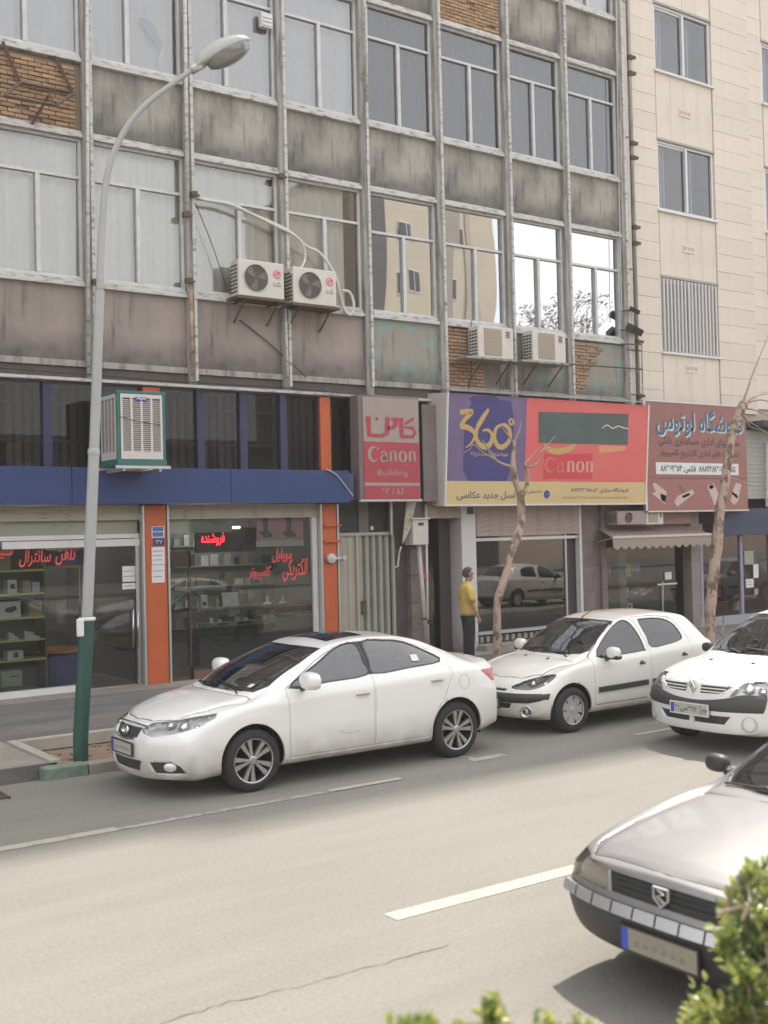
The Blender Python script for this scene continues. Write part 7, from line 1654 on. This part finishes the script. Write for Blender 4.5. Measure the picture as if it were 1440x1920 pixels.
tree('thin bare tree with peeling bark and pruned fork in front of the billboard', 13.5,
     [(928, 1236, .07), (934, 1150, .06), (937, 1120, .068), (944, 1090, .06), (957, 1040, .056), (970, 1003, .07), (979, 975, .07), (976, 940, .056), (974, 925, .055)],
     [[(975, 935, .055), (970, 912, .05), (962, 880, .045), (960, 850, .035), (963, 830, .028)],
      [(963, 832, .02), (968, 820, .014), (974, 806, .012), (977, 790, .006)], [(963, 830, .018), (950, 812, .012), (938, 797, .005)],
      [(960, 876, .03), (942, 870, .024), (928, 861, .02), (915, 842, .014), (904, 824, .007)], [(926, 860, .016), (905, 848, .01), (888, 834, .008), (880, 843, .006), (868, 849, .004)],
      [(976, 932, .045), (986, 915, .036), (990, 895, .03), (988, 880, .026), (981, 868, .016)], [(984, 869, .015), (997, 856, .012), (1004, 846, .01), (1013, 838, .005)],
      [(990, 876, .022), (1002, 872, .018), (1010, 864, .015), (1013, 850, .012), (1024, 836, .009), (1042, 817, .005)], [(1014, 848, .009), (1028, 841, .007), (1046, 838, .004)]])
tree('thicker bare tree with blotchy bark and knotted top before the red shop sign', 13.5,
     [(1325, 1215, .12), (1332, 1150, .1), (1338, 1080, .095), (1344, 1020, .09), (1350, 960, .085), (1358, 900, .08), (1366, 850, .075), (1376, 805, .07), (1386, 775, .075), (1394, 757, .09)],
     [[(1392, 760, .03), (1400, 735, .02), (1410, 705, .014), (1422, 675, .01), (1436, 640, .006), (1450, 600, .003)],
      [(1394, 758, .03), (1412, 752, .016), (1430, 750, .012), (1450, 756, .008)], [(1393, 765, .025), (1412, 768, .014), (1432, 776, .01), (1455, 790, .006)],
      [(1390, 775, .02), (1402, 788, .012), (1420, 800, .009), (1445, 815, .005)], [(1397, 756, .02), (1420, 742, .01), (1445, 738, .005)], [(1392, 770, .02), (1405, 798, .009), (1425, 806, .007), (1445, 812, .004)],
      [(1385, 900, .014), (1402, 908, .01), (1420, 912, .007), (1440, 918, .004)], [(1360, 895, .02), (1385, 900, .014)], [(1352, 1190, .03), (1356, 1170, .02), (1357, 1155, .01)]])
# ------------------------------------------------------------------ the man in yellow
YM = 16.6; pm = u(878, 1100, YM); man = thing('person', 'man in yellow polo shirt and dark trousers standing by the white pillar, facing right', 'person', (pm[0]-.02, YM, ZW), rotz=R(-20))
def skin(name, chains, m, parent, sub=2, sc_=1.0):
    me = bpy.data.meshes.new(name); vs, es, rs, roots = [], [], [], []
    for ch in chains:
        pts, link_to = ch[0], ch[1]; prev = link_to
        if prev is None: roots.append(len(vs))
        for (x, y, z, r) in pts:
            vs.append((x, y, z)); rs.append(r)
            if prev is not None: es.append((prev, len(vs)-1))
            prev = len(vs)-1
    me.from_pydata(vs, es, []); o = link(name, me, parent); me.materials.append(m)
    mod = o.modifiers.new('skin', 'SKIN'); mod.use_smooth_shade = True; ly = me.skin_vertices[0].data
    for i, r in enumerate(rs): ly[i].radius = (r*sc_, r*sc_) if not isinstance(r, tuple) else (r[0]*sc_, r[1]*sc_); ly[i].use_root = i in roots
    s = o.modifiers.new('sub', 'SUBSURF'); s.levels = sub; s.render_levels = sub
    return o
M_skin = mat('skin', (.42, .23, .16), .6); M_yel = mat('yellow_cloth', (.68, .48, .13), .85, col2=(.5, .35, .09), nscale=6, bump=.3, bscale=12); M_trou = mat('dark_trousers', (.014, .015, .018), .85, bump=.3, bscale=10); M_hair = mat('dark_hair', (.035, .03, .028), .7, col2=(.09, .085, .08), nscale=40)
# faces +X; right arm at -Y (towards the street)
ch = [([(0, 0, .92, .09), (.0, 0, 1.05, .1), (.0, 0, 1.2, .1), (-.015, 0, 1.34, .085), (-.01, 0, 1.42, .06), (.015, 0, 1.5, .055), (.03, 0, 1.56, .068), (.035, 0, 1.63, .092), (.025, 0, 1.69, .085)], None)]
idx = 9
ch.append(([(.095, 0, 1.575, .038)], 6)); ch.append(([(.125, 0, 1.61, .016)], 7)); idx = 11
for s in (-1, 1):
    ch.append(([(-.02, s*.15, 1.36, .035), (-.03, s*.23, 1.31, .042), (-.02, s*.27, 1.12, .045), (.06, s*.275, .92, .033), (.1, s*.26, .84, .03), (.115, s*.255, .8, .028)], 3)); idx += 6
for s in (-1, 1):
    ch.append(([(0, s*.08, .85, .06), (.005, s*.095, .5, .045), (-.01, s*.105, .12, .035), (.08, s*.11, .06, .025)], 0)); idx += 4
for s in (-1, 1):
    hx, hy, hz = .115, s*.255, .8
    for k, (dx, ln) in enumerate(((.03, .075), (.012, .085), (-.006, .08), (-.022, .065))):
        ch.append(([(hx+dx*.5, hy, hz+.0, .01), (hx+dx+.004, hy-s*.006, hz-ln*.5, .0095), (hx+dx-.004, hy-s*.02, hz-ln, .008)], None))
    ch.append(([(hx+.015, hy-s*.01, hz+.02, .011), (hx+.042, hy-s*.018, hz-.01, .01), (hx+.048, hy-s*.025, hz-.04, .009)], None))
skin('body', ch, M_skin, man)
def loft(name, rings, m, parent, seg=24, caps=(True, True)):
    mb = MB(); R_ = []
    P = [Vector(r) for r in [(a[0], a[1], a[2]) for a in rings]]
    for (x, y, z, rx, ry) in rings: R_.append([(x+rx*math.cos(2*math.pi*k/seg), y+ry*math.sin(2*math.pi*k/seg), z) for k in range(seg)])
    for i in range(len(R_)-1):
        for k in range(seg): k2 = (k+1) % seg; mb.face([R_[i][k], R_[i][k2], R_[i+1][k2], R_[i+1][k]])
    if caps[0]: mb.face(R_[0][::-1])
    if caps[1]: mb.face(R_[-1])
    me = mb.mesh(name, m, smooth=True, weld=True); return link(name, me, parent)
def merge(name, objs, m, parent):
    bm = bmesh.new()
    for o in objs: bm.from_mesh(o.data); me = o.data; bpy.data.objects.remove(o)
    me = bpy.data.meshes.new(name); bm.to_mesh(me); bm.free(); me.materials.append(m); return link(name, me, parent)
# shirt: belly and back, hem a little proud of the trousers
sh_ = [(0, 0, .86, .142, .178), (.005, 0, .92, .15, .182), (.015, 0, 1.0, .158, .182), (.012, 0, 1.1, .155, .18), (0, 0, 1.2, .145, .182), (-.015, 0, 1.3, .135, .19), (-.025, 0, 1.37, .115, .188), (-.03, 0, 1.41, .095, .165), (-.025, 0, 1.44, .078, .115), (-.012, 0, 1.462, .064, .075), (-.006, 0, 1.478, .058, .062)]
parts_ = [loft('s', sh_, M_yel, None, 28, (False, False))]
for s in (-1, 1): parts_.append(loft('s', [(-.015, s*.288, 1.13, .068, .062), (-.022, s*.282, 1.2, .068, .062), (-.028, s*.262, 1.3, .074, .07), (-.03, s*.225, 1.37, .076, .072), (-.03, s*.17, 1.41, .06, .07), (-.03, s*.12, 1.425, .03, .04)], M_yel, None, 18, (False, True)))
shirt = merge('polo_shirt', parts_, M_yel, man); shirt.modifiers.new('thick', 'SOLIDIFY').thickness = .006
loft('collar', [(-.01, 0, 1.455, .08, .085), (-.004, 0, 1.475, .07, .072), (-.0, 0, 1.492, .064, .066), (0, 0, 1.48, .062, .064)], M_yel, man, 20, (False, False))
pt = [loft('t', [(0, 0, .96, .12, .155), (0, 0, .9, .13, .165), (-.005, 0, .82, .135, .17), (-.003, 0, .77, .12, .16)], M_trou, None, 28, (True, True))]
for s in (-1, 1): pt.append(loft('t', [(-.002, s*.085, .84, .105, .088), (.005, s*.09, .7, .098, .085), (.012, s*.098, .5, .08, .075), (.0, s*.104, .3, .074, .07), (-.004, s*.106, .1, .072, .07), (.006, s*.107, .04, .082, .068)], M_trou, None, 20, (True, False)))
merge('trousers', pt, M_trou, man)
for s in (-1, 1): skin('shoe', [([(-.04, s*.108, .045, .045), (.06, s*.112, .04, .044), (.16, s*.118, .032, .035)], None)], M_black, man)
hm = MB(); NU, NV = 16, 28; hc = Vector((.016, 0, 1.648))
def hp(i, j): th = math.pi*i/NU; ph = 2*math.pi*j/NV; return hc+Vector((.112*math.sin(th)*math.cos(ph), .094*math.sin(th)*math.sin(ph), .112*math.cos(th)))
for i in range(NU):
    for j in range(NV):
        q = [hp(a, b) for a, b in ((i, j), (i+1, j), (i+1, j+1), (i, j+1))]; c = sum(q, Vector())/4-hc
        if c.x > .035 and c.z < .055: continue
        if c.x > .0 and c.z < .0 and abs(c.y) < .2: continue
        if c.z < -.075: continue
        hm.face(q)
link('hair', hm.mesh('hair', M_hair, smooth=True, weld=True), man)
for s in (-1, 1): loft('ear', [(.02, s*.094, 1.585, .008, .006), (.018, s*.099, 1.61, .018, .01), (.016, s*.101, 1.64, .02, .01), (.016, s*.098, 1.655, .01, .006)], M_skin, man, 10)
# ------------------------------------------------------------------ median hedge
struct(box('median_kerb', -60, 80, 2.78, 2.98, -.1, .18, M_conc)); struct(box('median_soil', -60, 80, .6, 2.78, -.1, .12, M_soil))
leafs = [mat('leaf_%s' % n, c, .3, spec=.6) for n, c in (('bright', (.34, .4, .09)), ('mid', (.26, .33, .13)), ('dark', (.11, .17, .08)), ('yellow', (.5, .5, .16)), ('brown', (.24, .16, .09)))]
for m_ in leafs:                         # thin leaves let some light through
    t_ = m_.node_tree; b_ = t_.nodes['Principled BSDF']; tl = t_.nodes.new('ShaderNodeBsdfTranslucent'); tl.inputs[0].default_value = b_.inputs['Base Color'].default_value; mx_ = t_.nodes.new('ShaderNodeMixShader'); mx_.inputs[0].default_value = .5
    t_.links.new(b_.outputs[0], mx_.inputs[1]); t_.links.new(tl.outputs[0], mx_.inputs[2]); t_.links.new(mx_.outputs[0], t_.nodes['Material Output'].inputs[0])
def shrub(label, blobs, n, seed, loc):
    r = random.Random(seed); t = thing('hedge_shrub', label, 'shrub', loc, 'median hedge shrubs'); mb = MB(); tw = MB(); tot = sum(b[3]*b[3] for b in blobs)
    for bx, by, bz, br in blobs:
        k = int(n*br*br/tot); nt = max(4, int(br*26))
        for i in range(nt):
            d = Vector((r.gauss(0, 1), r.gauss(0, 1), abs(r.gauss(0, 1))*.9)).normalized(); tip = Vector((bx, by, bz))+d*br*r.uniform(.85, 1.3); s0 = Vector((bx+r.uniform(-.1, .1), by+r.uniform(-.1, .1), max(.12, bz-br)))
            mid = (s0+tip)/2+Vector((r.uniform(-.05, .05), r.uniform(-.05, .05), 0)); tw.tube([s0, mid, tip], [.009, .006, .003], 4)
            for j in range(int(k/nt)):
                f = r.uniform(.35, 1.0)**.8; p = s0.lerp(tip, f)+Vector((r.gauss(0, 1), r.gauss(0, 1), r.gauss(0, 1)))*.05*br/.4
                dr = (d+Vector((r.gauss(0, .7), r.gauss(0, .7), r.gauss(0, .7)))).normalized(); sd2 = dr.cross(Vector((r.gauss(0, 1), r.gauss(0, 1), r.gauss(0, 1)))).normalized(); nn = dr.cross(sd2)
                l = r.uniform(.03, .058); w2 = l*.26; h = (p-Vector((bx, by, bz))).length/br
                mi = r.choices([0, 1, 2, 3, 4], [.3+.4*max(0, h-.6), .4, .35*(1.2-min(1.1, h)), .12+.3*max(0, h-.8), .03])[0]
                a_, b_, c_ = p+dr*l*.4+nn*l*.06, p+dr*l*.75+nn*l*.02, p+dr*l-nn*l*.08; e_, f_ = nn*l*.1, nn*l*.06
                for sg in (1, -1): mb.face([p, a_, a_+sd2*w2*sg+e_] if sg > 0 else [p, a_-sd2*w2+e_, a_], mi); mb.face([a_, b_, b_+sd2*w2*.7*sg+f_, a_+sd2*w2*sg+e_][::sg], mi); mb.face([b_, c_, b_+sd2*w2*.7*sg+f_][::sg], mi)
    stuff(mb.build('leaves', leafs, t)); tw.build('stem', M_twig, t)
def gp(px, py, Y): q = wp(px, py, Y); return (q.x, q.y, q.z)
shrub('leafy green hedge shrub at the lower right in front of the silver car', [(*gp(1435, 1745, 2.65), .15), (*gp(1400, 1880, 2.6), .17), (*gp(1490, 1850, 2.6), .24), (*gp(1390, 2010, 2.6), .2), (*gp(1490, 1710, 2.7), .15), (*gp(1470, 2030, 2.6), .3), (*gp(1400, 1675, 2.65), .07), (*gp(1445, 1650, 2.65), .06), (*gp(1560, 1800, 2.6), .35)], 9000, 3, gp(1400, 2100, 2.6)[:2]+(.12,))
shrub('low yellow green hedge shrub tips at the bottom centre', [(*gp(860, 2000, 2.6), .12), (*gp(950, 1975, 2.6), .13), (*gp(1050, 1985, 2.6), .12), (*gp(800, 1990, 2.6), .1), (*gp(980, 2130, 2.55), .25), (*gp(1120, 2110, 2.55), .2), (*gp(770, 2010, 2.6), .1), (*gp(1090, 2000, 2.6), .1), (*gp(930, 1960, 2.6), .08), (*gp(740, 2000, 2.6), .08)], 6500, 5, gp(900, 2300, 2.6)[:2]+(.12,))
# ------------------------------------------------------------------ across the street, seen only in the glass
M_opp = mat('opposite_cream', (.55, .48, .36), .8, col2=(.48, .42, .31), nscale=.4); M_opw = glass('opposite_glass', (.1, .1, .12), .3, 1)
def opp(label, x0, x1, h, y=-21, m=M_opp, wins=True):
    o = thing('opposite_building', label, 'building', ((x0+x1)/2, y, 0)); box('wall', x0, x1, y-12, y, 0, h, m, o)
    box('roof_edge', x0-.2, x1+.2, y-12, y+.25, h, h+.5, M_conc, o)
    if wins:
        n = int((x1-x0)/3.4); me = MB().box(0, 1.0, 0, .05, 0, 1.25).mesh('window', mat('opposite_window', (.05, .05, .06), .2)); mf = MB().box(-.08, 1.08, 0, .03, -.1, 0).box(-.08, 1.08, 0, .03, 1.25, 1.33).box(.46, .52, .05, .07, 0, 1.25).mesh('window_frame', M_white)
        off = root_loc(o)
        for k in ([.85, 2.0] if h > 20 else range(n)):
            for f in range(int(h/3.3)-1):
                w_ = link('window', me, o, Vector((x0+1+k*3.4, y+.0, 4.2+f*3.3))-off); link('window_frame', mf, w_)
    box('shop_band', x0+.3, x1-.3, y+.001, y+.15, .15, 3.6, mat('opposite_shops', (.05, .05, .05), .5, col2=(.1, .09, .08), nscale=.8), o)
    for k in range(1, int((x1-x0)/6)): box('pier', x0+k*6-.35, x0+k*6+.35, y, y+.6, 3.7, h, m, o)
    return o
cr = opp('cream apartment block across the street with small windows', 38.2, 49.6, 24.5)
for a, b, cc in ((39.2, 40.9, (.08, .075, .07)), (45.2, 46.6, (.3, .27, .22)), (47.4, 48.0, (.4, .36, .28))): box('recess_panel', a, b, -20.99, -20.9, 3.8, 24.4, mat('recess_%d' % int(a), cc, .7), cr)
opp('lower sunlit tan block across the street', -14, 12, 9.5, -22, mat('opposite_tan', (.42, .34, .25), .8))
opp('grey block across the street between the cream and tan ones', 12.3, 38.0, 7.5, -23, mat('opposite_grey', (.4, .39, .36), .8))
opp('long low block across the street to the left', -60, -14.5, 11, -22, mat('opposite_tan', (.42, .34, .25), .8), False)
def bare(label, x, y, h, seed):
    r = random.Random(seed); t = thing('opposite_tree', label, 'tree', (x, y, 0)); m = MB()
    def grow(p, d, l, rad, dep):
        q = p+d*l; m.tube([p, (p+q)/2+Vector((r.uniform(-.1, .1), r.uniform(-.1, .1), 0))*l*.3, q], [rad, rad*.85, rad*.7], 5, caps=False)
        if dep == 0:
            for k in range(5): c = q+Vector((r.uniform(-.3, .3), r.uniform(-.3, .3), r.uniform(-.3, .3))); m.obox(c, (.07, 0, .02), (0, .05, .03), (0, 0, .004))
            return
        for k in range(3): grow(q, (d+Vector((r.uniform(-.8, .8), r.uniform(-.8, .8), r.uniform(-.1, .5)))).normalized(), l*r.uniform(.6, .8), rad*.62, dep-1)
    grow(Vector((x, y, 0)), Vector((0, 0, 1)), h*.38, .16, 5); m.build('trunk', M_rust, t)
bare('bare young tree across the street mirrored in the bright windows', 50.5, -13, 14, 4)
struct(box('far_sidewalk', -120, 160, -24, -12, -.2, .14, M_walk))

# cars on the far side, seen only as reflections in the shop glass
def copy_tree(o, parent=None):
    c = o.copy(); C.objects.link(c); c.parent = parent
    for ch in list(o.children): copy_tree(ch, c)
    return c
for src, loc, rz, lab in ((hatch, (28.4, 7.0, 0), math.pi, 'white hatchback in the lane further up the street, mirrored in the bare shop window'), (sedan, (13.5, -9.5, 0), math.pi, 'white saloon on the far side of the street, mirrored in the left shop glass'), (hatch, (29.5, 11.0, 0), 0, 'white hatchback parked by the kerb further up the street beyond the frame')):
    c = copy_tree(src); c.location = loc; c.rotation_euler = (0, 0, rz); c['label'] = lab; c['group'] = 'cars outside the frame'

# thin even haze added to stand for the bus window's milky veil
hb_ = MB().box(-90, 130, -60, 80, -1.0, 45).build('haze', mat('haze', (1, 1, 1)), None); stuff(hb_)
hm_ = MATS['haze'].node_tree; hm_.nodes.remove(hm_.nodes['Principled BSDF']); pv = hm_.nodes.new('ShaderNodeVolumePrincipled'); pv.inputs['Density'].default_value = .0015; pv.inputs['Color'].default_value = (.95, .93, .9, 1); hm_.links.new(pv.outputs[0], hm_.nodes['Material Output'].inputs['Volume'])
